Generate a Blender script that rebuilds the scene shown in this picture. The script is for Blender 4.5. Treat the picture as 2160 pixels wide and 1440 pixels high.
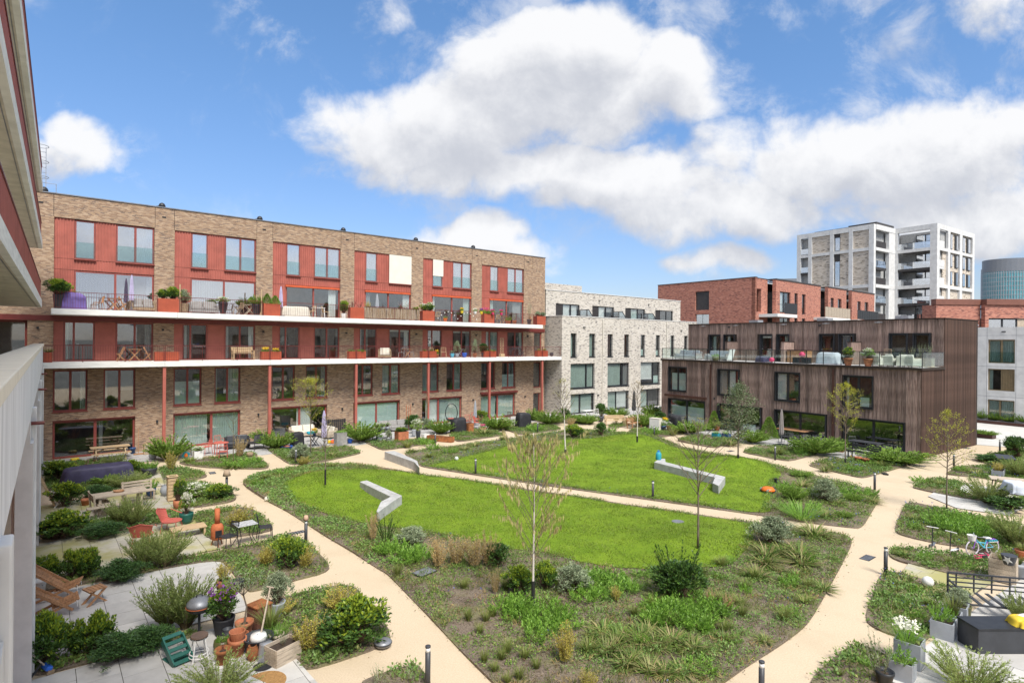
import bpy, math, random
import numpy as np
from mathutils import Vector, Matrix, Euler
from mathutils.geometry import delaunay_2d_cdt

# ------------------------------------------------------------------ scene, camera, light
SC = bpy.context.scene
for _o in list(bpy.data.objects):
    bpy.data.objects.remove(_o)
COL = SC.collection
rnd = random.Random(7)
FOC, EYE, ROLL, CY = 1230.0, 7.0, math.radians(.487), 722.0

cam = bpy.data.cameras.new('camera')
cam.sensor_width = 36; cam.lens = FOC / 2160 * 36
cam.shift_y = (CY - 720) / 2160
cam.clip_start = .05; cam.clip_end = 4000
camo = bpy.data.objects.new('camera', cam); COL.objects.link(camo)
_c, _s = math.cos(ROLL), math.sin(ROLL)
camo.matrix_world = Matrix(((_c, -_s, 0, 0), (0, 0, -1, 0), (_s, _c, 0, EYE), (0, 0, 0, 1)))
SC.camera = camo

SUN_EL, SUN_H = math.radians(53), (.42, -.907)      # towards the sun, horizontally
SUN_STRENGTH, SUN_ANGLE, SKY_STRENGTH, EXPOSURE = 2.1, 20, .074, 1.42
CLOUD_WHITE, CLOUD_GREY = (5.0, 5.0, 5.05), (3.15, 3.25, 3.55)
CLOUDS = [  # direction x/y, z/y, half width, half height, weight
    (-.10, .36, .26, .10, 1.0), (.08, .45, .22, .13, 1.05), (.26, .45, .13, .10, 1.0), (.02, .30, .34, .07, .95), (.33, .33, .12, .07, .8),
    (.36, .23, .25, .07, 1.0), (.20, .27, .30, .06, .9), (.62, .22, .28, .06, .8), (-.02, .40, .26, .10, .85), (.56, .30, .22, .10, 1.0), (.78, .33, .24, .12, .95), (.80, .22, .30, .07, .9), (.62, .16, .2, .05, .7),
    (-.74, .325, .10, .055, .95), (-.82, .30, .07, .05, .8),
    (-.06, .175, .085, .055, 1.05), (-.12, .155, .09, .05, .9), (-.005, .155, .075, .04, .9), (-.35, .155, .11, .025, .7),
    (.36, .145, .11, .035, .95), (.31, .14, .08, .03, .8), (.18, .17, .05, .02, .5),
    (-.40, .55, .10, .06, .55), (-.22, .58, .18, .07, .55), (.22, .56, .08, .05, .5), (.40, .58, .10, .05, .45), (.84, .60, .22, .10, .7), (.56, .5, .1, .04, .35),
]
sun = bpy.data.lights.new('sun', 'SUN'); sun.energy = SUN_STRENGTH; sun.angle = math.radians(SUN_ANGLE); sun.color = (1, .95, .87)
suno = bpy.data.objects.new('sun', sun); COL.objects.link(suno)
_sd = Vector((SUN_H[0] * math.cos(SUN_EL), SUN_H[1] * math.cos(SUN_EL), math.sin(SUN_EL)))
suno.rotation_euler = _sd.to_track_quat('Z', 'Y').to_euler()
suno.location = (0, -30, 60)

class NT:
    """tiny helper for building node trees"""
    def __init__(s, tree): s.t = tree; s.n = tree.nodes; s.l = tree.links
    def new(s, typ, **kw):
        n = s.n.new(typ)
        for k, v in kw.items(): setattr(n, k, v)
        return n
    def set(s, sock, v):
        if hasattr(v, 'is_output') or hasattr(v, 'links'): s.l.new(v, sock)
        else: sock.default_value = v
    def m(s, op, a, b=0.0, c=None, clamp=False):
        n = s.new('ShaderNodeMath', operation=op); n.use_clamp = clamp
        s.set(n.inputs[0], a); s.set(n.inputs[1], b)
        if c is not None: s.set(n.inputs[2], c)
        return n.outputs[0]
    def vm(s, op, a, b=(0, 0, 0)):
        n = s.new('ShaderNodeVectorMath', operation=op); s.set(n.inputs[0], a); s.set(n.inputs[1], b)
        return n.outputs[1] if op in ('LENGTH', 'DOT_PRODUCT') else n.outputs[0]
    def xyz(s, x, y, z=0.0):
        n = s.new('ShaderNodeCombineXYZ'); s.set(n.inputs[0], x); s.set(n.inputs[1], y); s.set(n.inputs[2], z); return n.outputs[0]
    def sep(s, v):
        n = s.new('ShaderNodeSeparateXYZ'); s.set(n.inputs[0], v); return n.outputs
    def noise(s, v, scale, detail=4, rough=.55, dist=0, col=False):
        n = s.new('ShaderNodeTexNoise'); s.set(n.inputs['Vector'], v); n.inputs['Scale'].default_value = scale
        n.inputs['Detail'].default_value = detail; n.inputs['Roughness'].default_value = rough; n.inputs['Distortion'].default_value = dist
        return n.outputs['Color' if col else 'Fac']
    def mix(s, f, a, b, typ='MIX'):
        n = s.new('ShaderNodeMix', data_type='RGBA', blend_type=typ)
        s.set(n.inputs[0], f)
        for i, v in ((6, a), (7, b)):
            s.set(n.inputs[i], tuple(v) + (1,) if isinstance(v, (tuple, list)) and len(v) == 3 else v)
        return n.outputs[2]
    def step(s, v, a, b, lo=0., hi=1.):
        n = s.new('ShaderNodeMapRange', interpolation_type='SMOOTHSTEP'); s.set(n.inputs[0], v)
        for i, x in ((1, a), (2, b), (3, lo), (4, hi)): s.set(n.inputs[i], x)
        return n.outputs[0]

def make_world():
    w = bpy.data.worlds.new('World'); SC.world = w; w.use_nodes = True
    t = NT(w.node_tree); t.n.clear()
    sky = t.new('ShaderNodeTexSky', sky_type='NISHITA'); sky.sun_disc = False
    sky.sun_elevation = SUN_EL; sky.sun_rotation = math.atan2(SUN_H[0], SUN_H[1])
    sky.air_density = 1.3; sky.dust_density = .5; sky.ozone_density = 2.2
    # density of the clouds as a function of direction
    g = bpy.data.node_groups.new('cloud_density', 'ShaderNodeTree')
    g.interface.new_socket('P', in_out='INPUT', socket_type='NodeSocketVector')
    g.interface.new_socket('D', in_out='OUTPUT', socket_type='NodeSocketFloat')
    q = NT(g); gi = q.new('NodeGroupInput'); go = q.new('NodeGroupOutput')
    p0 = gi.outputs[0]
    wv = q.vm('SUBTRACT', q.noise(p0, 5, 4, .5, col=True), (.5, .5, .5))
    p = q.vm('ADD', p0, q.vm('MULTIPLY', wv, (.16, .11, 0)))
    acc = None
    for x, z, rx, rz, wt in CLOUDS:
        v = q.vm('MULTIPLY', q.vm('SUBTRACT', p, (x, z, 0)), (1 / rx, 1 / rz, 0))
        e = q.m('MULTIPLY', q.m('SUBTRACT', 1.0, q.m('MULTIPLY', q.vm('DOT_PRODUCT', v, v), .5), clamp=True), wt)
        acc = e if acc is None else q.m('MAXIMUM', acc, e)
    n1 = q.noise(p0, 8, 11, .60, .2); n2 = q.noise(p0, 3.2, 4, .5)
    d = q.m('ADD', acc, q.m('MULTIPLY', q.m('SUBTRACT', n1, .5), 1.05))
    d = q.m('ADD', d, q.m('MULTIPLY', q.m('SUBTRACT', n2, .5), .35))
    q.l.new(d, go.inputs[0])
    tc = t.new('ShaderNodeTexCoord').outputs['Generated']
    x, y, z = t.sep(tc)
    ya = t.m('MAXIMUM', t.m('ABSOLUTE', y), .08)
    P = t.xyz(t.m('DIVIDE', x, ya), t.m('DIVIDE', z, ya), t.m('MULTIPLY', y, .35))
    def dens(v):
        n = t.new('ShaderNodeGroup'); n.node_tree = g; t.l.new(v, n.inputs[0]); return n.outputs[0]
    d0 = dens(P); d1 = dens(t.vm('ADD', P, (.016, .06, 0)))
    cov = t.step(d0, .47, .83)
    thin = t.m('MULTIPLY', t.step(t.noise(P, 5.5, 10, .66, .3), .47, .70), t.step(d0, -.12, .42, 0, .6))
    cov = t.m('MAXIMUM', cov, thin)
    inv = t.m('MULTIPLY', t.step(y, .0, .15), t.m('MULTIPLY', t.step(t.m('ABSOLUTE', t.m('DIVIDE', x, ya)), 1.25, 1.0), t.step(t.m('DIVIDE', z, ya), .85, .68)))
    gen = t.step(t.noise(t.vm('MULTIPLY', tc, (1, 1, 1.9)), 2.1, 8, .58, .2), .40, .58)
    cov = t.m('ADD', t.m('MULTIPLY', cov, inv), t.m('MULTIPLY', gen, t.m('SUBTRACT', 1.0, inv)))
    lit = t.step(t.m('ADD', t.m('SUBTRACT', d0, d1), t.m('MULTIPLY', t.m('SUBTRACT', .95, d0), .35)), -.26, .36)
    cc = t.mix(lit, CLOUD_GREY, CLOUD_WHITE)
    hz = t.step(z, .0, .55)
    skyc = t.mix(1.0, sky.outputs[0], t.mix(hz, (.52, .57, .78), (.56, .74, .91)), 'MULTIPLY')
    colr = t.mix(t.m('MULTIPLY', cov, .97), skyc, cc)
    bg = t.new('ShaderNodeBackground'); t.l.new(colr, bg.inputs[0]); bg.inputs[1].default_value = SKY_STRENGTH
    out = t.new('ShaderNodeOutputWorld'); t.l.new(bg.outputs[0], out.inputs[0])
make_world()
vs = SC.view_settings
vs.view_transform = 'Standard'; vs.look = 'None'; vs.exposure = EXPOSURE; vs.gamma = 1; vs.use_curve_mapping = False
SC.cycles.max_bounces = 6; SC.cycles.transparent_max_bounces = 12; SC.cycles.diffuse_bounces = 3
try: SC.cycles.use_denoising = True
except Exception: pass

# ------------------------------------------------------------------ where things stand
def ray(u, v):
    a, b = u - 1080, CY - v
    return (a * _c - b * _s) / FOC, 1.0, (a * _s + b * _c) / FOC
def G(u, v, z=0.0):
    r = ray(u, v); t = (z - EYE) / r[2]
    return Vector((r[0] * t, t, z))
def pxm(u, v, z=0.0):
    return G(u, v, z).y / FOC                      # metres covered by one pixel of the photograph there
class Plane:
    def __init__(s, p, d):
        s.p = Vector(p[:2]); s.d = Vector(d[:2]).normalized(); s.n = Vector((s.d.y, -s.d.x)); s.ang = math.atan2(s.d.y, s.d.x)
    def hit(s, u, v, off=0.0):
        r = ray(u, v); rr = Vector(r[:2]); t = ((s.p + s.n * off) @ s.n) / (rr @ s.n)
        return ((rr * t) - s.p) @ s.d, EYE + r[2] * t
    def w(s, x, y, z=0.0):
        q = s.p + s.d * x - s.n * y
        return Vector((q.x, q.y, z))
BROWN = Plane(G(110, 970), G(1148, 872) - G(110, 970))
ANG = BROWN.ang
_wp = G(1184, 876); WHITE = Plane(_wp, BROWN.d)
_wl, _wc = G(1395, 886), G(1942, 967); WOOD = Plane(_wl, _wc - _wl)

# ------------------------------------------------------------------ mesh helpers
class MB:
    def __init__(s): s.v = []; s.f = []
    def add(s, vs, fs):
        k = len(s.v); s.v.extend(vs); s.f.extend([tuple(i + k for i in f) for f in fs]); return s
    def box(s, x0, x1, y0, y1, z0, z1):
        return s.add([(x0,y0,z0),(x1,y0,z0),(x1,y1,z0),(x0,y1,z0),(x0,y0,z1),(x1,y0,z1),(x1,y1,z1),(x0,y1,z1)],
                     [(0,3,2,1),(4,5,6,7),(0,1,5,4),(1,2,6,5),(2,3,7,6),(3,0,4,7)])
    def cbox(s, x, y, z, sx, sy, sz):
        return s.box(x-sx/2, x+sx/2, y-sy/2, y+sy/2, z, z+sz)
    def rbox(s, c, size, rot):
        M = Euler(rot).to_matrix(); a, b, h = [q/2 for q in size]; c = Vector(c)
        pts = [tuple(c + M @ Vector(p)) for p in ((-a,-b,-h),(a,-b,-h),(a,b,-h),(-a,b,-h),(-a,-b,h),(a,-b,h),(a,b,h),(-a,b,h))]
        return s.add(pts, [(0,3,2,1),(4,5,6,7),(0,1,5,4),(1,2,6,5),(2,3,7,6),(3,0,4,7)])
    def bar(s, p, q, w, h=None, up=(0,0,1)):
        p, q = Vector(p), Vector(q); d = (q-p).normalized(); h = w if h is None else h
        u = Vector(up)
        if abs(d @ u) > .98: u = Vector((1,0,0))
        r = d.cross(u).normalized() * (w/2); t = r.cross(d).normalized() * (h/2)
        pts = [tuple(b + a) for b in (p, q) for a in (-r-t, r-t, r+t, -r+t)]
        return s.add(pts, [(0,1,2,3),(7,6,5,4),(0,4,5,1),(1,5,6,2),(2,6,7,3),(3,7,4,0)])
    def tube(s, pts, r, n=6, closed=False):
        pts = [Vector(p) for p in pts]; m = len(pts); rs = r if isinstance(r, (list, tuple)) else [r]*m
        k = len(s.v); ref = None
        for i, p in enumerate(pts):
            a = pts[(i-1) % m] if (i or closed) else p; b = pts[(i+1) % m] if (i < m-1 or closed) else p
            d = (b-a).normalized()
            if ref is None or abs(ref @ d) > .95: ref = Vector((0,0,1)) if abs(d.z) < .9 else Vector((1,0,0))
            x = d.cross(ref).normalized(); y = x.cross(d); ref = y
            for j in range(n):
                t = 2*math.pi*j/n; s.v.append(tuple(p + (x*math.cos(t) + y*math.sin(t))*rs[i]))
        for i in range(m if closed else m-1):
            i2 = (i+1) % m
            for j in range(n): s.f.append((k+i*n+j, k+i*n+(j+1)%n, k+i2*n+(j+1)%n, k+i2*n+j))
        if not closed: s.f.append(tuple(k+j for j in range(n))[::-1]); s.f.append(tuple(k+(m-1)*n+j for j in range(n)))
        return s
    def lathe(s, prof, n=14, c=(0,0,0)):
        k = len(s.v)
        for r, z in prof:
            for j in range(n):
                t = 2*math.pi*j/n; s.v.append((c[0]+r*math.cos(t), c[1]+r*math.sin(t), c[2]+z))
        for i in range(len(prof)-1):
            for j in range(n): s.f.append((k+i*n+j, k+i*n+(j+1)%n, k+(i+1)*n+(j+1)%n, k+(i+1)*n+j))
        if prof[0][0] > 1e-4: s.f.append(tuple(k+j for j in range(n))[::-1])
        if prof[-1][0] > 1e-4: s.f.append(tuple(k+(len(prof)-1)*n+j for j in range(n)))
        return s
    def prism(s, poly, z0, z1):
        n = len(poly); k = len(s.v)
        zz = z1 if isinstance(z1, (list, tuple)) else [z1]*n
        s.v += [(p[0], p[1], z0) for p in poly] + [(p[0], p[1], zz[i]) for i, p in enumerate(poly)]
        s.f += [tuple(range(k+n-1, k-1, -1)), tuple(range(k+n, k+2*n))]
        s.f += [(k+i, k+(i+1)%n, k+n+(i+1)%n, k+n+i) for i in range(n)]
        return s
    def xform(s, M):
        s.v = [tuple(M @ Vector(p)) for p in s.v]; return s
    def mesh(s, name, mat, smooth=False):
        me = bpy.data.meshes.new(name); me.from_pydata(s.v, [], s.f)
        if smooth: me.shade_smooth()
        me.materials.append(mat); return me

def link(name, me, parent=None, loc=None, rz=None):
    o = bpy.data.objects.new(name, me); COL.objects.link(o)
    if parent is not None: o.parent = parent
    if loc is not None: o.location = loc
    if rz is not None: o.rotation_euler = (0, 0, rz)
    return o
def part(parent, name, mb, mat, smooth=False, label=None, bevel=0):
    o = link(name, mb.mesh(name, mat, smooth), parent)
    if label: o['label'] = label
    if bevel:
        b = o.modifiers.new('bevel', 'BEVEL'); b.width = bevel; b.segments = 2; b.limit_method = 'ANGLE'
    return o
def tag(o, label, cat, group=None):
    o['label'] = label; o['category'] = cat
    if group: o['group'] = group
    return o
def thing(name, label, cat, loc=(0,0,0), rz=0, group=None):
    o = bpy.data.objects.new(name, None); COL.objects.link(o); o.empty_display_size = .2
    o.location = loc; o.rotation_euler = (0, 0, rz)
    return tag(o, label, cat, group)
def struct(name, me, label=None):
    o = link(name, me); o['kind'] = 'structure'
    if label: o['label'] = label
    return o
CHILD = {}
def kids(o): return [c for c in bpy.data.objects if c.parent == o]
def dup(root, loc, rz=0, label=None, scale=None, group=None):
    r = root.copy(); COL.objects.link(r); r.location = loc; r.rotation_euler = (0, 0, rz)
    if label: r['label'] = label
    if group: r['group'] = group
    if scale: r.scale = scale
    def cp(a, b):
        for ch in TREE.get(a.name, ()):
            c = ch.copy(); COL.objects.link(c); c.parent = b; cp(ch, c)
    if root.name not in TREE: reg(root)
    cp(root, r); return r
TREE = {}
def reg(root):
    ks = kids(root); TREE[root.name] = ks
    for k in ks: reg(k)
def npmesh(name, verts, tris, mat, smooth=False):
    verts = np.asarray(verts, dtype=np.float32); tris = np.asarray(tris, dtype=np.int32)
    me = bpy.data.meshes.new(name); nv, nt = len(verts), len(tris)
    me.vertices.add(nv); me.vertices.foreach_set('co', verts.ravel())
    me.loops.add(nt*3); me.loops.foreach_set('vertex_index', tris.ravel())
    me.polygons.add(nt); me.polygons.foreach_set('loop_start', np.arange(0, nt*3, 3, dtype=np.int32))
    try: me.polygons.foreach_set('loop_total', np.full(nt, 3, dtype=np.int32))
    except Exception: pass
    me.update(calc_edges=True); me.validate()
    if smooth: me.shade_smooth()
    me.materials.append(mat); return me

# ------------------------------------------------------------------ materials
MATS = {}
def newmat(name):
    m = bpy.data.materials.new(name); m.use_nodes = True; t = NT(m.node_tree); t.n.clear()
    b = t.new('ShaderNodeBsdfPrincipled'); o = t.new('ShaderNodeOutputMaterial'); t.l.new(b.outputs[0], o.inputs[0])
    MATS[name] = m; return m, t, b, o
def bump(t, b, h, strength=.3, dist=.01):
    n = t.new('ShaderNodeBump'); n.inputs['Strength'].default_value = strength; n.inputs['Distance'].default_value = dist
    t.l.new(h, n.inputs['Height']); t.l.new(n.outputs[0], b.inputs['Normal'])
def mat(name, col, rough=.7, var=.18, scale=6, metal=0, rndv=0.0, bmp=.0, stretch=(1,1,1), col2=None, spec=.4, big=.0):
    m, t, b, o = newmat(name)
    co = t.vm('MULTIPLY', t.new('ShaderNodeTexCoord').outputs['Object'], stretch)
    f = t.noise(co, scale, 6, .6)
    lo = tuple(c*(1-var) for c in col); hi = tuple(min(1, c*(1+var)) for c in (col2 or col))
    c = t.mix(t.step(f, .3, .7), lo, hi)
    if big:
        c = t.mix(1.0, c, t.mix(t.noise(co, scale*.12, 3), (1-big,)*3, (1+big,)*3), 'MULTIPLY')
    if rndv:
        r = t.new('ShaderNodeObjectInfo').outputs['Random']
        c = t.mix(1.0, c, t.mix(r, (1-rndv,)*3, (1+rndv,)*3), 'MULTIPLY')
    t.set(b.inputs['Base Color'], c); b.inputs['Roughness'].default_value = rough; b.inputs['Metallic'].default_value = metal
    b.inputs['Specular IOR Level'].default_value = spec
    if bmp: bump(t, b, t.noise(co, scale*3, 4), bmp)
    return m
def brickmat(name, cols, mortar, bl=.21, bh=.055, bmp=.35, var=.25):
    """cols: list of (position, colour) picked at random for each brick"""
    m, t, b, o = newmat(name)
    x, y, z = t.sep(t.new('ShaderNodeTexCoord').outputs['Object'])
    u = t.m('ADD', x, y)
    row = t.m('FLOOR', t.m('DIVIDE', z, bh)); 
    off = t.m('MULTIPLY', t.m('FRACT', t.m('MULTIPLY', row, .37)), bl)
    uu = t.m('DIVIDE', t.m('ADD', u, off), bl); colu = t.m('FLOOR', uu)
    wn = t.new('ShaderNodeTexWhiteNoise', noise_dimensions='3D'); t.l.new(t.xyz(colu, row, 0.), wn.inputs['Vector'])
    cr = t.new('ShaderNodeValToRGB'); cr.color_ramp.interpolation = 'CONSTANT'
    el = cr.color_ramp.elements
    while len(el) < len(cols): el.new(.5)
    for e, (p, c) in zip(el, cols): e.position = p; e.color = tuple(c) + (1,)
    t.l.new(wn.outputs['Value'], cr.inputs[0])
    fu, fv = t.m('FRACT', uu), t.m('FRACT', t.m('DIVIDE', z, bh))
    joint = t.m('MAXIMUM', t.m('LESS_THAN', fu, .05), t.m('LESS_THAN', fv, .2))
    co = t.xyz(u, z, 0.)
    c = t.mix(joint, cr.outputs[0], mortar)
    c = t.mix(1.0, c, t.mix(t.noise(t.vm('MULTIPLY', co, (1, 2.2, 1)), .9, 6, .65), (1-var,)*3, (1+var,)*3), 'MULTIPLY')
    t.set(b.inputs['Base Color'], c); b.inputs['Roughness'].default_value = .88; b.inputs['Specular IOR Level'].default_value = .2
    bump(t, b, t.m('SUBTRACT', 1.0, joint), bmp, .008)
    return m
def leafmat(name, cols, trans=.3, rough=.55, objvar=.15):
    m, t, b, o = newmat(name)
    isl = t.new('ShaderNodeNewGeometry').outputs['Random Per Island']
    cr = t.new('ShaderNodeValToRGB'); el = cr.color_ramp.elements
    while len(el) < len(cols): el.new(.5)
    for i, (e, c) in enumerate(zip(el, cols)): e.position = i/(len(cols)-1); e.color = tuple(c) + (1,)
    t.l.new(isl, cr.inputs[0])
    r = t.new('ShaderNodeObjectInfo').outputs['Random']
    c = t.mix(1.0, cr.outputs[0], t.mix(r, (1-objvar, 1-objvar*.8, 1-objvar), (1+objvar,)*3), 'MULTIPLY')
    pz = t.new('ShaderNodeNewGeometry').outputs['Position']
    c = t.mix(1.0, c, t.mix(t.noise(pz, .8, 3), (.72, .75, .7), (1.3, 1.25, 1.2)), 'MULTIPLY')
    t.set(b.inputs['Base Color'], c); b.inputs['Roughness'].default_value = rough; b.inputs['Specular IOR Level'].default_value = .35
    tr = t.new('ShaderNodeBsdfTranslucent'); t.set(tr.inputs[0], c)
    mx = t.new('ShaderNodeMixShader'); mx.inputs[0].default_value = trans
    t.l.new(b.outputs[0], mx.inputs[1]); t.l.new(tr.outputs[0], mx.inputs[2]); t.l.new(mx.outputs[0], o.inputs[0])
    return m
def glassmat(name, tint, refl=.25, rough=.02, trans=.85):
    m, t, b, o = newmat(name)
    gl = t.new('ShaderNodeBsdfGlossy'); gl.inputs['Roughness'].default_value = rough; t.set(gl.inputs[0], (.95, .97, 1, 1))
    tr = t.new('ShaderNodeBsdfTransparent'); t.set(tr.inputs[0], tuple(x*trans for x in tint) + (1,))
    lw = t.new('ShaderNodeLayerWeight'); lw.inputs[0].default_value = .5
    fr = t.m('MULTIPLY_ADD', t.m('POWER', lw.outputs['Facing'], 4.0), .9, refl, clamp=True)
    co = t.new('ShaderNodeTexCoord').outputs['Object']
    nb = t.new('ShaderNodeBump'); nb.inputs['Strength'].default_value = .02; nb.inputs['Distance'].default_value = .05
    t.l.new(t.noise(co, .9, 1), nb.inputs['Height']); t.l.new(nb.outputs[0], gl.inputs['Normal'])
    mx = t.new('ShaderNodeMixShader'); t.set(mx.inputs[0], fr)
    t.l.new(tr.outputs[0], mx.inputs[1]); t.l.new(gl.outputs[0], mx.inputs[2]); t.l.new(mx.outputs[0], o.inputs[0])
    return m

M_BROWN = brickmat('brown_brick', [(0, (0.271, 0.168, 0.107)), (.3, (0.385, 0.254, 0.160)), (.55, (0.320, 0.217, 0.148)), (.74, (0.451, 0.320, 0.217)), (.9, (0.180, 0.123, 0.094))], (0.328, 0.271, 0.213))
M_WHITEB = brickmat('white_brick', [(0, (0.528, 0.484, 0.418)), (.4, (0.598, 0.554, 0.488)), (.72, (0.440, 0.392, 0.334)), (.86, (0.264, 0.238, 0.220)), (.95, (0.106, 0.097, 0.097))], (0.546, 0.510, 0.458), bl=.24, bh=.06)
M_REDB = brickmat('red_brick', [(0, (.43, .17, .12)), (.4, (.52, .225, .16)), (.7, (.36, .14, .105)), (.9, (.20, .08, .07))], (.36, .22, .17), bl=.3, bh=.08)
M_TANB = brickmat('tan_brick', [(0, (.58, .50, .41)), (.4, (.66, .58, .49)), (.8, (.40, .34, .27)), (.93, (.2, .17, .14))], (.52, .46, .38), bl=.5, bh=.14)
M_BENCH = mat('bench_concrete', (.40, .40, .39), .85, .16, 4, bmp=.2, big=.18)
M_CONC = mat('pale_concrete', (.66, .655, .64), .85, .10, 1.6, bmp=.15, big=.12)
M_CONCB = mat('streaked_concrete', (.74, .74, .75), .8, .30, 2.6, stretch=(9, 9, .22), bmp=.1, big=.1)
M_CAP = mat('cream_coping', (.76, .70, .58), .8, .06, 3)
M_SOFFIT = mat('board_soffit', (.58, .54, .46), .85, .12, 2, stretch=(1, 1, 1), bmp=.2, big=.1)
M_SLAB = mat('weathered_white_concrete', (.74, .74, .71), .85, .10, 2.5, stretch=(.6, .6, 4), big=.15)
M_RED = mat('red_cladding', (.37, .108, .08), .6, .12, 1.5, bmp=.05, big=.15)
M_REDD = mat('dark_red_steel', (.15, .03, .026), .5, .15, 2)
M_REDF = mat('red_window_frame', (.26, .065, .052), .5, .12, 4)
M_REDP = mat('red_planter_metal', (.38, .08, .04), .5, .10, 3, big=.12)
M_BLK = mat('anthracite_frame', (.022, .024, .028), .45, .2, 5)
M_DKP = mat('dark_panel', (.05, .045, .045), .5, .2, 3)
M_BRONZE = mat('bronze_frame', (.25, .19, .11), .45, .12, 4, metal=.2)
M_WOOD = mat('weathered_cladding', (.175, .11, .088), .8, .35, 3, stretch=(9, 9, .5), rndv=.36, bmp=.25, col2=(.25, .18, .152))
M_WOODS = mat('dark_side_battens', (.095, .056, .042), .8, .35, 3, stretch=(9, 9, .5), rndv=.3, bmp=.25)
M_WOODG = mat('dark_gap', (.035, .025, .02), .9, .1, 4)
M_GREY = mat('grey_metal', (.22, .23, .25), .45, .15, 4, metal=.4)
M_DARKR = mat('roof_bitumen', (.09, .09, .095), .9, .2, 3)
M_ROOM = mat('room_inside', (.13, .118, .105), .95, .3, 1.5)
M_ROOMG = mat('room_floor', (.16, .12, .09), .8, .2, 2)
M_CURT = mat('white_curtain', (.72, .74, .73), .9, .06, 2)
M_CURTT = mat('green_curtain', (.44, .53, .495), .9, .08, 2)
M_CURTG = mat('grey_blind', (.30, .31, .32), .9, .08, 2)
M_BLIND = mat('cream_screen', (.70, .67, .59), .9, .04, 2)
M_FROST = mat('frosted_film', (.55, .68, .64), .35, .06, 2)
M_GLASS = glassmat('window_glass', (.93, .95, .94), .13, trans=.97)
M_GLASSR = glassmat('reflective_glass', (.8, .85, .9), .50, trans=.95)
M_GLASSC = glassmat('clear_glass', (.9, .97, .96), .05, trans=.97)
M_GREENG = mat('green_curtain_wall', (.10, .30, .34), .12, .2, .25, spec=.8)
M_ORANGE = mat('orange_awning', (.55, .10, .035), .6, .1, 3)
M_TEAK = mat('teak', (.36, .19, .095), .6, .3, 5, stretch=(1, 6, 6), rndv=.12, bmp=.15)
M_PINE = mat('pale_timber', (.50, .36, .21), .7, .2, 5, stretch=(1, 6, 6), rndv=.10, bmp=.15)
M_GTIM = mat('greyed_timber', (.42, .35, .27), .8, .25, 5, stretch=(1, 6, 6), rndv=.12, bmp=.15)
M_WHITE = mat('white_paint', (.74, .73, .70), .5, .06, 4)
M_CREAM = mat('cream_fabric', (.62, .58, .50), .9, .08, 5, bmp=.1)
M_GFAB = mat('grey_fabric', (.28, .27, .26), .9, .1, 5, bmp=.1)
M_DFAB = mat('black_cover', (.022, .022, .026), .65, .25, 3, bmp=.3)
M_NAVY = mat('navy_cover', (.045, .04, .085), .6, .25, 3, bmp=.3)
M_PURP = mat('purple_cover', (.17, .12, .36), .7, .2, 3, bmp=.3)
M_LAV = mat('lavender_cloth', (.42, .38, .55), .85, .12, 4)
M_TERRA = mat('terracotta', (.40, .145, .07), .75, .2, 6, rndv=.12)
M_CORTEN = mat('rusted_steel', (.30, .11, .04), .85, .35, 5, bmp=.2)
M_RUSTR = mat('rust_orange', (.42, .12, .045), .75, .2, 5)
M_PINK = mat('coral_metal', (.50, .12, .09), .5, .08, 4)
M_STEEL = mat('galvanised', (.45, .46, .48), .38, .12, 6, metal=.7)
M_PLANT = mat('grey_planter', (.32, .34, .37), .7, .10, 3, big=.1)
M_BLUEP = mat('blue_glaze', (.04, .09, .22), .3, .2, 4)
M_BLUE = mat('bright_blue', (.03, .13, .55), .4, .1, 4)
M_TEAL = mat('teal_plastic', (.03, .30, .38), .4, .1, 4)
M_GREENP = mat('dark_green_plastic', (.02, .11, .085), .4, .15, 4)
M_OLIVEG = mat('olive_glaze', (.10, .10, .035), .35, .2, 4)
M_YEL = mat('yellow_plastic', (.72, .52, .04), .5, .1, 4)
M_ORP = mat('orange_plastic', (.75, .16, .02), .4, .08, 4)
M_PNKP = mat('pink_paint', (.62, .05, .14), .4, .08, 4)
M_CYAN = mat('light_blue_paint', (.10, .45, .60), .4, .08, 4)
M_RUB = mat('black_rubber', (.02, .02, .02), .8, .1, 5)
M_BOLL = mat('charcoal_bollard', (.045, .048, .055), .45, .12, 5)
M_LENS = mat('pale_lens', (.70, .72, .72), .3, .05, 4)
M_STRAW = mat('wicker', (.30, .22, .14), .85, .3, 14, bmp=.4)
M_SHADE = mat('linen_shade', (.36, .27, .19), .9, .1, 6)
M_SOILP = mat('potting_soil', (.05, .035, .025), .95, .3, 12, bmp=.5)
M_BARK = mat('grey_brown_bark', (.16, .125, .095), .9, .35, 14, stretch=(1, 1, .3), bmp=.4)
M_BIRCH = mat('white_birch_bark', (.60, .56, .50), .8, .18, 9, stretch=(.6, .6, 5), bmp=.2, col2=(.55, .5, .45))
M_TWIG = mat('reddish_twig', (.14, .085, .06), .85, .25, 12)
M_STEMG = mat('green_brown_stem', (.13, .10, .05), .85, .25, 12)
M_SLEEVE = mat('black_trunk_guard', (.018, .018, .018), .7, .2, 8)
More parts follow.
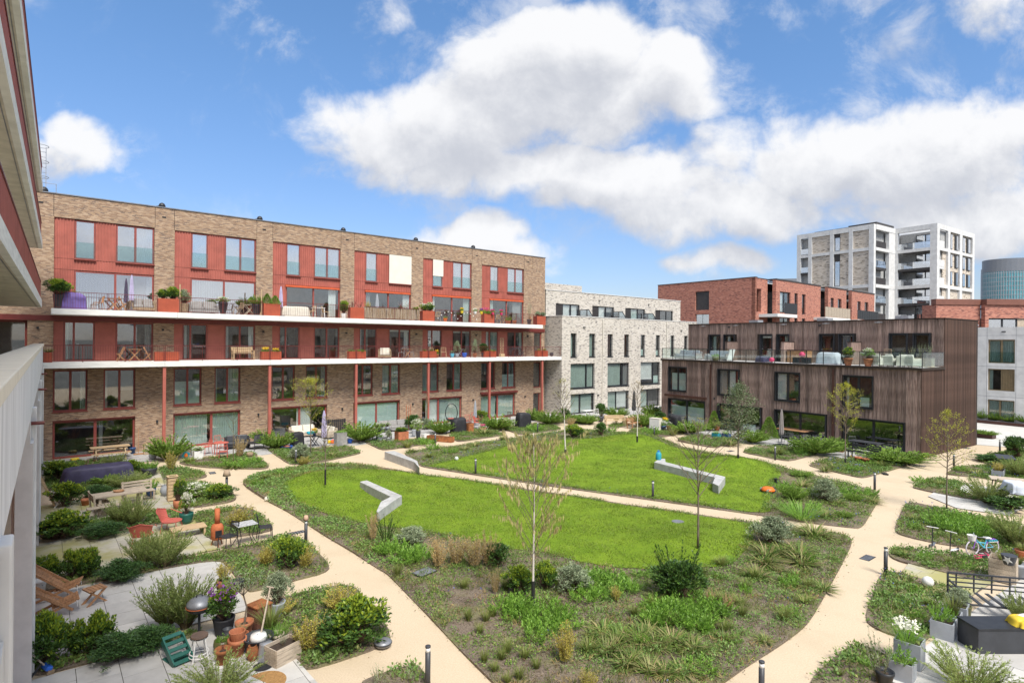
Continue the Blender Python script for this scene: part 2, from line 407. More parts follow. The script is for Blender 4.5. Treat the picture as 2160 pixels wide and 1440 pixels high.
# foliage
L_FEATH = leafmat('feathery_green', [(0.2, 0.28, 0.07), (0.28, 0.36, 0.1), (0.36, 0.42, 0.15), (0.22, 0.3, 0.1)], .35)
L_LAUR = leafmat('laurel_green', [(0.036, 0.074, 0.025), (0.068, 0.137, 0.032), (0.112, 0.210, 0.036), (0.050, 0.101, 0.036)], .2, .38)
L_LAURN = leafmat('new_laurel_leaf', [(0.215, 0.314, 0.033), (0.363, 0.446, 0.045), (0.132, 0.231, 0.030)], .3, .4)
L_YEW = leafmat('spreading_dark_green', [(0.036, 0.081, 0.033), (0.072, 0.151, 0.046), (0.101, 0.203, 0.050), (0.051, 0.101, 0.050)], .2, .5)
L_BUSH = leafmat('fresh_bush_green', [(0.117, 0.216, 0.036), (0.195, 0.328, 0.050), (0.293, 0.431, 0.075), (0.088, 0.169, 0.033)], .3)
L_PEREN = leafmat('bright_perennial', [(0.150, 0.300, 0.045), (0.225, 0.405, 0.060), (0.300, 0.495, 0.090), (0.120, 0.240, 0.045)], .4, .4)
L_SEDGE = leafmat('sedge_blade', [(0.14, 0.2, 0.035), (0.2, 0.25, 0.055), (0.28, 0.27, 0.11), (0.12, 0.17, 0.03)], .3)
L_LUZ = leafmat('woodrush_blade', [(0.090, 0.165, 0.030), (0.165, 0.240, 0.045), (0.390, 0.315, 0.165), (0.105, 0.180, 0.030)], .3)
L_GOLD = leafmat('golden_leaf', [(0.44, 0.4, 0.07), (0.52, 0.44, 0.1), (0.34, 0.34, 0.08), (0.46, 0.32, 0.09)], .35)
L_ORNG = leafmat('straw_orange_leaf', [(0.52, 0.38, 0.17), (0.58, 0.42, 0.2), (0.42, 0.36, 0.15), (0.48, 0.29, 0.13)], .35)
L_OLIVE = leafmat('olive_grey_leaf', [(0.180, 0.234, 0.134), (0.288, 0.342, 0.216), (0.396, 0.450, 0.306), (0.126, 0.180, 0.100)], .2)
L_YG = leafmat('yellow_green_bud', [(0.390, 0.405, 0.045), (0.510, 0.495, 0.075), (0.300, 0.330, 0.045)], .4)
L_CATK = leafmat('catkin', [(0.46, 0.42, 0.19), (0.54, 0.48, 0.25), (0.4, 0.37, 0.16)], .3)
L_OAK = leafmat('holm_oak_leaf', [(0.105, 0.143, 0.068), (0.180, 0.225, 0.120), (0.255, 0.300, 0.180), (0.068, 0.105, 0.045)], .2)
L_RED = leafmat('red_maple_leaf', [(0.180, 0.030, 0.038), (0.270, 0.045, 0.053), (0.135, 0.030, 0.030)], .3)
L_PURF = leafmat('purple_petal', [(.30, .08, .42), (.38, .14, .50), (.22, .06, .34)], .3)
L_WHTF = leafmat('white_petal', [(.72, .72, .66), (.80, .78, .74), (.62, .66, .5)], .3)
L_PNKF = leafmat('pink_petal', [(.65, .06, .25), (.75, .15, .35), (.6, .05, .15)], .3)
L_YELF = leafmat('yellow_petal', [(.80, .55, .02), (.85, .62, .05), (.75, .45, .02)], .3)
L_BLUF = leafmat('blue_petal', [(.13, .17, .50), (.20, .25, .60), (.10, .14, .42)], .3)
L_COVER = leafmat('cover_leaf', [(0.100, 0.180, 0.033), (0.162, 0.270, 0.058), (0.252, 0.360, 0.083), (0.126, 0.216, 0.050), (0.342, 0.342, 0.116)], .3)
L_COVERG = leafmat('light_cover_leaf', [(0.150, 0.255, 0.068), (0.210, 0.345, 0.090), (0.255, 0.390, 0.135), (0.105, 0.195, 0.045)], .35)
L_DRY = leafmat('dry_litter', [(.26, .19, .11), (.18, .12, .07), (.33, .25, .15), (.14, .09, .06)], .2)
L_GRASS = leafmat('lawn_blade', [(.145, .225, .024), (.185, .262, .034), (.24, .305, .05), (.11, .185, .02)], .35)
# ------------------------------------------------------------------ ground, paths, beds, lawns
from mathutils import noise as mnoise
def pathmat():
    m, t, b, o = newmat('sand_path')
    co = t.new('ShaderNodeTexCoord').outputs['Object']
    c = t.mix(t.step(t.noise(co, 30, 5, .8), .25, .75), (.46, .365, .25), (.635, .525, .385))
    c = t.mix(t.step(t.noise(co, .45, 7, .68), .42, .72, 0, .8), c, t.mix(.55, c, (.42, .34, .23)))
    c = t.mix(t.step(t.noise(co, 16, 5, .75), .68, .8, 0, .45), c, (.16, .12, .07))
    c = t.mix(t.step(t.noise(co, 1.7, 5, .7), .64, .8, 0, .3), c, (.33, .26, .15))
    t.set(b.inputs['Base Color'], c); b.inputs['Roughness'].default_value = .92; b.inputs['Specular IOR Level'].default_value = .15
    bump(t, b, t.noise(co, 90, 2), .25, .006); return m
def soilmat():
    m, t, b, o = newmat('mulch_soil')
    co = t.new('ShaderNodeTexCoord').outputs['Object']
    c = t.mix(t.step(t.noise(co, 22, 6, .7), .3, .7), (.10, .08, .063), (.27, .215, .165))
    c = t.mix(t.step(t.noise(co, 45, 3, .7), .62, .7, 0, .7), c, (.46, .40, .32))
    c = t.mix(t.step(t.noise(co, .6, 6, .65), .5, .72, 0, .6), c, (.075, .058, .048))
    c = t.mix(t.step(t.noise(co, .9, 5, .6), .45, .68, 0, .55), c, (.19, .20, .075))
    t.set(b.inputs['Base Color'], c); b.inputs['Roughness'].default_value = .95; b.inputs['Specular IOR Level'].default_value = .1
    bump(t, b, t.noise(co, 30, 5, .7), .9, .03); return m
def lawnmat():
    m, t, b, o = newmat('lawn_turf')
    co = t.new('ShaderNodeTexCoord').outputs['Object']
    c = t.mix(t.step(t.noise(co, 1.1, 6, .65), .32, .68), (.13, .22, .014), (.20, .295, .022))
    c = t.mix(t.step(t.noise(co, .35, 5, .6, .5), .55, .75, 0, .65), c, (.32, .37, .05))
    c = t.mix(t.step(t.noise(co, 26, 4, .7), .35, .65, 0, .5), c, (.11, .19, .015))
    t.set(b.inputs['Base Color'], c); b.inputs['Roughness'].default_value = .9; b.inputs['Specular IOR Level'].default_value = .15
    bump(t, b, t.noise(co, 40, 4, .7), .8, .03); return m
def pavemat(name, c1, c2, bw, bh, mortar, moss=0):
    m, t, b, o = newmat(name)
    co = t.new('ShaderNodeTexCoord').outputs['Object']
    br = t.new('ShaderNodeTexBrick'); t.l.new(co, br.inputs['Vector'])
    for k, v in (('Scale', 1.), ('Brick Width', bw), ('Row Height', bh), ('Mortar Size', .006), ('Mortar Smooth', .1), ('Bias', 0)): br.inputs[k].default_value = v
    br.inputs['Color1'].default_value = c1 + (1,); br.inputs['Color2'].default_value = c2 + (1,); br.inputs['Mortar'].default_value = mortar + (1,)
    c = t.mix(1.0, br.outputs['Color'], t.mix(t.noise(co, 1.2, 6, .65), (.78,)*3, (1.2,)*3), 'MULTIPLY')
    t.set(b.inputs['Base Color'], c); b.inputs['Roughness'].default_value = .85; b.inputs['Specular IOR Level'].default_value = .2
    bump(t, b, t.m('SUBTRACT', 1.0, br.outputs['Fac']), .4, .006); return m
def tilemat(name, col, moss):
    m, t, b, o = newmat(name)
    pz = t.new('ShaderNodeNewGeometry').outputs['Position']
    c = t.mix(t.noise(t.vm('MULTIPLY', pz, (1, 1, 1)), 3.2, 7, .7), tuple(x*.72 for x in col), tuple(x*1.2 for x in col))
    r = t.new('ShaderNodeObjectInfo').outputs['Random']
    c = t.mix(1.0, c, t.mix(r, (.88,)*3, (1.1,)*3), 'MULTIPLY')
    if moss: c = t.mix(t.step(t.noise(pz, .55, 5, .6), .38, .62, 0, moss), c, (.33, .31, .10))
    c = t.mix(t.step(t.noise(pz, 8, 6, .75), .6, .8, 0, .5), c, (.17, .14, .10))
    t.set(b.inputs['Base Color'], c); b.inputs['Roughness'].default_value = .8; b.inputs['Specular IOR Level'].default_value = .25
    bump(t, b, t.noise(pz, 25, 4), .12, .005); return m
M_PATH, M_SOIL, M_LAWN = pathmat(), soilmat(), lawnmat()
M_PAVE = pavemat('grey_pavers', (.36, .355, .35), (.44, .43, .42), .8, .4, (.16, .15, .14))
M_PAVEF = pavemat('pale_yard_paving', (.50, .49, .46), (.56, .55, .52), 1.2, 1.2, (.34, .33, .31))
M_TILE = tilemat('pale_patio_tile', (.50, .485, .46), 0)
M_TILEM = tilemat('mossy_patio_tile', (.48, .45, .38), .85)
M_JOINT = mat('tile_joint', (.07, .065, .055), .95, .3, 10)
M_FAR = mat('far_ground', (.12, .12, .11), .95, .25, .05)

MOUNDS = [(G(686, 1022), .42, 2.6), (G(1193, 957), .5, 2.7), (G(1344, 932), .45, 2.6), (G(1472, 1155), .30, 2.0), (G(1545, 985), .55, 2.0)]
def zland(x, y):
    z = .05 + .012*math.sin(x*1.7+y*.6) + .012*math.sin(y*2.1-x*.9)
    for p, h, r in MOUNDS:
        d = ((x-p.x)**2 + (y-p.y)**2) / (r*r)
        if d < 6: z += h*math.exp(-1.3*d)
    return z
def inpoly(xy, poly):
    x, y = xy[:, 0], xy[:, 1]; c = np.zeros(len(xy), bool); n = len(poly)
    for i in range(n):
        x1, y1 = poly[i]; x2, y2 = poly[(i+1) % n]
        if y1 == y2: continue
        k = ((y1 > y) != (y2 > y)) & (x < (x2-x1)*(y-y1)/(y2-y1)+x1); c ^= k
    return c
def GP(pts): return [tuple(G(u, v)[:2]) for u, v in pts]
def smooth(poly, n=1):
    for _ in range(n):
        q = []
        for i in range(len(poly)):
            a, b = Vector(poly[i]), Vector(poly[(i+1) % len(poly)]); L = (b-a).length; k = min(.25, .35/L) if L > 0 else 0
            q += [tuple(a.lerp(b, k)), tuple(a.lerp(b, 1-k))]
        poly = q
    return poly
def subdiv(poly, L):
    q = []
    for i in range(len(poly)):
        a, b = Vector(poly[i]), Vector(poly[(i+1) % len(poly)]); n = max(1, int((b-a).length/L))
        q += [tuple(a.lerp(b, j/n)) for j in range(n)]
    return q
def sheet(name, poly, z, m, label=None, thick=0):
    mb = MB()
    if thick: mb.prism(poly, z-thick, z)
    else: mb.add([(x, y, z) for x, y in poly], [tuple(range(len(poly)))])
    return struct(name, mb.mesh(name, m), label)
def terrain(name, poly, sp, zf, m, label=None, skirt=.0, ragged=0):
    b = subdiv(poly, sp)
    if ragged: b = [(x+rnd.uniform(-ragged, ragged), y+rnd.uniform(-ragged, ragged)) for x, y in b]
    P = np.array(b); lo, hi = P.min(0), P.max(0)
    gx, gy = np.meshgrid(np.arange(lo[0], hi[0], sp), np.arange(lo[1], hi[1], sp)); g = np.stack([gx.ravel(), gy.ravel()], 1)
    g += np.array([[rnd.uniform(-.25, .25)*sp, rnd.uniform(-.25, .25)*sp] for _ in range(len(g))]); g = g[inpoly(g, b)]
    n = len(b)
    r = delaunay_2d_cdt([Vector(p) for p in b] + [Vector(p) for p in g.tolist()], [(i, (i+1) % n) for i in range(n)], [], 1, 1e-4)
    vs = [(p.x, p.y, zf(p.x, p.y)) for p in r[0]]; fs = [tuple(f) for f in r[2]]
    mb = MB(); mb.v = vs; mb.f = fs
    if skirt:
        k = len(vs); mb.v += [(x, y, zf(x, y)) for x, y in b] + [(x, y, -skirt) for x, y in b]
        mb.f += [(k+i, k+n+i, k+n+(i+1) % n, k+(i+1) % n) for i in range(n)]
    me = mb.mesh(name, m, True)
    return struct(name, me, label)

sheet('ground', [(-2500, -2500), (2500, -2500), (2500, 2500), (-2500, 2500)], -.06, M_FAR)
_b = BROWN.w
def bp(*st): return [tuple(_b(s, y)[:2]) for s, y in st]
sheet('path', bp((-4, 1), (50, 1), (62, -60), (-4, -60)), 0, M_PATH, 'sand coloured resin path winding between the beds')
def pv(name, poly, m, label):
    me = MB().add([(x, y, 0) for x, y in poly], [tuple(range(len(poly)))]).mesh(name, m); o = struct(name, me, label); return o
def localpv(plane, pts, m, label, z):
    me = MB().add([(x, y, 0) for x, y in pts], [tuple(range(len(pts)))]).mesh('patio', m)
    o = struct('patio', me, label); o.location = plane.w(0, 0, z); o.rotation_euler = (0, 0, plane.ang)
localpv(BROWN, [(-.6, 0), (38.5, 0), (38.5, -3.4), (28.5, -4.6), (22, -4.9), (16, -5.8), (14.6, -4.6), (10, -5.6), (8.4, -3.9), (3.6, -3.7), (-.6, -4.2)], M_PAVE, 'grey paved strip of terraces along the brown brick facade', .006)
localpv(WHITE, [(0, 0), (22, 0), (22, -3.4), (12, -4.2), (0, -3.2)], M_PAVE, 'grey paved terraces in front of the pale brick houses', .010)
localpv(WOOD, [(0, 0), (20.8, 0), (20.8, -1.0), (19.5, -3.6), (17, -4.6), (15.2, -4.2), (14, -3.6), (11.5, -4.6), (9.6, -4.4), (6, -4.6), (0, -3.6)], M_PAVE, 'grey paved terraces along the dark timber building', .014)
sheet('yard', GP([(2048, 937), (2160, 946), (2400, 930), (2500, 880), (2300, 850), (2048, 872)]), .018, M_PAVEF, 'pale paved yard beyond the timber building')

BEDS = {
 'islandS': [(510,1017),(545,1000),(575,996),(620,985),(680,980),(720,977),(777,982),(850,995),(1000,1015),(1120,1034),(1250,1053),(1400,1076),(1540,1096),(1590,1103),(1669,1112),(1740,1122),(1780,1129),(1795,1137),(1797,1148),(1777,1189),(1740,1257),(1704,1318),(1654,1357),(1573,1408),(1529,1440),(1440,1500),(1240,1530),(1090,1490),(1037,1440),(979,1382),(905,1302),(817,1211),(798,1201),(743,1165),(685,1131),(607,1080),(562,1057),(518,1028)],
 'islandN': [(850,955),(925,945),(1040,930),(1095,924),(1135,917),(1175,910),(1225,906),(1275,910),(1320,912),(1370,925),(1425,941),(1480,952),(1560,968),(1650,988),(1720,1003),(1800,1024),(1848,1040),(1856,1052),(1822,1108),(1812,1115),(1790,1113),(1700,1103),(1600,1087),(1450,1066),(1300,1045),(1140,1023),(1000,1002),(888,985)],
 'L1': [(520,1280),(615,1258),(742,1231),(775,1272),(839,1354),(642,1421),(622,1392),(585,1340)],
 'L2': [(706,1204),(655,1152),(624,1131),(600,1128),(572,1140),(457,1165),(400,1176),(330,1186),(200,1206),(66,1226),(66,1256),(200,1227),(330,1205),(468,1181),(495,1215),(520,1246),(532,1250),(615,1227)],
 'L3': [(402,1082),(522,1069),(545,1083),(585,1120),(442,1142),(425,1122)],
 'L3b': [(85,1116),(230,1092),(360,1074),(400,1083),(404,1098),(360,1105),(255,1121),(85,1142)],
 'L4': [(372,1038),(388,1018),(420,1016),(470,1030),(492,1040),(502,1057),(440,1068),(387,1074)],
 'L4b': [(95,1035),(95,992),(150,975),(250,972),(325,985),(332,1000),(300,1020),(200,1040)],
 'L5': [(332,987),(380,988),(412,992),(435,1000),(437,1008),(385,1016),(345,1014)],
 'L0': [(50,1400),(66,1386),(200,1368),(360,1342),(425,1330),(440,1338),(370,1358),(266,1379),(178,1402),(60,1432)],
 'Lb': [(878,1398),(897,1426),(915,1450),(760,1450),(768,1437)],
 'B1': [(375,974),(430,966),(485,962),(535,955),(552,972),(570,985),(555,991),(435,987),(385,981)],
 'B2': [(560,946),(640,950),(732,941),(766,956),(675,976),(620,981),(605,977)],
 'B3': [(765,931),(840,930),(910,926),(926,934),(807,951)],
 'B4': [(945,917),(990,906),(1030,904),(1068,918),(965,933)],
 'B5': [(1055,903),(1110,895),(1165,897),(1187,906),(1098,918)],
 'B6': [(1108,878),(1150,880),(1195,889),(1180,894),(1125,888)],
 'W1': [(1190,878),(1225,876),(1252,888),(1250,896),(1215,893)],
 'W2': [(1282,900),(1300,892),(1325,891),(1330,897),(1292,905)],
 'W4': [(1321,909),(1350,904),(1400,906),(1462,910),(1392,924)],
 'D1': [(1425,930),(1460,919),(1520,918),(1562,930),(1508,946)],
 'D2': [(1562,954),(1600,940),(1650,942),(1700,948),(1729,957),(1663,974)],
 'D3': [(1700,982),(1751,967),(1858,973),(1943,967),(1950,972),(1826,1008),(1812,1008)],
 'R0': [(2058,972),(2085,958),(2165,950),(2165,992),(2105,984)],
 'R1': [(1990,1001),(2021,986),(2094,982),(2165,992),(2165,1030),(2078,1009)],
 'R2': [(1922,1028),(1952,1013),(1984,1010),(2040,1019),(2018,1033),(2060,1048),(2110,1036),(2165,1040),(2165,1072),(2015,1050),(1940,1033)],
 'R3': [(1911,1063),(1932,1061),(2000,1077),(2097,1098),(2165,1110),(2165,1185),(2097,1171),(2036,1156),(1975,1147),(1900,1130),(1888,1120),(1900,1080)],
 'R4': [(1874,1162),(1896,1153),(2000,1168),(2094,1183),(2110,1200),(2100,1226),(2070,1229),(1880,1182)],
 'R5': [(1862,1202),(1950,1224),(2051,1254),(2036,1269),(2040,1300),(1966,1339),(1944,1361),(1819,1319)],
 'R6': [(1801,1356),(1883,1388),(1875,1420),(1865,1450),(1690,1452)],
}
BL = {'islandS': 'large planted bed of soil around the south lawn', 'islandN': 'planted bed around the north lawn'}
POLY = {}
for k, pts in BEDS.items():
    POLY[k] = smooth(GP(pts), 2)
    terrain('planting_bed', POLY[k], .55 if k.startswith('isl') else .5, zland, M_SOIL, BL.get(k), skirt=.05)
LAWNS = {
 'S': [(760,991),(850,998),(1000,1018),(1120,1038),(1250,1057),(1400,1080),(1540,1100),(1588,1108),(1590,1150),(1568,1180),(1543,1200),(1473,1208),(1390,1204),(1334,1203),(1251,1194),(1200,1182),(1138,1166),(1074,1160),(997,1143),(906,1124),(832,1115),(768,1107),(700,1090),(640,1070),(600,1047),(592,1032),(625,1018),(690,1002)],
 'N': [(895,984),(945,974),(1037,951),(1112,933),(1200,929),(1275,927),(1332,927),(1375,935),(1425,946),(1500,961),(1570,972),(1612,980),(1650,1000),(1631,1023),(1622,1055),(1622,1084),(1600,1084),(1450,1063),(1300,1042),(1140,1020),(1000,999)],
}
for k, pts in LAWNS.items():
    POLY['lawn'+k] = smooth(GP(pts), 2)
    terrain('lawn', POLY['lawn'+k], .4, lambda x, y: zland(x, y)+.025, M_LAWN, {'S': 'south half of the mown lawn', 'N': 'north half of the mown lawn'}[k], ragged=.05)

# paved patios, tile by tile
def clip(poly, x0, x1, y0, y1):
    def cut(P, f, g):
        o = []
        for i in range(len(P)):
            a, b = P[i], P[(i+1) % len(P)]; fa, fb = f(a), f(b)
            if fa >= 0: o.append(a)
            if (fa >= 0) != (fb >= 0): t = fa/(fa-fb); o.append((a[0]+(b[0]-a[0])*t, a[1]+(b[1]-a[1])*t))
        return o
    for f in (lambda p: p[0]-x0, lambda p: x1-p[0], lambda p: p[1]-y0, lambda p: y1-p[1]):
        poly = cut(poly, f, None)
        if len(poly) < 3: return []
    return poly
def tiled(label, poly, m, dx, dy, x0, y0):
    base = MB().add([(x, y, 0) for x, y in poly], [tuple(range(len(poly)))]).mesh('patio', M_JOINT)
    o = struct('patio', base, label); o.location = _b(0, 0, .022); o.rotation_euler = (0, 0, ANG)
    xs = [p[0] for p in poly]; ys = [p[1] for p in poly]
    cache = {}
    i = 0; x = x0
    while x < max(xs):
        y = y0 + 3*dy - (i % 3)*dy/3
        while y > min(ys)-dy:
            c = clip(poly, x+.006, x+dx-.006, y-dy+.006, y-.006)
            if len(c) >= 3:
                ar = abs(sum(c[j][0]*c[(j+1) % len(c)][1]-c[(j+1) % len(c)][0]*c[j][1] for j in range(len(c))))/2
                if ar > .02:
                    full = abs(ar-(dx-.012)*(dy-.012)) < 1e-4
                    if full and 'f' in cache: me = cache['f']
                    else:
                        cc = [(a-x, b-y) for a, b in c]; me = MB().prism(cc, -.015, 0).mesh('tile', m)
                        if full: cache['f'] = me
                    t = link('tile', me, o, (x, y, .018+rnd.uniform(-.003, .003)))
            y -= dy
        x += dx; i += 1
    return o
tiled('pale tiled patio with the pots and the kettle barbecue', [(-.7, -27.4), (3.75, -27.25), (3.9, -32.6), (-.7, -33.2)], M_TILE, .74, .74, -.7, -27.2)
tiled('clean pale tiled patio with the two wooden loungers', [(-.7, -22.35), (3.94, -22.45), (3.66, -26.75), (-.7, -26.7)], M_TILE, .74, .74, -.7, -22.3)
tiled('mossy yellowed patio with the coral garden chairs', [(-.7, -17.4), (4.2, -16.4), (4.05, -21.5), (-.7, -21.6)], M_TILEM, .74, .74, -.7, -16.4)
tiled('mossy patio with the timber picnic set', [(-.7, -11.6), (4.4, -11.0), (4.4, -15.9), (-.7, -16.4)], M_TILEM, .74, .74, -.7, -11.0)
tiled('mossy paving beside the covered table', [(1.0, -4.4), (4.4, -4.4), (4.4, -10.6), (1.0, -10.9)], M_TILEM, .74, .74, 1.0, -4.4)
tiled('pale tiled patio with the grey concrete planters', [(13.2, -38.3), (15.4, -38.3), (18.2, -38.45), (23.5, -38.9), (24.5, -44), (14, -46)], M_TILE, .9, .9, 13.2, -38.3)
tiled('mossy paving under the dark sofa frame', [(17.8, -36.7), (23, -36.0), (23.6, -38.5), (18.4, -38.1)], M_TILEM, .74, .74, 17.7, -36.0)
tiled('grey paving with the slatted table by the right edge', [(30.2, -35.3), (31.5, -33.9), (36, -33.6), (36, -37.2), (30.6, -37.0)], M_TILE, .9, .9, 30.2, -33.5)

# ------------------------------------------------------------------ leaves in bulk
RNG = np.random.default_rng(11)
def unit(v): return v/np.maximum(np.linalg.norm(v, axis=1, keepdims=True), 1e-9)
def leafset(P, D, L, W, fold=.25, seed=None):
    """diamond leaves: P base (n,3), D unit direction (n,3), L length (n), W width (n) -> verts, tris"""
    n = len(P); r = RNG.normal(size=(n, 3)); S = unit(np.cross(D, r)); N = np.cross(S, D)
    L = np.broadcast_to(L, n)[:, None]; W = np.broadcast_to(W, n)[:, None]
    mid = P + D*L*.5 + N*L*fold*.3
    v = np.stack([P, mid+S*W*.5, P+D*L, mid-S*W*.5], 1).reshape(-1, 3)
    k = np.arange(n)[:, None]*4
    t = np.concatenate([k+[0, 1, 2], k+[0, 2, 3]], 1).reshape(-1, 3)
    return v, t
def bladeset(P, D, L, W, droop=.35):
    """two-segment grass blades that bend outwards"""
    n = len(P); S = unit(np.stack([-D[:, 1], D[:, 0], np.zeros(n)], 1)+1e-6)
    L = np.broadcast_to(L, n)[:, None]; W = np.broadcast_to(W, n)[:, None]
    m = P + D*L*.55; H = np.array(D); H[:, 2] -= droop; H = unit(H); e = m + H*L*.5
    v = np.stack([P-S*W*.5, P+S*W*.5, m+S*W*.42, m-S*W*.42, e], 1).reshape(-1, 3)
    k = np.arange(n)[:, None]*5
    t = np.concatenate([k+[0, 1, 2], k+[0, 2, 3], k+[3, 2, 4]], 1).reshape(-1, 3)
    return v, t
def joinvt(lst):
    vs, ts, k = [], [], 0
    for v, t in lst: vs.append(v); ts.append(t+k); k += len(v)
    return np.concatenate(vs), np.concatenate(ts)
def points_in(poly, dens, avoid=()):
    P = np.array(poly); lo, hi = P.min(0), P.max(0); n = int((hi-lo).prod()*dens)
    q = RNG.uniform(lo, hi, (n, 2)); q = q[inpoly(q, poly)]
    for a in avoid: q = q[~inpoly(q, a)]
    return q
def znp(q):
    z = .05 + .012*np.sin(q[:, 0]*1.7+q[:, 1]*.6) + .012*np.sin(q[:, 1]*2.1-q[:, 0]*.9)
    for p, h, r in MOUNDS: z += h*np.exp(-1.3*((q[:, 0]-p.x)**2+(q[:, 1]-p.y)**2)/(r*r))
    return z
def pnoise(q, s, off=0): return np.array([mnoise.noise((x*s+off, y*s-off, off)) for x, y in q])
def stuff(name, vt, m, label, cat):
    o = link(name, npmesh(name, vt[0], vt[1], m)); o['kind'] = 'stuff'; o['label'] = label; o['category'] = cat; return o
# lawn grass
for k in 'SN':
    q = points_in(POLY['lawn'+k], 620 if k == 'S' else 430)
    c_ = np.mean(np.array(POLY['lawn'+k]), 0); q2 = points_in([tuple(c_+(np.array(p)-c_)*1.03) for p in POLY['lawn'+k]], 260); q2 = q2[pnoise(q2, 1.3) > -.1]
    q = np.concatenate([q, q2]); n = len(q)
    nz = pnoise(q, .9)+.6*pnoise(q, 3.1, 4)
    P = np.column_stack([q, znp(q)+.015]); a = RNG.uniform(0, 6.283, n); tl = RNG.uniform(.2, .9, n)
    D = unit(np.column_stack([np.cos(a)*tl, np.sin(a)*tl, np.ones(n)]))
    L = RNG.uniform(.03, .07, n)*(1+.6*np.clip(nz, -.6, 1)); W = RNG.uniform(.008, .016, n)
    S = np.stack([-D[:, 1], D[:, 0], np.zeros(n)], 1); S = unit(S+1e-6)
    v = np.stack([P-S*W[:, None], P+S*W[:, None], P+D*L[:, None]], 1).reshape(-1, 3)
    stuff('grass', (v, np.arange(n*3).reshape(-1, 3)), L_GRASS, 'short green grass of the %s lawn' % {'S': 'south', 'N': 'north'}[k], 'grass')
def dirs0(n):
    a = RNG.uniform(0, 6.283, n); return np.column_stack([np.cos(a), np.sin(a), RNG.uniform(0, .4, n)])
# ground cover
def cover(keys, dens, m, name, label, ln, wd, per, thr=-1., sc=.5, off=0, hgt=.10, spread=.16, avoid=(), region=None, up=.5):
    out = []
    for k in keys:
        poly = POLY[k]; q = points_in(poly, dens, avoid)
        if region is not None: q = q[inpoly(q, region)]
        if not len(q): continue
        if thr > -1: q = q[pnoise(q, sc, off)+.35*pnoise(q, sc*4, off) > thr]
        n = len(q)
        if not n: continue
        base = np.repeat(np.column_stack([q, znp(q)]), per, 0); N = len(base)
        a = RNG.uniform(0, 6.283, N); r = np.sqrt(RNG.uniform(0, 1, N))*spread*np.repeat(RNG.uniform(.6, 1.3, n), per)
        h = np.repeat(RNG.uniform(.4, 1.3, n), per)*hgt
        P = base + np.column_stack([np.cos(a)*r, np.sin(a)*r, RNG.uniform(.05, 1, N)*h*(1-.5*(r/spread/1.3)**2)])
        b = a+RNG.normal(0, .9, N); el = RNG.normal(up, .35, N)
        D = np.column_stack([np.cos(b)*np.cos(el), np.sin(b)*np.cos(el), np.sin(el)])
        keep = inpoly(P[:, :2], poly) | (RNG.uniform(size=N) < .25); P, D = P[keep], D[keep]; N = len(P)
        out.append(leafset(P, D, RNG.uniform(.7, 1.3, N)*ln, RNG.uniform(.7, 1.3, N)*wd))
    if out: return stuff(name, joinvt(out), m, label, 'ground cover')
def grown(poly, f):
    c = np.mean(np.array(poly), 0); return [tuple(c+(np.array(p)-c)*f) for p in poly]
LW = [grown(POLY['lawnS'], .975), grown(POLY['lawnN'], .975)]
small = [k for k in BEDS if not k.startswith('isl')]
cover(['islandS'], 42, L_COVER, 'ground_cover', 'low weedy green cover in the large south bed', .07, .028, 9, -.18, .55, 2, .10, .15, LW)
cover(['islandS'], 30, L_DRY, 'dry_litter', 'dry brown leaf litter on the soil of the south bed', .08, .018, 5, -.25, .7, 9, .035, .2, LW, up=.1)
cover(['islandN'], 32, L_COVER, 'ground_cover', 'mixed green cover in the bed around the north lawn', .08, .035, 9, -.2, .6, 5, .13, .15, LW)
cover(['islandN'], 14, L_DRY, 'dry_litter', 'dry litter in the bed around the north lawn', .08, .02, 5, -.1, .7, 19, .04, .2, LW, up=.1)
_ls = smooth(GP([(505,1015),(560,995),(640,985),(700,980),(745,990),(640,1010),(600,1030),(640,1070),(700,1095),(770,1115),(840,1130),(900,1150),(860,1200),(780,1190),(685,1131),(607,1080),(530,1040)]))
cover(['islandS'], 34, L_COVERG, 'ground_cover', 'dense light green leaves along the left edge of the south bed', .085, .05, 10, -.12, .8, 7, .12, .13, LW, region=_ls)
cover(small, 40, L_COVER, 'ground_cover', 'low green ground cover of the garden beds', .08, .038, 10, -.22, .7, 3, .13, .14)
cover([k for k in small if k[0] in 'LRBD'], 26, L_COVERG, 'ground_cover', 'light green leafy carpet in the garden beds', .085, .05, 10, .0, .6, 13, .14, .14)
cover(small, 14, L_DRY, 'dry_litter', 'dry litter on the soil of the garden beds', .08, .02, 4, -.3, .8, 23, .04, .2, up=.1)

cover(['islandS', 'islandN'], 26, L_COVERG, 'ground_cover', 'fine light green weeds across the two lawn beds', .05, .022, 10, .02, .9, 51, .07, .12, LW)
cover(['islandS', 'islandN'], 26, L_SEDGE, 'ground_cover', 'thin yellow green grass blades across the two lawn beds', .13, .010, 7, .05, .8, 57, .03, .10, LW, up=1.0)
cover(['islandS'], 10, L_ORNG, 'dry_litter', 'straw coloured dead stems in the south bed', .13, .012, 8, .05, .9, 61, .05, .10, LW, up=.6)
cover(small, 26, L_SEDGE, 'ground_cover', 'thin grass blades in the garden beds', .13, .010, 7, -.05, .8, 67, .03, .10, up=1.0)

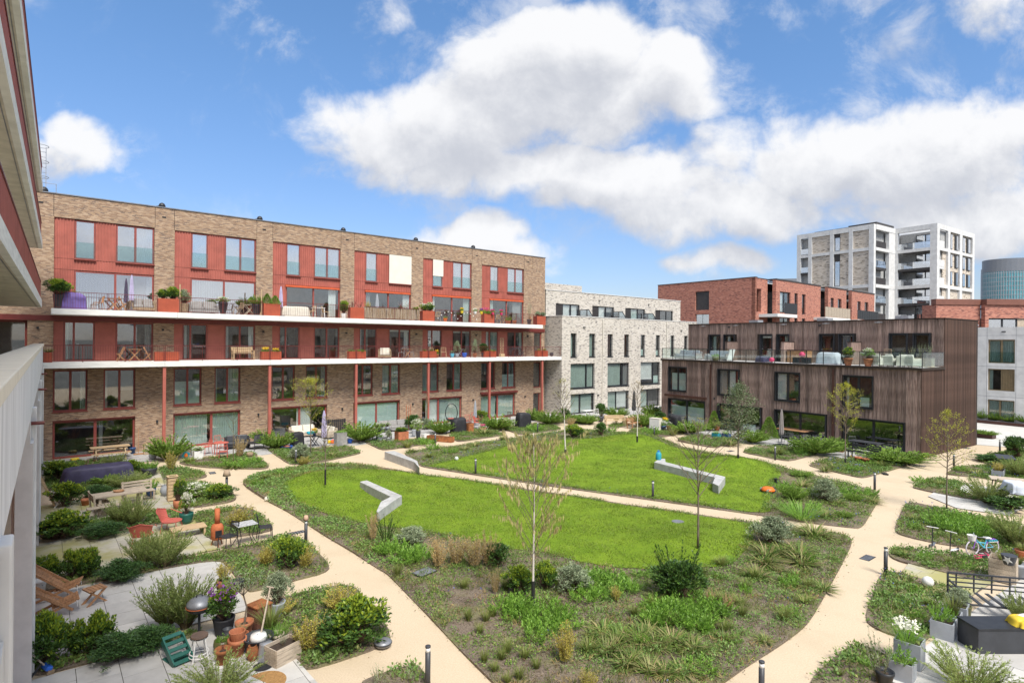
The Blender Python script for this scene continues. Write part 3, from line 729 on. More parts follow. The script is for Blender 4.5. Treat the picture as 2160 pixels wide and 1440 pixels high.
# crumbs of soil and leaves that stray over the path edges
out_ = []
for k in BEDS:
    P_ = grown(POLY[k], 1.03 if k.startswith('isl') else 1.12); q = points_in(P_, 9, [POLY[k]]); q = q[pnoise(q, .8, 3) > 0]; n = len(q)
    if n: out_.append(leafset(np.column_stack([q, np.full(n, .006)]), dirs0(n), RNG.uniform(.02, .06, n), RNG.uniform(.012, .03, n)))
stuff('leaf_litter', joinvt(out_), L_DRY, 'stray soil crumbs and dead leaves along the path edges', 'litter')
_rs = GP([(1300,1215),(1480,1210),(1600,1180),(1780,1150),(1760,1215),(1690,1320),(1560,1400),(1420,1440),(1200,1440),(1250,1330)])
cover(['islandS'], 26, L_COVERG, 'ground_cover', 'dense weedy green growth on the right of the south bed', .075, .026, 12, -.1, .8, 71, .14, .16, LW, region=_rs)
# ------------------------------------------------------------------ building helpers (local x along the front, y away from the viewer, z up)
def wall_holes(x0, x1, z0, z1, holes, y0, y1):
    mb = MB()
    xs = sorted({x0, x1, *[h[0] for h in holes], *[h[1] for h in holes]}); zs = sorted({z0, z1, *[h[2] for h in holes], *[h[3] for h in holes]})
    xs = [x for x in xs if x0 <= x <= x1]; zs = [z for z in zs if z0 <= z <= z1]
    for b, t in zip(zs, zs[1:]):
        run = None
        for l, r in zip(xs, xs[1:]):
            cx, cz = (l+r)/2, (b+t)/2
            hole = any(h[0] < cx < h[1] and h[2] < cz < h[3] for h in holes)
            if not hole: run = [run[0], r] if run else [l, r]
            if (hole or r == xs[-1]) and run: mb.box(run[0], run[1], y0, y1, b, t); run = None
    return mb
def ring(mb, x0, x1, z0, z1, w, y0, y1):
    mb.box(x0, x0+w, y0, y1, z0, z1); mb.box(x1-w, x1, y0, y1, z0, z1)
    mb.box(x0+w, x1-w, y0, y1, z0, z0+w); mb.box(x0+w, x1-w, y0, y1, z1-w, z1)
def curtain(x0, x1, z0, z1, y, amp=.035, pitch=.14):
    n = max(4, int((x1-x0)/pitch)*2); mb = MB(); ph = rnd.uniform(0, 6)
    for i in range(n+1):
        x = x0+(x1-x0)*i/n; yy = y+amp*math.sin(i*math.pi+ph*0)+rnd.uniform(-.01, .01)
        mb.v += [(x, yy+(amp if i % 2 else -amp), z0), (x, yy+(amp if i % 2 else -amp), z1)]
    mb.f = [(2*i, 2*i+2, 2*i+3, 2*i+1) for i in range(n)]
    return mb
def window(par, x0, x1, z0, z1, y=.12, fm=None, bars=(), fw=.07, name='window', glass=None, inside='', sill=None, handle=False, deep=.9, rail=False):
    """a framed window: frame > panes, curtains, room. bars = fractions where a mullion stands. inside: list of (kind, f0, f1[, z fraction from top])"""
    fm = fm or M_REDF; glass = glass or M_GLASS
    mb = MB(); ring(mb, x0, x1, z0, z1, fw, y-.03, y+.06)
    xs = [x0] + [x0+(x1-x0)*b for b in bars] + [x1]
    for x in xs[1:-1]: mb.box(x-fw*.75, x+fw*.75, y-.028, y+.055, z0+fw, z1-fw)
    fr = part(par, name, mb, fm)
    for i, (a, b) in enumerate(zip(xs, xs[1:])):
        a += fw*(1 if i == 0 else .75); b -= fw*(1 if i == len(xs)-2 else .75)
        pm = MB().box(a, b, y+.012, y+.022, z0+fw, z1-fw); part(fr, 'pane', pm, glass)
    for it in inside:
        kind, f0, f1 = it[:3]; zt = it[3] if len(it) > 3 else 1.0
        a = x0+fw+(x1-x0-2*fw)*f0; b = x0+fw+(x1-x0-2*fw)*f1; top = z1-fw*.5; h = z1-z0-fw
        if kind in 'wtg':                      # hanging curtains
            part(fr, 'curtain', curtain(a, b, top-h*zt, top, y+.10), {'w': M_CURT, 't': M_CURTT, 'g': M_CURTG}[kind])
        elif kind in 'bd':                      # roller blinds from the top
            part(fr, 'blind', MB().box(a, b, y+.08, y+.09, top-h*zt, top), {'b': M_CURT, 'd': M_CURTG}[kind])
        elif kind == 'f':                       # frosted film on the lower part
            part(fr, 'frosted_film', MB().box(a, b, y+.03, y+.036, z0+fw, z0+fw+h*zt), M_FROST)
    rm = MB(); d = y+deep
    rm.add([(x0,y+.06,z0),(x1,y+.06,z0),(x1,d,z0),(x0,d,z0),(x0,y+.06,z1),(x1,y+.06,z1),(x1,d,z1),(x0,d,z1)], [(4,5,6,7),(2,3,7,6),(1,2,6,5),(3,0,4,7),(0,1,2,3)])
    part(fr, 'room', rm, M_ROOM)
    if sill: part(fr, 'sill', MB().box(x0-.04, x1+.04, -.05, y-.032, z0-.06, z0-.004), sill)
    if handle:
        hx = x0+(x1-x0)*handle; part(fr, 'handle', MB().bar((hx, y-.06, z0+1.0), (hx+.10, y-.06, z0+1.0), .025).bar((hx, y-.03, z0+1.0), (hx, y-.07, z0+1.0), .025), M_STEEL)
    if rail: part(fr, 'glass_guard', MB().box(x0+.02, x1-.02, y-.055, y-.045, z0+.02, z0+1.0), M_GLASSC)
    return fr
def ribbed(x0, x1, z0, z1, y, pitch=.155, depth=.035):
    """vertical trapezoid ribs"""
    n = max(2, round((x1-x0)/pitch)); p = (x1-x0)/n; mb = MB(); xs = []
    for i in range(n):
        a = x0+i*p; xs += [(a, y), (a+p*.5, y), (a+p*.58, y-depth), (a+p*.92, y-depth)]
    xs.append((x1, y))
    for x, yy in xs: mb.v += [(x, yy, z0), (x, yy, z1)]
    mb.f = [(2*i, 2*i+2, 2*i+3, 2*i+1) for i in range(len(xs)-1)]
    return mb
def railing(par, x0, x1, y, z, h=.96, gap=.12, m=None, ends=True):
    m = m or M_REDD
    fr = MB().box(x0, x1, y-.02, y+.02, z+h-.03, z+h).box(x0, x1, y-.015, y+.015, z+.05, z+.075)
    n = max(1, round((x1-x0)/2.05))
    for i in range(n+1):
        x = x0+(x1-x0)*i/n; x = min(max(x, x0+.018), x1-.018)
        fr.box(x-.018, x+.018, y+.021, y+.05, z-.02, z+h-.031)
    r = part(par, 'railing', fr, m)
    b = MB(); k = int((x1-x0)/gap)
    for i in range(1, k): x = x0+(x1-x0)*i/k; b.box(x-.006, x+.006, y-.006, y+.006, z+.0755, z+h-.0305)
    o = part(r, 'baluster', b, m); o['kind'] = 'stuff'

# ------------------------------------------------------------------ brown brick apartment building with red panels
BR = thing('apartment_building', 'long brown brick apartment block with red ribbed panels and two red railed galleries', 'apartment building', BROWN.w(0, 0), ANG)
BP = 6.09
Z1, Z2 = 5.68, 8.66
holes = []
for k in range(6):
    o = BP*k
    holes += [(o, o+4.03, .0, 2.18), (o, o+1.62, 2.75, 5.17), (o+2.4, o+4.02, 2.75, 5.17), (o, o+4.95, Z1, 8.02), (o, o+4.98, Z2, 14.02)]
holes += [(36.73, 37.72, 2.6, 5.1), (36.73, 37.66, 0, 2.1), (36.75, 37.75, Z1, 8.0), (-6.9, -1.15, Z1, 8.02)]
part(BR, 'wall', wall_holes(-7, 38.15, 0, 15.34, holes, 0, .45), M_BROWN, label='brown mixed brick front wall')
part(BR, 'wall', MB().box(38.15-.45, 38.15, .451, 11, 0, 15.34).box(-7, 38.15, 11.01, 11.4, 0, 15.34), M_BROWN)
part(BR, 'roof', MB().box(-7, 37.69, .452, 11, 14.9, 15.05), M_DARKR)
part(BR, 'coping', MB().box(-7.02, 38.2, -.05, .5, 15.342, 15.40).box(37.68, 38.2, .502, 11.4, 15.342, 15.40), M_GREY)
for k in range(7):
    for x in (BP*k-.02, BP*k+5.0):
        if x < 37.5: part(BR, 'expansion_joint', MB().box(x-.012, x+.012, -.003, .002, 14.03, 15.33), M_WOODG)
part(BR, 'beam', MB().box(-7, 38.1, -.08, -.004, 8.03, 8.34), M_REDD, label='dark red steel beam under the upper gallery')
for k in range(-1, 7):
    a, b = BP*k-.12, BP*(k+1)-.135
    if k >= 0 and k < 6: part(BR, 'upper_slab', MB().box(a, min(b, 36.05), -2.05, -.005, 8.345, Z2), M_SLAB)
    a, b = 5.3+6.17*(k-1)+.012, 5.3+6.17*k
    part(BR, 'lower_slab', MB().box(max(a, -.75), b if k < 6 else 38.52, -2.05, -.005, 5.36, Z1), M_SLAB)
for k in range(6):
    x = 5.3+6.17*k
    part(BR, 'column', MB().box(x-.085, x+.085, -1.97, -1.80, 0, 5.355), M_RED)
GF = [('wt', [('g', .55, .6)]), ('c', [('t', .0, .5), ('t', .55, 1)]), ('c', [('w', .45, .72)]), ('c', [('f', .02, .98, .93)]), ('c', [('w', .1, .42), ('t', .46, 1)]), ('c', [('t', .0, .45), ('t', .5, 1)])]
W1 = [[('t', .82, 1)], [('w', .0, .08), ('d', .5, 1, .55)], [('f', .0, 1, .62)], [('t', .55, 1), ('t', 0, .08)], [], [('g', .78, 1)], [('g', .6, .7)], [('t', 0, .4), ('t', .55, 1)], [('t', 0, .4), ('d', .5, 1, .6), ('t', .5, 1)], [('t', .55, 1)], [], [('f', .0, 1, .5)]]
U1 = [[], [('w', .52, 1)], [('b', 0, 1)], [('b', 0, .48), ('d', .52, 1, .55)], [('w', 0, 1)], [('w', 0, .45), ('w', .6, .95)], [('w', 0, 1)], [], [], [('w', .1, .4), ('w', .55, .9)], [('w', 0, .5)], [('w', 0, .45), ('w', .55, 1)]]
D2 = [[('t', 0, .12)], [('g', .8, 1)], [('w', .05, .15)], [('w', .0, .1), ('w', .82, 1)], [], [('g', .9, 1)], [('w', .0, .1), ('t', .4, .5)], [('b', 0, 1, .08), ('w', .75, .95)], [('f', .05, .3, .55)], [('b', .0, 1, .08), ('g', .75, 1)], [('b', 0, .3), ('t', .45, 1)], [('t', .8, 1)]]
for k in range(6):
    o = BP*k
    window(BR, o+.01, o+4.02, .02, 2.17, .2, bars=(.5,) if k not in (1, 4) else (.56,) if k == 1 else (.42,), fw=.10, inside=GF[k][1], handle=.04, deep=2.5, name='sliding_door')
    window(BR, o+.01, o+1.61, 2.76, 5.16, .16, bars=(.5,), fw=.08, inside=W1[2*k], sill=M_REDF)
    window(BR, o+2.41, o+4.01, 2.76, 5.16, .16, bars=(.5,), fw=.08, inside=W1[2*k+1], sill=M_REDF)
    part(BR, 'brick_edge', MB().box(o-.0, o+4.03, -.012, -.002, 2.19, 2.25), M_REDD)
    # second floor: flat red panels, garden door, double window
    for a, b in ((0, .48), (1.95, 3.0)): part(BR, 'cladding_panel', MB().box(o+a+.008, o+b-.008, .06, .1, Z1+.01, 8.01), M_RED)
    window(BR, o+.485, o+1.94, Z1+.01, 8.01, .10, bars=(.32,), fw=.07, inside=D2[2*k], handle=.42, name='garden_door')
    window(BR, o+3.005, o+4.94, Z1+.01, 8.01, .10, bars=(.5,), fw=.075, inside=D2[2*k+1])
    # third floor: tall glazing under ribbed panels, fourth floor windows
    part(BR, 'cladding_panel', ribbed(o+.01, o+.94, Z2+.01, 11.02, .10), M_RED)
    part(BR, 'cladding_panel', ribbed(o+.01, o+4.97, 11.04, 11.66, .10), M_RED)
    part(BR, 'cladding_panel', ribbed(o+.01, o+.95, 11.68, 14.01, .10), M_RED)
    part(BR, 'cladding_panel', ribbed(o+1.96, o+2.97, 11.68, 14.01, .10), M_RED)
    part(BR, 'panel_joint', MB().box(o, o+4.98, .095, .12, 11.022, 11.04).box(o, o+4.98, .095, .12, 11.66, 11.68), M_WOODG)
    window(BR, o+.95, o+4.96, Z2+.01, 11.0, .14, bars=(.50,), fw=.075, inside=[[('w', .02, .5), ('w', .92, 1)], [('g', 0, .48), ('t', .0, .3)], [('w', .8, .95)], [('g', .0, .1), ('w', .85, 1)], [('w', 0, .06), ('t', .82, .97)], [('t', 0, .1), ('g', .7, .95)]][k], deep=2.2, name='terrace_door', glass=M_GLASSR if k in (0, 1) else M_GLASS)
    window(BR, o+.96, o+1.95, 11.70, 13.98, .12, fw=.08, inside=U1[2*k], glass=M_GLASSR, sill=M_REDF, rail=True)
    window(BR, o+2.98, o+4.96, 11.70, 13.98, .12, bars=(.5,), fw=.08, inside=U1[2*k+1], glass=M_GLASSR, sill=M_REDF, rail=True)
    if k >= 2: part(BR, 'awning', MB().box(o+.9, o+4.9, -.06, .058, 10.86, 11.0), M_ORANGE, label='orange rolled awning over the terrace door')
part(BR, 'sun_screen', MB().box(3*BP+2.96, 3*BP+4.97, -.03, .0, 11.66, 13.99), M_BLIND, label='lowered cream sun screen over the double window')
part(BR, 'sun_screen', MB().box(4*BP+.95, 4*BP+1.97, -.03, .0, 12.6, 13.99), M_BLIND, label='half lowered cream sun screen over the narrow window')
window(BR, 36.74, 37.71, 2.61, 5.09, .16, fw=.08); window(BR, 36.74, 37.65, .01, 2.09, .16, fw=.08, name='door', handle=.12); window(BR, 36.76, 37.74, Z1+.01, 7.99, .12, fw=.08)
window(BR, -4.0, -1.16, Z1+.01, 8.01, .3, bars=(.5,), fw=.1, inside=[('w', .2, .3)]); window(BR, -6.89, -4.02, Z1+.01, 8.01, .3, bars=(.5,), fw=.1)
wl = MB()
for k in range(7):
    x = -.7 if k == 0 else BP*k-.62
    wl.cbox(x, -.06, 7.55, .11, .12, .12)
    if k: wl.cbox(BP*k-.9, -.06, 1.75, .10, .12, .16)
    wl.cbox(BP*k-.6 if k else -.6, -.012, 14.72, .22, .02, .08)
part(BR, 'wall_lamp', wl, M_BLK)
part(BR, 'awning_box', MB().box(5*BP-.1, 5*BP+4.2, -.18, -.013, 2.3, 2.46), M_REDD, label='brown awning box above a ground floor door')
for k, s in enumerate((-.46, 5.54, 11.61, 17.85, 24.31, 30.29)):
    hb = MB().lathe([(.17, 0), (.17, .14), (.2, .15), (.2, .25), (.15, .36), (.06, .42), (0, .43)], 10, (s, 1.2, 15.05)).bar((s, 1.2, 15.2), (s-.5, 1.5, 15.1), .2)
    hb.v = [(x, y, z+.42) for x, y, z in hb.v]
    part(BR, 'roof_vent', hb, M_BLK, True)
for k in range(6):
    a, b = BP*k-.02, BP*k+4.9
    railing(BR, a, b, -1.98, Z2)
railing(BR, 36.0-1.05, 36.0, -1.98, Z2)
for k in range(7):
    a = -.7 if k == 0 else 5.3+6.17*(k-1)+.02; b = 5.3+6.17*k-.02 if k < 6 else 38.45
    railing(BR, a, b, -1.98, Z1)
lad = MB()
LX = .72
for dx in (0, .5): lad.tube([(-1.6+dx+LX, 1.5, 15.05), (-1.6+dx+LX, 1.5, 18.3)], .022, 5)
for i in range(10): lad.tube([(-1.6+LX, 1.5, 15.3+i*.3), (-1.1+LX, 1.5, 15.3+i*.3)], .014, 4)
for z in (16.4, 17.3, 18.2): lad.tube([(-1.35+LX+.38*math.cos(t*.52), 1.4+.42*math.sin(t*.52)-.4, z) for t in range(13)], .018, 5)
lad.tube([(-1.1+LX, 1.5, 16.2), (.1, 1.5, 16.2), (.1, 1.5, 15.05)], .02, 5)
part(BR, 'cage_ladder', lad, M_STEEL)

# ------------------------------------------------------------------ pale brick houses
WH = thing('terraced_houses', 'pale mottled brick terrace with black window frames and a set-back top storey', 'houses', WHITE.w(0, 0), ANG)
hs = []
NW = [(1.18, 2.0), (3.8, 4.68), (6.54, 7.33), (9.15, 9.95), (11.9, 12.65), (14.55, 15.3), (17.25, 18.0), (19.9, 20.65)]
BW = [(1.2, 4.63), (6.57, 10.0), (11.92, 15.35), (17.3, 20.7)]
for a, b in NW: hs.append((a, b, 5.6, 7.95))
for a, b in BW: hs += [(a, b, 2.5, 4.95), (a+.04, b+.02, 0, 1.97)]
part(WH, 'wall', wall_holes(0, 22.4, -.1, 9.60, hs, 0, .4), M_WHITEB)
part(WH, 'wall', MB().box(0, .4, .401, 9, 0, 9.6).box(22.0, 22.4, .401, 9, 0, 9.6), M_WHITEB, label='side wall of pale mottled brick')
part(WH, 'coping', MB().box(-.04, 22.44, -.04, .44, 9.602, 9.66).box(-.04, .44, .442, 9, 9.602, 9.66), M_CONC)
part(WH, 'roof', MB().box(.402, 22, .402, 9, 9.3, 9.42), M_DARKR)
ph = [(1.5, 4.93, 9.75, 11.0), (6.86, 10.36, 9.75, 11.0), (12.25, 15.79, 9.75, 11.0), (17.7, 21.17, 9.75, 11.0)]
part(WH, 'wall', wall_holes(.15, 22.7, 9.43, 12.28, ph, 2.5, 2.85), M_WHITEB, label='pale brick wall of the set-back top storey')
part(WH, 'wall', MB().box(.15, .5, 2.851, 10, 9.43, 12.28).box(22.35, 22.7, 2.851, 10, 9.43, 12.28).box(.15, 22.7, 10.01, 10.3, 9.43, 12.28), M_WHITEB)
part(WH, 'coping', MB().box(.1, 22.75, 2.45, 2.9, 12.282, 12.34), M_CONC)
part(WH, 'roof', MB().box(.5, 22.35, 2.852, 10, 12.0, 12.1), M_DARKR)
part(WH, 'stair_tower', MB().box(3.5, 15.0, 12.0, 17, 10.0, 14.3), M_WHITEB, label='pale brick block rising behind the terrace roof')
for i, (a, b) in enumerate(NW): window(WH, a+.01, b-.01, 5.62, 7.94, .2, M_BLK, fw=.07, inside=[[('t', .0, .6)], [('t', 0, .8)], [('g', 0, .35)], [('t', 0, .4)], [('f', 0, 1, .3)], [('f', 0, 1, .25)], [('t', .0, .7)], [('f', 0, 1, .3)]][i], sill=M_BLK)
for i, (a, b) in enumerate(BW):
    window(WH, a+.01, b-.01, 2.52, 4.94, .2, M_BLK, bars=(.70,), fw=.08, inside=[[('t', 0, .68), ('t', .76, 1)], [('t', 0, .66), ('g', .8, 1)], [('b', 0, .66, .8), ('f', .72, 1, .35)], [('t', 0, .6)]][i], sill=M_BLK)
    window(WH, a+.05, b+.01, .01, 1.96, .2, M_BLK, bars=((.42,), (.44,), (.42,), (.5,))[i], fw=.08, inside=[[('t', 0, .4), ('t', .48, .95)], [('t', 0, .42), ('b', .47, .95, .9)], [('t', 0, .38)], []][i], handle=.92, name='sliding_door')
    p = ph[i]
    part(WH, 'dark_panel', ribbed(p[0]+.02, p[0]+1.02, 9.76, 10.99, 2.6, .12, .03), M_DKP)
    window(WH, p[0]+1.03, p[1]-.01, 9.76, 10.99, 2.62, M_BLK, bars=(.5,), fw=.07, inside=[[('w', 0, .42), ('w', .52, .9)], [('w', 0, .4), ('d', .5, .9, .5)], [('t', 0, .5)], [('w', 0, .06)]][i])
for x in (4.95, 10.2, 15.5):
    sc = MB(); q = [(x, 2.49, 9.68), (x, .6, 9.68), (x, 1.2, 10.45), (x, 2.49, 10.45)]
    for a, b in zip(q, q[1:] + q[:1]): sc.bar(a, b, .06)
    f = part(WH, 'privacy_screen', sc, M_BLK); part(f, 'pane', MB().add([(x-.006, y, z) for _, y, z in q] + [(x+.006, y, z) for _, y, z in q], [(0, 1, 2, 3), (7, 6, 5, 4)]), M_GLASSR)
part(WH, 'downpipe', MB().tube([(5.75, -.06, 0), (5.75, -.06, 9.4)], .045, 6).tube([(16.5, -.06, 0), (16.5, -.06, 9.4)], .045, 6), M_CREAM)
part(WH, 'wall_lamp', MB().cbox(3.0, -.08, 8.55, .22, .16, .07).cbox(19.3, -.08, 8.55, .22, .16, .07).cbox(5.1, -.06, 1.6, .12, .12, .18).cbox(7.9, 2.4, 11.55, .16, .18, .08).cbox(16.4, 2.4, 11.55, .16, .18, .08), M_BLK)

# ------------------------------------------------------------------ dark timber building
WD = thing('timber_building', 'dark weathered timber clad building with a glass railed roof terrace', 'house', WOOD.w(0, 0), WOOD.ang)
WL = 20.77
M_BRN = mat('dark_brown_metal', (.075, .032, .024), .5, .15, 3)
TZ = 5.62
wh = []
W1F = [(.77, 2.84), (5.97, 7.97), (11.08, 13.02), (16.09, 18.01)]; WGF = [(.8, 4.78), (6.02, 9.91), (11.07, 14.95), (16.11, 19.89)]
for a, b in W1F: wh.append((a, b, 2.75, 4.97))
for a, b in WGF: wh.append((a, b, .0, 2.13))
UD = [(2.50, 3.71), (4.01, 5.13), (7.56, 8.70), (9.07, 10.13), (12.55, 13.71), (14.0, 15.11), (17.45, 18.62), (18.93, 19.97)]
uh = [(a, b, TZ+.03, 7.87) for a, b in UD]
lw = part(WD, 'wall', wall_holes(0, WL, 0, TZ-.12, wh, .03, .3), M_WOODG)
uw = part(WD, 'wall', wall_holes(.15, WL, TZ, 8.80, uh, 3.53, 3.8), M_WOODG)
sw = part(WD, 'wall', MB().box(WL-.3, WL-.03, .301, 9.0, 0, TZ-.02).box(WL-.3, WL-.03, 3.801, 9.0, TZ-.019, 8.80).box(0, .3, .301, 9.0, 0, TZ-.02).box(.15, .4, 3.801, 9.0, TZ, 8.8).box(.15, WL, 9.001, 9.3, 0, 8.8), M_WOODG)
def planks(par, x0, x1, z0, z1, holes, y, wmin, wmax, axis='x', m=None, gap=.012):
    m = m or M_WOOD; x = x0; cnt = 0
    while x < x1-.04:
        w = min(rnd.uniform(wmin, wmax), x1-x)
        iv = [(z0, z1)]
        for h in holes:
            if h[0] < x+w-.02 and h[1] > x+.02:
                nv = []
                for a, b in iv:
                    if h[2] > a+.03: nv.append((a, min(b, h[2])))
                    if h[3] < b-.03: nv.append((max(a, h[3]), b))
                iv = [q for q in nv if q[1]-q[0] > .03]
        d = rnd.choice((.018, .024, .03, .045)) if axis == 'x' else .06
        for a, b in iv:
            mb = MB()
            if axis == 'x': mb.box(0, w-gap, -d, 0, 0, b-a)
            else: mb.box(0, d, 0, w-gap, 0, b-a)
            link('plank', mb.mesh('plank', m), par, (x, y, a) if axis == 'x' else (y, x, a)); cnt += 1
        x += w
planks(lw, 0, WL, .02, TZ-.13, wh, .03, .17, .27)
planks(uw, .15, WL, TZ+.02, 8.78, uh, 3.53, .15, .30)
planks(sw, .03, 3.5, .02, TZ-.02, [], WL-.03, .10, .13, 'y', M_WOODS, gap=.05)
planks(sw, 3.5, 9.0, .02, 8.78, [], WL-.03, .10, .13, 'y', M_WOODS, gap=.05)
part(WD, 'roof', MB().box(.4, WL-.3, 3.801, 9.0, 8.55, 8.65), M_DARKR)
part(WD, 'coping', MB().box(.1, WL+.06, 3.44, 3.85, 8.802, 8.86).box(WL-.35, WL+.06, 3.851, 9.3, 8.802, 8.86), M_WOODG)
part(WD, 'terrace_floor', MB().box(0, WL+.05, -.08, 3.528, TZ-.118, TZ), M_CONC)
part(WD, 'terrace_edge', MB().box(-.04, WL+.09, -.14, -.081, TZ-.14, TZ+.02).box(WL+.051, WL+.10, -.08, 3.4, TZ-.14, TZ+.02), M_WOODG)
for i, (a, b) in enumerate(W1F):
    window(WD, a+.06, b-.06, 2.81, 4.91, .10, M_BLK, bars=(.5,), fw=.09, inside=[[('f', .1, .48, .75), ('f', .55, .95, .75)], [('g', .0, .38), ('w', .52, .85)], [('w', .0, .4)], [('w', .02, .1), ('f', .55, .9, .3)]][i])
    s = MB(); ring(s, a, b, 2.75, 4.97, .055, -.06, .06); part(WD, 'window_surround', s, M_BLK)
for i, (a, b) in enumerate(WGF):
    window(WD, a+.06, b-.06, .01, 2.07, .10, M_BLK, bars=(.5,), fw=.10, inside=[[('f', .05, .48, .72), ('f', .52, .98, .72)], [('f', .6, .9, .3)], [], []][i], handle=.03, deep=3, name='sliding_door')
    s = MB(); ring(s, a, b, -.1, 2.13, .055, -.06, .06); part(WD, 'window_surround', s, M_BLK)
for i, (a, b) in enumerate(UD):
    window(WD, a+.06, b-.06, TZ+.04, 7.81, 3.60, M_BLK, fw=.10, inside=[[('t', .2, .55)], [('w', .2, .5)], [('b', .0, 1, .1)], [('t', .6, .9)], [], [('g', .1, .8)], [], [('f', 0, 1, .1)]][i], handle=.1 if i % 2 == 0 else False, name='terrace_door')
    s = MB(); ring(s, a, b, TZ-.1, 7.87, .055, 3.44, 3.56); part(WD, 'window_surround', s, M_BLK)
part(WD, 'awning_box', MB().box(.5, 4.95, -.20, -.061, 2.30, 2.50), M_BRN, label='rust brown awning box over the first garden door')
part(WD, 'downpipe', MB().box(5.25, 5.38, -.08, -.02, .02, 5.3).box(15.35, 15.48, -.08, -.02, .02, 5.3), M_BRN)
for x in (5.35, 10.45, 15.5): part(WD, 'terrace_screen', MB().box(x-.13, x+.13, 2.0, 3.43, TZ+.001, 7.22), M_WOOD); part(WD, 'screen_cap', MB().box(x-.16, x+.16, 1.97, 3.43, 7.222, 7.26), M_WOODG)
gr = MB().box(.02, WL+.06, -.03, .03, TZ+.95, TZ+.99).box(.02, WL+.06, -.025, .025, TZ+.06, TZ+.09).box(WL+.0, WL+.06, .031, 3.35, TZ+.95, TZ+.99)
np_ = 17
for i in range(np_+1): x = .04+(WL)*i/np_; gr.box(x-.02, x+.02, -.022, .022, TZ+.021, TZ+.949)
gf = part(WD, 'terrace_railing', gr, M_BLK)
for i in range(np_): a = .04+WL*i/np_; part(gf, 'pane', MB().box(a+.025, a+WL/np_-.025, -.006, .006, TZ+.10, TZ+.94), M_GLASSC)
part(gf, 'pane', MB().box(WL+.02, WL+.032, .08, 3.3, TZ+.10, TZ+.94), M_GLASSC)
for x in (1.9, 5.3, 9.7, 13.1, 16.8): 
    part(WD, 'roof_bracket', MB().cbox(x, 3.40, 8.62, .5, .05, .05).cbox(x, 3.38, 8.60, .16, .08, .1), M_STEEL)
part(WD, 'wall_lamp', MB().cbox(4.6, 3.42, 8.45, .16, .12, .1).cbox(12.6, 3.42, 8.45, .16, .12, .1).cbox(5.7, -.05, 2.4, .1, .1, .16).cbox(15.9, -.05, 2.4, .1, .1, .16), M_BLK)
for x in (6.2, 12.2, 17.8): part(WD, 'roof_unit', MB().cbox(x, 5, 8.65, .85, .8, .47), M_STEEL)

# ------------------------------------------------------------------ pale concrete block at the right edge
_cp = G(2047, 889); CON = Plane(_cp, (_wc - _wl))
CB = thing('concrete_block', 'white concrete panel apartment block with bronze window frames beyond the yard', 'apartment building', CON.w(0, 0), CON.ang)
CX = [(1.27, 3.2), (4.3, 6.2), (7.4, 9.3)]
ch = [(-.9, .1, 5.5, 7.63), (-.9, .1, 3.0, 4.9)]
for a, b in CX: ch += [(a, b, 5.5, 7.63), (a, b, 3.02, 4.98), (a, b, .3, 2.2)]
part(CB, 'wall', wall_holes(-1.0, 14, 0, 8.75, ch, 0, .4), M_CONC)
part(CB, 'wall', MB().box(-1.0, -.6, .401, 12, 0, 8.75).box(-.6, 14, 11.6, 12, 0, 8.75), M_CONC)
part(CB, 'roof', MB().box(-.598, 14, .402, 11.6, 8.3, 8.4), M_DARKR)
cj = MB()
for x in (1.2, 3.28, 4.2, 6.3, 7.3): cj.box(x-.01, x+.01, -.003, .002, 0, 8.74)
for z in (2.5, 5.2, 8.0): cj.box(-1, 14, -.004, .002, z-.01, z+.01)
part(CB, 'panel_joint', cj, M_GREY)
for i, (a, b) in enumerate(CX):
    window(CB, a+.01, b-.01, 5.51, 7.62, .15, M_BRONZE, bars=(.5,), fw=.10, inside=[('t', 0, .42), ('t', .55, 1)], rail=True)
    m = a+(b-a)*.52
    window(CB, a+.01, m, 3.03, 4.97, .15, M_BRONZE, fw=.08, inside=[('t', 0, .3)])
    part(CB, 'slatted_panel', ribbed(m+.01, b-.01, 3.03, 4.97, .12, .12, .04), M_BRONZE)
    window(CB, a+.01, b-.01, .31, 2.19, .15, M_BRONZE, bars=(.45,), fw=.08, inside=[('t', 0, .4), ('t', .5, 1)], name='sliding_door')
part(CB, 'dark_panel', MB().box(-.9, .1, .1, .14, 5.5, 7.63).box(-.9, .1, .1, .14, 3, 4.9), M_BRONZE)
part(CB, 'wall_vent', MB().cbox(2.4, -.02, 8.3, .3, .04, .08), M_BLK); part(CB, 'roof_vent', MB().tube([(-.2, 1, 8.4), (-.2, 1, 8.95), (.1, 1, 9.05), (.2, 1, 8.9)], .1, 8), M_STEEL)

# ------------------------------------------------------------------ red brick apartments behind
_rp = Vector((*(Vector(ray(1593, 586)[:2])*78), 0)); RL = Plane(_rp, _wc-_wl); RR = Plane(_rp, BROWN.d)
RB = thing('red_brick_flats', 'red brick flats with stepped bays and white balcony slabs behind the timber building', 'apartment building', (_rp.x, _rp.y, 0), RR.ang)
RT = 15.9
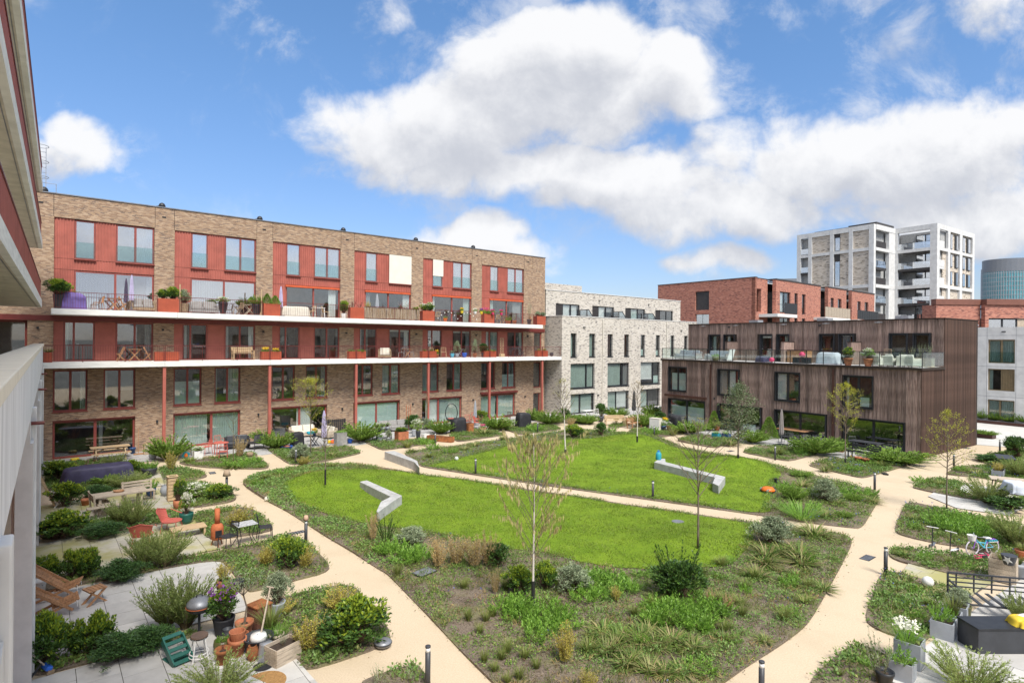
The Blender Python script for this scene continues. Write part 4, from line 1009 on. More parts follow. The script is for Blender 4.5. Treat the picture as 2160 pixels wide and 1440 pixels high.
# local axes: x along BROWN.d (recedes to the right), y to the left-back
part(RB, 'wall', wall_holes(0, 3.3, 0, RT, [(.5, 1.6, 11.4, 14.5)], 0, .5), M_REDB)
hl = [(6.9, 9.15, 11.9, 14.6), (6.9, 9.15, 8.6, 11.3)]
lw2 = MB()
t_ = wall_holes(0, 15.8, 0, RT+.1, hl, 0, .5); lw2.v = [(z_y-.0, x_, zz) for x_, z_y, zz in t_.v]; lw2.f = [f[::-1] for f in t_.f]
part(RB, 'wall', lw2, M_REDB, label='red brick gable wall with blind window')
part(RB, 'coping', MB().box(-.05, .55, -.05, 15.85, RT+.102, RT+.18).box(.552, 40.5, -.05, .5, RT+.002, RT+.08), M_DKP)
part(RB, 'blind_window', MB().box(.2, .26, 6.92, 9.13, 11.92, 14.58), M_DKP, label='grey brown lowered shutter'); part(RB, 'brick_recess', MB().box(-.02, -.002, 9.16, 10.6, 11.9, 14.6).box(-.02, -.002, 9.16, 10.6, 8.6, 11.3), M_REDB)
for y0, y1 in ((6.95, 8.0), (8.06, 9.1)): part(RB, 'pane', MB().box(.2, .25, y0, y1, 8.65, 11.25), M_GLASSR)
segs = [(3.3, 16.9, -1.2), (16.9, 19.5, .6), (19.5, 26.2, -1.2), (26.2, 28.3, .6), (28.3, 37.9, -1.2), (37.9, 40.3, .3)]
for i, (a, b, y) in enumerate(segs):
    H = []
    if i % 2 == 0:
        ws = {0: [(4.4, 7.4), (8.6, 9.6), (10.9, 12.0)], 2: [(20.4, 21.6), (23.0, 24.4)], 4: [(30.6, 32.0), (33.6, 35.2)]}[i]
        for p, q in ws: H += [(p, q, 11.4, 14.3), (p, q, 7.7, 10.8)]
    else:
        H = [(a+.3, b-.3, 11.4, 14.2), (a+.3, b-.3, 7.7, 10.8)]
    part(RB, 'wall', wall_holes(a, b, 0, RT, H, y, y+.5), M_REDB)
    part(RB, 'coping', MB().box(a, b, y-.06, y-.002 if y > 0 else -.052, RT-.1, RT+.08), M_DKP)
    for p, q, z0, z1 in H:
        window(RB, p+.02, q-.02, z0+.02, z1-.02, y+.2, M_BLK, bars=(.5,) if q-p > 1.7 else (), fw=.12, inside=[('w', .1, .35)] if rnd.random() < .5 else [], deep=1.5)
for a, b, y0 in ((1.0, 6.5, -2.6), (14.6, 23.4, -2.9), (26.2, 34.8, -2.9)):
    f = part(RB, 'balcony', MB().box(a, b, y0, -1.201 if a > 3 else -.004, 10.7, 11.1), M_SLAB)
    if a > 10:
        s = MB(); n = int((b-a)/.9)
        for i in range(n): s.box(a+i*(b-a)/n+.03, a+(i+1)*(b-a)/n-.03, y0+.02, y0+.07, 11.15, 12.6)
        part(f, 'balcony_screen', s, M_GTIM if a < 20 else M_BLK)
    else: part(f, 'balcony_screen', MB().box(a+2, b, y0+.02, y0+.07, 11.15, 12.6).box(a, a+2, y0+.02, y0+.04, 12.3, 12.36), M_BLK)
part(RB, 'wall', MB().box(.5, 40, 13, 13.4, 0, RT), M_REDB); part(RB, 'roof', MB().box(.5, 40, .61, 13, RT-.6, RT-.4), M_DARKR)
sp = MB()
for i in range(9):
    x = 9+i*3.3; sp.rbox((x, 2.5, RT+.25), (2.0, 1.4, .06), (.35, 0, 0))
part(RB, 'solar_panel', sp, M_BLK)

# red brick house on the far right behind the timber building
_r2 = Vector((*(Vector(ray(1975, 627)[:2])*62), 0)); R2 = Plane(_r2, (1, .05))
RC = thing('red_brick_house', 'low red brick building with wood panels and terrace at the right horizon', 'house', R2.w(0, 0), R2.ang)
hz = [(5.3, 9.9, 7.3, 10.0), (13.6, 20, 7.4, 10.1)]
part(RC, 'wall', wall_holes(0, 4.9, 0, 11.4, [], 0, .5), M_REDB); part(RC, 'wall', wall_holes(4.9, 24, 0, 11.4, hz, -.6, -.1), M_REDB)
part(RC, 'wall', MB().box(0, .5, .501, 2, 0, 11.4), M_REDB)
part(RC, 'coping', MB().box(-.1, 4.9, -.1, .6, 11.402, 12.0).box(4.901, 24, -.8, .6, 11.402, 12.0), mat('brown_metal_trim', (.20, .085, .06), .6, .1, 2))
window(RC, 5.32, 8.6, 7.32, 9.98, -.4, M_BLK, bars=(.5,), fw=.12, glass=M_GLASSR, inside=[('f', .1, .48, .5), ('f', .52, .95, .5)])
part(RC, 'wood_panel', MB().box(8.62, 9.88, -.45, -.4, 7.32, 9.98).box(15.4, 18.6, -.45, -.4, 7.42, 10.08), M_GTIM)
window(RC, 13.62, 15.38, 7.42, 10.08, -.4, M_BLK, fw=.1, glass=M_GLASSR); window(RC, 18.62, 19.98, 7.42, 10.08, -.4, M_BLK, fw=.1)
part(RC, 'terrace', MB().box(11.5, 24, -3.2, -.602, 6.9, 7.2), M_REDB); railing(RC, 11.6, 24, -3.1, 7.2, 1.0, .2, M_BLK)
part(RC, 'roof', MB().box(.5, 24, .601, 2, 11.0, 11.1), M_DARKR)

# ------------------------------------------------------------------ white frame tower
_tp = Vector((*(Vector(ray(1845, 471)[:2])*105), 0)); TD = (_wc-_wl).normalized()
TW = thing('apartment_tower', 'tall white framed apartment tower with tan brick infill and glass balconies', 'tower block', (_tp.x, _tp.y, 0), math.atan2(TD.y, TD.x))
# local: x towards the viewer's right along the left face (negative = far left), y to the right-back
TT = 28.9; LV = [28.0, 24.55, 21.4, 18.0, 14.8, 11.6, 8.4]
fr = MB()
for a, b in ((-14.3, -13.55), (-12.0, -11.3), (-7.8, -7.1), (-4.35, -3.65), (-.85, 0)): fr.box(a, b, -.25, .5, 0, TT)
for a, b in ((-14.3, -13.55), (-12.0, -11.3), (-7.8, -7.1), (-4.35, -3.65)): pass
bands = [(28.0, TT), (24.2, 24.75), (17.5, 18.1), (11.0, 11.6), (4.6, 5.2)]
for z0, z1 in bands:
    for a, b in ((-13.55, -12.0), (-11.3, -7.8), (-7.1, -4.35), (-3.65, -.85)): fr.box(a, b, -.22, .5, z0, z1)
part(TW, 'frame', fr, M_CONC)
bi = MB()
for a, b in ((-11.3, -7.8), (-6.0, -4.35), (-3.65, -.85)): bi.box(a, b, .0, .45, 0, 27.99)
part(TW, 'brick_infill', bi, M_TANB)
for z0, z1, zz in ((24.76, 27.99, 26.2), (18.11, 24.19, 21.0), (11.61, 17.49, 14.4)):
    part(TW, 'dark_panel', MB().box(-7.09, -6.01, .05, .3, zz+1.2 if z1-z0 < 4 else z1-1.3, z1), M_DKP)
    window(TW, -7.08, -6.02, z0+.02, (zz+1.19 if z1-z0 < 4 else z1-1.31), .1, M_BLK, fw=.1, glass=M_GLASSR, deep=.35)
for z in (24.8, 21.2, 18.1, 14.9, 11.7):
    f = part(TW, 'balcony', MB().box(-13.54, -12.01, -.2, 1.6, z-.3, z), M_DKP); part(f, 'pane', MB().box(-13.5, -12.05, -.18, -.14, z+.05, z+1.1), M_GLASSR)
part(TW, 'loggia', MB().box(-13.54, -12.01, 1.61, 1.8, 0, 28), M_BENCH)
# notch and second face (starts 8.1 behind, comes forward 6.6)
ND = 8.1
for z0, z1 in bands: part(TW, 'frame', MB().box(-.62, .10, .505, ND-.101, z0, z1), M_CONC)
part(TW, 'frame', MB().box(-.6, .05, 5.6, ND-.102, 0, 27.99), M_CONC)
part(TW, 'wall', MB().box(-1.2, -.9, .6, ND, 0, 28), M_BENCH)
f2 = MB().box(-.001, .5, ND-.1, ND+.5, 0, TT).box(5.75, 6.85, ND-.1, ND+.9, 0, TT)
for z0, z1 in bands: f2.box(.5, 5.75, ND-.08, ND+.5, z0, z1)
part(TW, 'frame', f2, M_CONC)
for i, z in enumerate((24.75, 21.2, 18.1, 14.8, 11.6, 8.4)):
    s = part(TW, 'balcony', MB().box(.51, 5.74, ND+.0, ND+2.4, z-.45, z-.02), M_DKP)
    part(s, 'pane', MB().box(.52, 5.73, ND+.02, ND+.06, z, z+1.15), M_GLASSR)
    part(s, 'rail', MB().box(.52, 5.73, ND-.01, ND+.07, z+1.152, z+1.2), M_BLK)
    s = part(TW, 'balcony', MB().box(-.86, .06, .55, 4.5, z-.45, z-.02), M_DKP); part(s, 'pane', MB().box(.0, .04, .6, 4.4, z, z+1.2), M_GLASSR if i % 2 else M_DKP)
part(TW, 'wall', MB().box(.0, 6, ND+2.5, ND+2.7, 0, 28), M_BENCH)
for z in (24.8, 21.3, 18.2, 14.9, 11.7):
    window(TW, 2.6, 5.7, z+.02, z+2.7, ND+2.3, M_BLK, bars=(.5,), fw=.12, glass=M_GLASSR, deep=.15, inside=[('w', .05, .3)])
# right face along +y from the second corner
X3 = 6.85
f3 = MB()
for a, b in ((.9, 1.0), (4.7, 5.7), (10.2, 11.4), (16.4, 17.4)): f3.box(X3-.4, X3+.02, ND+a, ND+b, 0, TT)
for z0, z1 in bands: f3.box(X3-.38, X3, ND+1.0, ND+16.4, z0, z1)
part(TW, 'frame', f3, M_CONC)
part(TW, 'brick_infill', MB().box(X3-.5, X3-.35, ND+3.2, ND+16.4, 0, 24.2).box(X3-.5, X3-.36, ND+5.7, ND+16.4, 24.75, 28), M_TANB)
gm, pm2 = MB(), MB()
for z0, z1 in ((24.9, 27.7), (21.6, 24.0), (18.3, 20.8)):
    for a, b in ((5.9, 7.3), (8.6, 10.0), (11.6, 13.4), (14.3, 16.1)):
        pm2.box(X3-.349, X3-.2, ND+a, ND+b, z0, z1); gm.box(X3-.199, X3-.16, ND+a+.6, ND+b-.1, z0+.1, z1-.1)
part(TW, 'window', pm2, M_BLK); part(TW, 'pane', gm, M_GLASSR)
for z in (24.75, 21.3, 18.1, 14.8):
    part(TW, 'balcony', MB().box(X3-2, X3-.05, ND+1.0, ND+3.2, z-.4, z).box(X3-.06, X3-.02, ND+1.0, ND+3.2, z+.02, z+1.2), M_GLASSR if 0 else M_CONC)
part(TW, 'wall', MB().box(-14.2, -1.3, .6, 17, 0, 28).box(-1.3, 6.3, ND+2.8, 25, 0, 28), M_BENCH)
part(TW, 'roof', MB().box(-12, -2, 2, 14, TT-.8, TT+.5).box(-6, -1, 3, 10, TT+.5, TT+.9), M_DKP)

# teal glass tower and other far roofs
_gp = Vector((*(Vector(ray(2140, 600)[:2])*420), 0))
GT = thing('glass_tower', 'round teal glass tower with a grey crown in the distance', 'tower', (_gp.x, _gp.y, 0))
prof = lambda r: [(r*math.cos(t*math.pi/20)*1.0, r*.7*math.sin(t*math.pi/20)) for t in range(40)]
part(GT, 'glass_wall', MB().prism(prof(21), 0, 60), M_GREENG)
for i in range(19):
    part(GT, 'floor_band', MB().prism(prof(21.15), 3+i*3.1, 3.35+i*3.1), M_STEEL)
vb = MB()
for t in range(80):
    a = t*math.pi/40; vb.bar((21.1*math.cos(a), 14.8*math.sin(a), 0), (21.1*math.cos(a), 14.8*math.sin(a), 60), .3)
part(GT, 'mullion', vb, M_STEEL)
part(GT, 'crown', MB().prism(prof(21.2), 60, 63).prism(prof(20.6), 63, 69), M_GREY)
_fp = Vector((*(Vector(ray(1655, 590)[:2])*260), 0))
FB = thing('distant_block', 'distant pale block with balconies just left of the white tower', 'apartment building', (_fp.x, _fp.y, 0), -.3)
part(FB, 'wall', MB().box(-7, 9, 0, 14, 0, 34.5), M_CONC)
part(FB, 'window_band', MB().box(-6.5, 8.5, -.2, -.01, 31.5, 33.2).box(-6.5, 8.5, -.2, -.01, 28, 29.8), M_DKP); part(FB, 'roof_frame', MB().box(-5, 9, 1, 12, 34.51, 36.5), M_GREY)

# ------------------------------------------------------------------ gallery building on the left, with the parapet next to the viewer
LD = Vector((-22.7, 28.6)).normalized(); LP = Plane((-.335, 0), LD)      # x along the building away from the viewer; y into the building
LB = thing('gallery_building', 'grey precast gallery building close by with stacked red railed balconies and a streaked parapet', 'apartment building', LP.w(0, 0), LP.ang)
LE = 40.6
for i in range(8):
    a, b_ = -1.5+(LE+1.5)*i/8, -1.5+(LE+1.5)*(i+1)/8-.018
    part(LB, 'parapet', MB().box(a, b_, 0, .16, 5.5, 6.60), M_CONCB, label='grey streaked concrete parapet')
    part(LB, 'parapet_cap', MB().box(a, b_+(.06 if i == 7 else .008), -.05, .40, 6.602, 6.72), M_CAP, label='cream coping of the parapet', bevel=.012)
part(LB, 'parapet', MB().box(-1.5, LE-.03, .161, .34, 5.5, 6.595), M_CAP)
part(LB, 'gallery_slab', MB().box(-1.5, LE, .341, 3, 5.3, 5.6), M_CONC)
for t in (5.3, 15.6, 25.8, 36.9):
    part(LB, 'column', MB().box(t-.15, t+.15, -.07, .32, 0, 5.56), M_CONC, bevel=.015)
    part(LB, 'column', MB().box(t-.75, t-.16, -.03, .25, 0, 4.9).box(t-.75, t-.16, .02, .25, 4.9, 5.45), M_CONC)
    if t > 6: part(LB, 'drain_spout', MB().tube([(t-.25, .1, 5.25), (t-.25, -.2, 5.25)], .04, 6), M_REDD)
part(LB, 'house_wall', MB().box(-1, 45, 1.7, 2.1, 0, 5.29), M_REDB, label='orange brick house wall under the arcade')
part(LB, 'back_wall', MB().box(-1, 45, 2.2, 2.6, 5.61, 9), M_BROWN)
_gd = Vector((-16.1, 20.8)).normalized()
GM = LB.matrix_basis.inverted() @ Matrix.Translation((-.98, 0, 0)) @ Matrix.Rotation(math.atan2(_gd.y, _gd.x), 4, 'Z')
GE = 37.9
for z in (8.58, 11.6, 14.5):
    n = 9
    for i in range(n):
        a, b_ = -2+(GE+2)*i/n, -2+(GE+2)*(i+1)/n-.02
        part(LB, 'gallery_slab', MB().box(a, b_, .141, 2.1, z+.02, z+.34).xform(GM), M_SOFFIT)
        part(LB, 'fascia', MB().box(a, b_, 0, .14, z, z+.39).xform(GM), M_SLAB)
        part(LB, 'drip_groove', MB().box(a, b_, .19, .21, z+.012, z+.0195).xform(GM), M_GREY)
    part(LB, 'railing_panel', ribbed(-2, GE-.02, z+.40, z+1.28, .10, .24, .05).xform(GM), M_RED, label='red ribbed gallery railing')
    part(LB, 'railing_panel', MB().box(GE-.05, GE-.01, .11, 2.08, z+.40, z+1.28).xform(GM), M_RED)
    part(LB, 'handrail', MB().box(-2, GE, .03, .13, z+1.282, z+1.32).xform(GM), M_REDD)

# pale brick houses on the near side of the court (beside and behind the viewer, mirrored in the windows opposite)
NH = thing('terraced_houses', 'pale brick terrace on the near side of the court beside the viewer', 'houses', BROWN.w(54, -54), ANG+math.pi)
nh = [(1.5+5.4*i, 4.6+5.4*i, z, z+h) for i in range(8) for z, h in ((.02, 2.0), (2.6, 2.3), (5.6, 2.2))]
part(NH, 'wall', wall_holes(0, 44, 0, 9.4, nh, 0, .4), M_WHITEB)
for a, b_, z0, z1 in nh: f = part(NH, 'window', MB().box(a, b_, .22, .26, z0, z1), M_BLK); part(f, 'pane', MB().box(a+.1, b_-.1, .18, .2, z0+.1, z1-.1), M_GLASSR)
part(NH, 'roof', MB().box(0, 44, .401, 9, 9.0, 9.2), M_DARKR)
# ------------------------------------------------------------------ plants
def dirs(n, az=None, el=None):
    a = RNG.uniform(0, 6.283, n) if az is None else az; e = RNG.uniform(-.2, 1.4, n) if el is None else el
    return np.column_stack([np.cos(a)*np.cos(e), np.sin(a)*np.cos(e), np.sin(e)])
def tubes(segs, n=4):
    """segs: list of (p, q, r0, r1) -> verts, tris of small prisms"""
    V, T, k = [], [], 0
    for p, q, r0, r1 in segs:
        p, q = np.array(p, float), np.array(q, float); d = q-p; L = np.linalg.norm(d)
        if L < 1e-5: continue
        d /= L; u = np.cross(d, [0, 0, 1.] if abs(d[2]) < .9 else [1., 0, 0]); u /= np.linalg.norm(u); w = np.cross(d, u)
        for j in range(n):
            a = 2*math.pi*j/n; V.append(p+(u*math.cos(a)+w*math.sin(a))*r0)
        for j in range(n):
            a = 2*math.pi*j/n; V.append(q+(u*math.cos(a)+w*math.sin(a))*r1)
        for j in range(n):
            j2 = (j+1) % n; T += [(k+j, k+j2, k+n+j2), (k+j, k+n+j2, k+n+j)]
        k += 2*n
    return np.array(V), np.array(T)
def stemcurve(az, tilt, L, curve, base, steps=5):
    pts = [np.array(base, float)]; t = tilt
    for i in range(steps):
        d = np.array([math.cos(az)*math.sin(t), math.sin(az)*math.sin(t), math.cos(t)]); pts.append(pts[-1]+d*L/steps); t += curve/steps
    return pts
def T_feather(s, lm=None, ns=105, nl=56, tilt=.72, ll=.07, lw=.0105, lstart=.22, droop=.35):
    segs, P, D = [], [], []
    for i in range(ns):
        az = rnd.uniform(0, 6.283); ti = tilt*math.sqrt(rnd.random()); L = rnd.uniform(.7, 1.08)*(1-.2*ti)
        pts = stemcurve(az, ti*.8, L, droop*rnd.uniform(.2, 1), (math.cos(az)*.05, math.sin(az)*.05, 0))
        for k in range(5): segs.append((pts[k], pts[k+1], .006*(1-k*.17), .006*(.83-k*.17)))
        for j in range(nl):
            f = lstart+(1-lstart)*rnd.random(); x = min(f*5, 4.999); k = int(x); p = pts[k]+(pts[k+1]-pts[k])*(x-k)
            d = pts[k+1]-pts[k]; d = d/np.linalg.norm(d); P.append(p); D.append(d+np.array([rnd.gauss(0, .42), rnd.gauss(0, .42), rnd.gauss(.1, .3)]))
    P = np.array(P); D = unit(np.array(D)); n = len(P)
    return [('foliage', leafset(P, D, RNG.uniform(.6, 1.2, n)*ll, RNG.uniform(.7, 1.3, n)*lw), lm or L_FEATH), ('stems', tubes(segs, 3), M_STEMG)]
def T_mound(s, lm, lm2=None, n=170, per=22, ll=.10, lw=.042, hole=.25, flat=1.0, up=.6, rad=.5, zc=.5, newf=.3):
    """leafy shoots spread through an uneven crown that reaches the ground"""
    P, D, P2, D2, segs = [], [], [], [], []
    lobes = [(rnd.uniform(-.22, .22), rnd.uniform(-.22, .22), rnd.uniform(.3, .68), rnd.uniform(.20, .34)) for _ in range(9)]
    lobes += [(rnd.uniform(-.12, .12), rnd.uniform(-.12, .12), rnd.uniform(.70, .82), .16), (0, 0, .45, .34)]
    for i in range(n):
        cx, cy, cz, r = rnd.choice(lobes)
        a = rnd.uniform(0, 6.283); e = rnd.uniform(-.6, 1.5); q = r*(1-hole*rnd.random()**1.5)
        c = np.array([cx+q*math.cos(a)*math.cos(e), cy+q*math.sin(a)*math.cos(e), max(.05, cz*flat+q*math.sin(e)*flat)])
        o = np.array([c[0]*1.2, c[1]*1.2, .25+up*rnd.random()]); o /= np.linalg.norm(o)
        segs.append(((cx*.3, cy*.3, .02), tuple(c), .008, .003))
        top = c[2] > .62*flat or rnd.random() < .15
        for j in range(per):
            p = c+np.random.default_rng(rnd.randrange(1 << 30)).normal(0, .035, 3)
            d = o+np.array([rnd.gauss(0, .6), rnd.gauss(0, .6), rnd.gauss(0, .5)])
            if lm2 is not None and top and j < per*newf: P2.append(p+o*.03); D2.append(d+np.array([0, 0, .8]))
            else: P.append(p); D.append(d)
    P = np.array(P); P[:, 2] = np.maximum(P[:, 2], .03); D = unit(np.array(D)); k = len(P)
    out = [('foliage', leafset(P, D, RNG.uniform(.6, 1.2, k)*ll, RNG.uniform(.7, 1.2, k)*lw), lm)]
    if P2:
        P2 = np.array(P2); D2 = unit(np.array(D2)); k = len(P2)
        out.append(('new_leaves', leafset(P2, D2, RNG.uniform(.6, 1.1, k)*ll, RNG.uniform(.7, 1.1, k)*lw), lm2))
    out.append(('stems', tubes(segs, 3), M_TWIG)); return out
def T_tuft(s, lm, n=120, L=1.0, W=.035, tilt=.9, droop=.5, base=.12):
    a = RNG.uniform(0, 6.283, n); t = tilt*np.sqrt(RNG.uniform(0, 1, n)); D = np.column_stack([np.cos(a)*np.sin(t), np.sin(a)*np.sin(t), np.cos(t)])
    r = base*np.sqrt(RNG.uniform(0, 1, n)); P = np.column_stack([np.cos(a)*r, np.sin(a)*r, np.zeros(n)])
    return [('leaves', bladeset(P, D, RNG.uniform(.55, 1.1, n)*L, RNG.uniform(.7, 1.3, n)*W, droop), lm)]
def T_peren(s, lm=None):
    P, D, L = [], [], []
    for i in range(26):                                  # upright leafy shoots
        az = rnd.uniform(0, 6.283); r = .36*math.sqrt(rnd.random()); ti = .5*r/.36*rnd.uniform(.5, 1.2); h = rnd.uniform(.55, 1.0)*(1-.6*r)
        ax = np.array([math.cos(az)*math.sin(ti), math.sin(az)*math.sin(ti), math.cos(ti)])
        for j in range(15):
            f = .15+.85*j/14; p = np.array([math.cos(az)*r, math.sin(az)*r, 0])+ax*h*f
            a2 = rnd.uniform(0, 6.283); sp = .75*(1-.55*f)
            P.append(p); D.append(ax*(.55+.5*f)+np.array([math.cos(a2)*sp, math.sin(a2)*sp, 0])); L.append(.24*(1.1-.45*f))
    P = np.array(P); D = unit(np.array(D)); L = np.array(L); n = len(P)
    return [('leaves', leafset(P, D, L*RNG.uniform(.8, 1.2, n), RNG.uniform(.035, .06, n)), lm or L_PEREN)]
def T_twig(s, lm, ns=26, nl=34, ll=.05, lw=.03):
    segs, P, D = [], [], []
    for i in range(ns):
        az = rnd.uniform(0, 6.283); r = .22*math.sqrt(rnd.random()); L = rnd.uniform(.55, 1.05)
        pts = stemcurve(az, rnd.uniform(.05, .5), L, rnd.uniform(-.3, .25), (math.cos(az)*r*.5, math.sin(az)*r*.5, 0))
        for k in range(5): segs.append((pts[k], pts[k+1], .005, .004))
        for j in range(nl):
            x = min((.15+.85*rnd.random())*5, 4.99); k = int(x); p = pts[k]+(pts[k+1]-pts[k])*(x-k); P.append(p+np.array([rnd.gauss(0, .025), rnd.gauss(0, .025), 0]))
            D.append([rnd.gauss(0, .8), rnd.gauss(0, .8), rnd.gauss(.6, .5)])
    P = np.array(P); D = unit(np.array(D)); n = len(P)
    return [('foliage', leafset(P, D, RNG.uniform(.6, 1.3, n)*ll, RNG.uniform(.7, 1.3, n)*lw), lm), ('stems', tubes(segs, 3), M_GTIM)]
def T_cone(s, lm):
    P, D = [], []
    for i in range(2600):
        z = rnd.random()**1.15; r = (.5*(1-z)**.8+.03)*(1-.35*rnd.random()**2); a = rnd.uniform(0, 6.283)
        P.append((math.cos(a)*r, math.sin(a)*r, .04+z*.93)); D.append((math.cos(a)*.7+rnd.gauss(0, .3), math.sin(a)*.7+rnd.gauss(0, .3), .7+rnd.gauss(0, .3)))
    P = np.array(P); D = unit(np.array(D)); n = len(P)
    return [('foliage', leafset(P, D, RNG.uniform(.05, .11, n), RNG.uniform(.02, .04, n)), lm), ('stem', tubes([((0, 0, 0), (0, 0, .8), .02, .01)], 5), M_TWIG)]
KIND = {
 'feather': (lambda s: T_feather(s), 'feathery_shrub', 'shrub', 3),
 'laurel': (lambda s: T_mound(s, L_LAUR, L_LAURN, hole=.4, newf=.55, n=185), 'laurel_shrub', 'shrub', 3),
 'dark': (lambda s: T_mound(s, L_LAUR, L_YEW, newf=.2), 'dark_shrub', 'shrub', 2),
 'yew': (lambda s: T_mound(s, L_YEW, None, n=240, per=30, ll=.075, lw=.022, flat=.85, up=.2), 'spreading_shrub', 'shrub', 2),
 'bush': (lambda s: T_feather(s, L_BUSH, 150, 60, 1.2, .075, .024, .18, .15), 'garden_bush', 'bush', 3),
 'olive': (lambda s: T_mound(s, L_OLIVE, None, n=200, per=22, ll=.085, lw=.022, up=1.0, hole=.45), 'olive_shrub', 'shrub', 2),
 'gold': (lambda s: T_twig(s, L_GOLD, 44, 70), 'golden_shrub', 'shrub', 2),
 'straw': (lambda s: T_twig(s, L_ORNG, 44, 62, .045, .022), 'straw_coloured_shrub', 'shrub', 2),
 'white': (lambda s: T_mound(s, L_BUSH, L_WHTF, n=120, per=18, newf=.5), 'flowering_shrub', 'shrub', 1),
 'red': (lambda s: T_twig(s, L_RED, 16, 26, .06, .035), 'red_leaved_shrub', 'shrub', 1),
 'conifer': (lambda s: T_cone(s, L_BUSH), 'conifer', 'shrub', 1),
 'peren': (lambda s: T_peren(s), 'perennial', 'plant', 4),
 'sedge': (lambda s: T_tuft(s, L_SEDGE, 150, 1.1, .03, .6, .35), 'sedge_tuft', 'plant', 3),
 'rush': (lambda s: T_tuft(s, L_LUZ, 110, .95, .055, 1.15, .5, .2), 'woodrush_tuft', 'plant', 3),
 'brightgrass': (lambda s: T_tuft(s, L_PEREN, 220, 1.0, .018, .8, .3, .35), 'grass_clump', 'plant', 2),
 'spray': (lambda s: T_feather(s, L_LAUR, 26, 60, .62, .05, .02, .3, .1) , 'upright_shrub', 'shrub', 1),
 'sparse': (lambda s: T_feather(s, L_OLIVE, 16, 26, .45, .06, .016, .3, .15), 'sparse_shrub', 'shrub', 1),
}
TM = {}
def pmesh(kind, var):
    if (kind, var) not in TM:
        fn, nm, cat, nv = KIND[kind]
        TM[kind, var] = [(pn, npmesh(pn, vt[0], vt[1], m), m) for pn, vt, m in fn(var)]
    return TM[kind, var]
def setplant(kind, loc, w, h, label, group=None, parent=None, name=None):
    fn, nm, cat, nv = KIND[kind]; var = rnd.randrange(nv); ps = pmesh(kind, var)
    if parent is None:
        e = thing(name or nm, label, cat, loc, rnd.uniform(0, 6.28), group); e.scale = (w, w, h)
        for pn, me, m in ps: link(pn, me, e)
        return e
    for pn, me, m in ps:
        o = link(pn if pn != 'leaves' else 'foliage', me, parent, loc, rnd.uniform(0, 6.28)); o.scale = (w, w, h)
def zat(x, y, raised=True): return zland(x, y)-.01 if raised else 0
def plant(kind, u, v, vt, wpx, label, group=None, raised=True):
    p = G(u, v, .05)
    if raised: p.z = zat(p.x, p.y)
    k = p.y/FOC
    h = (v-vt)*k; w = wpx*k
    h = h - .12*w if kind in ('laurel', 'bush', 'yew', 'dark', 'olive', 'white') else h
    return setplant(kind, p, w*1.1, max(h, .25*w), label, group)
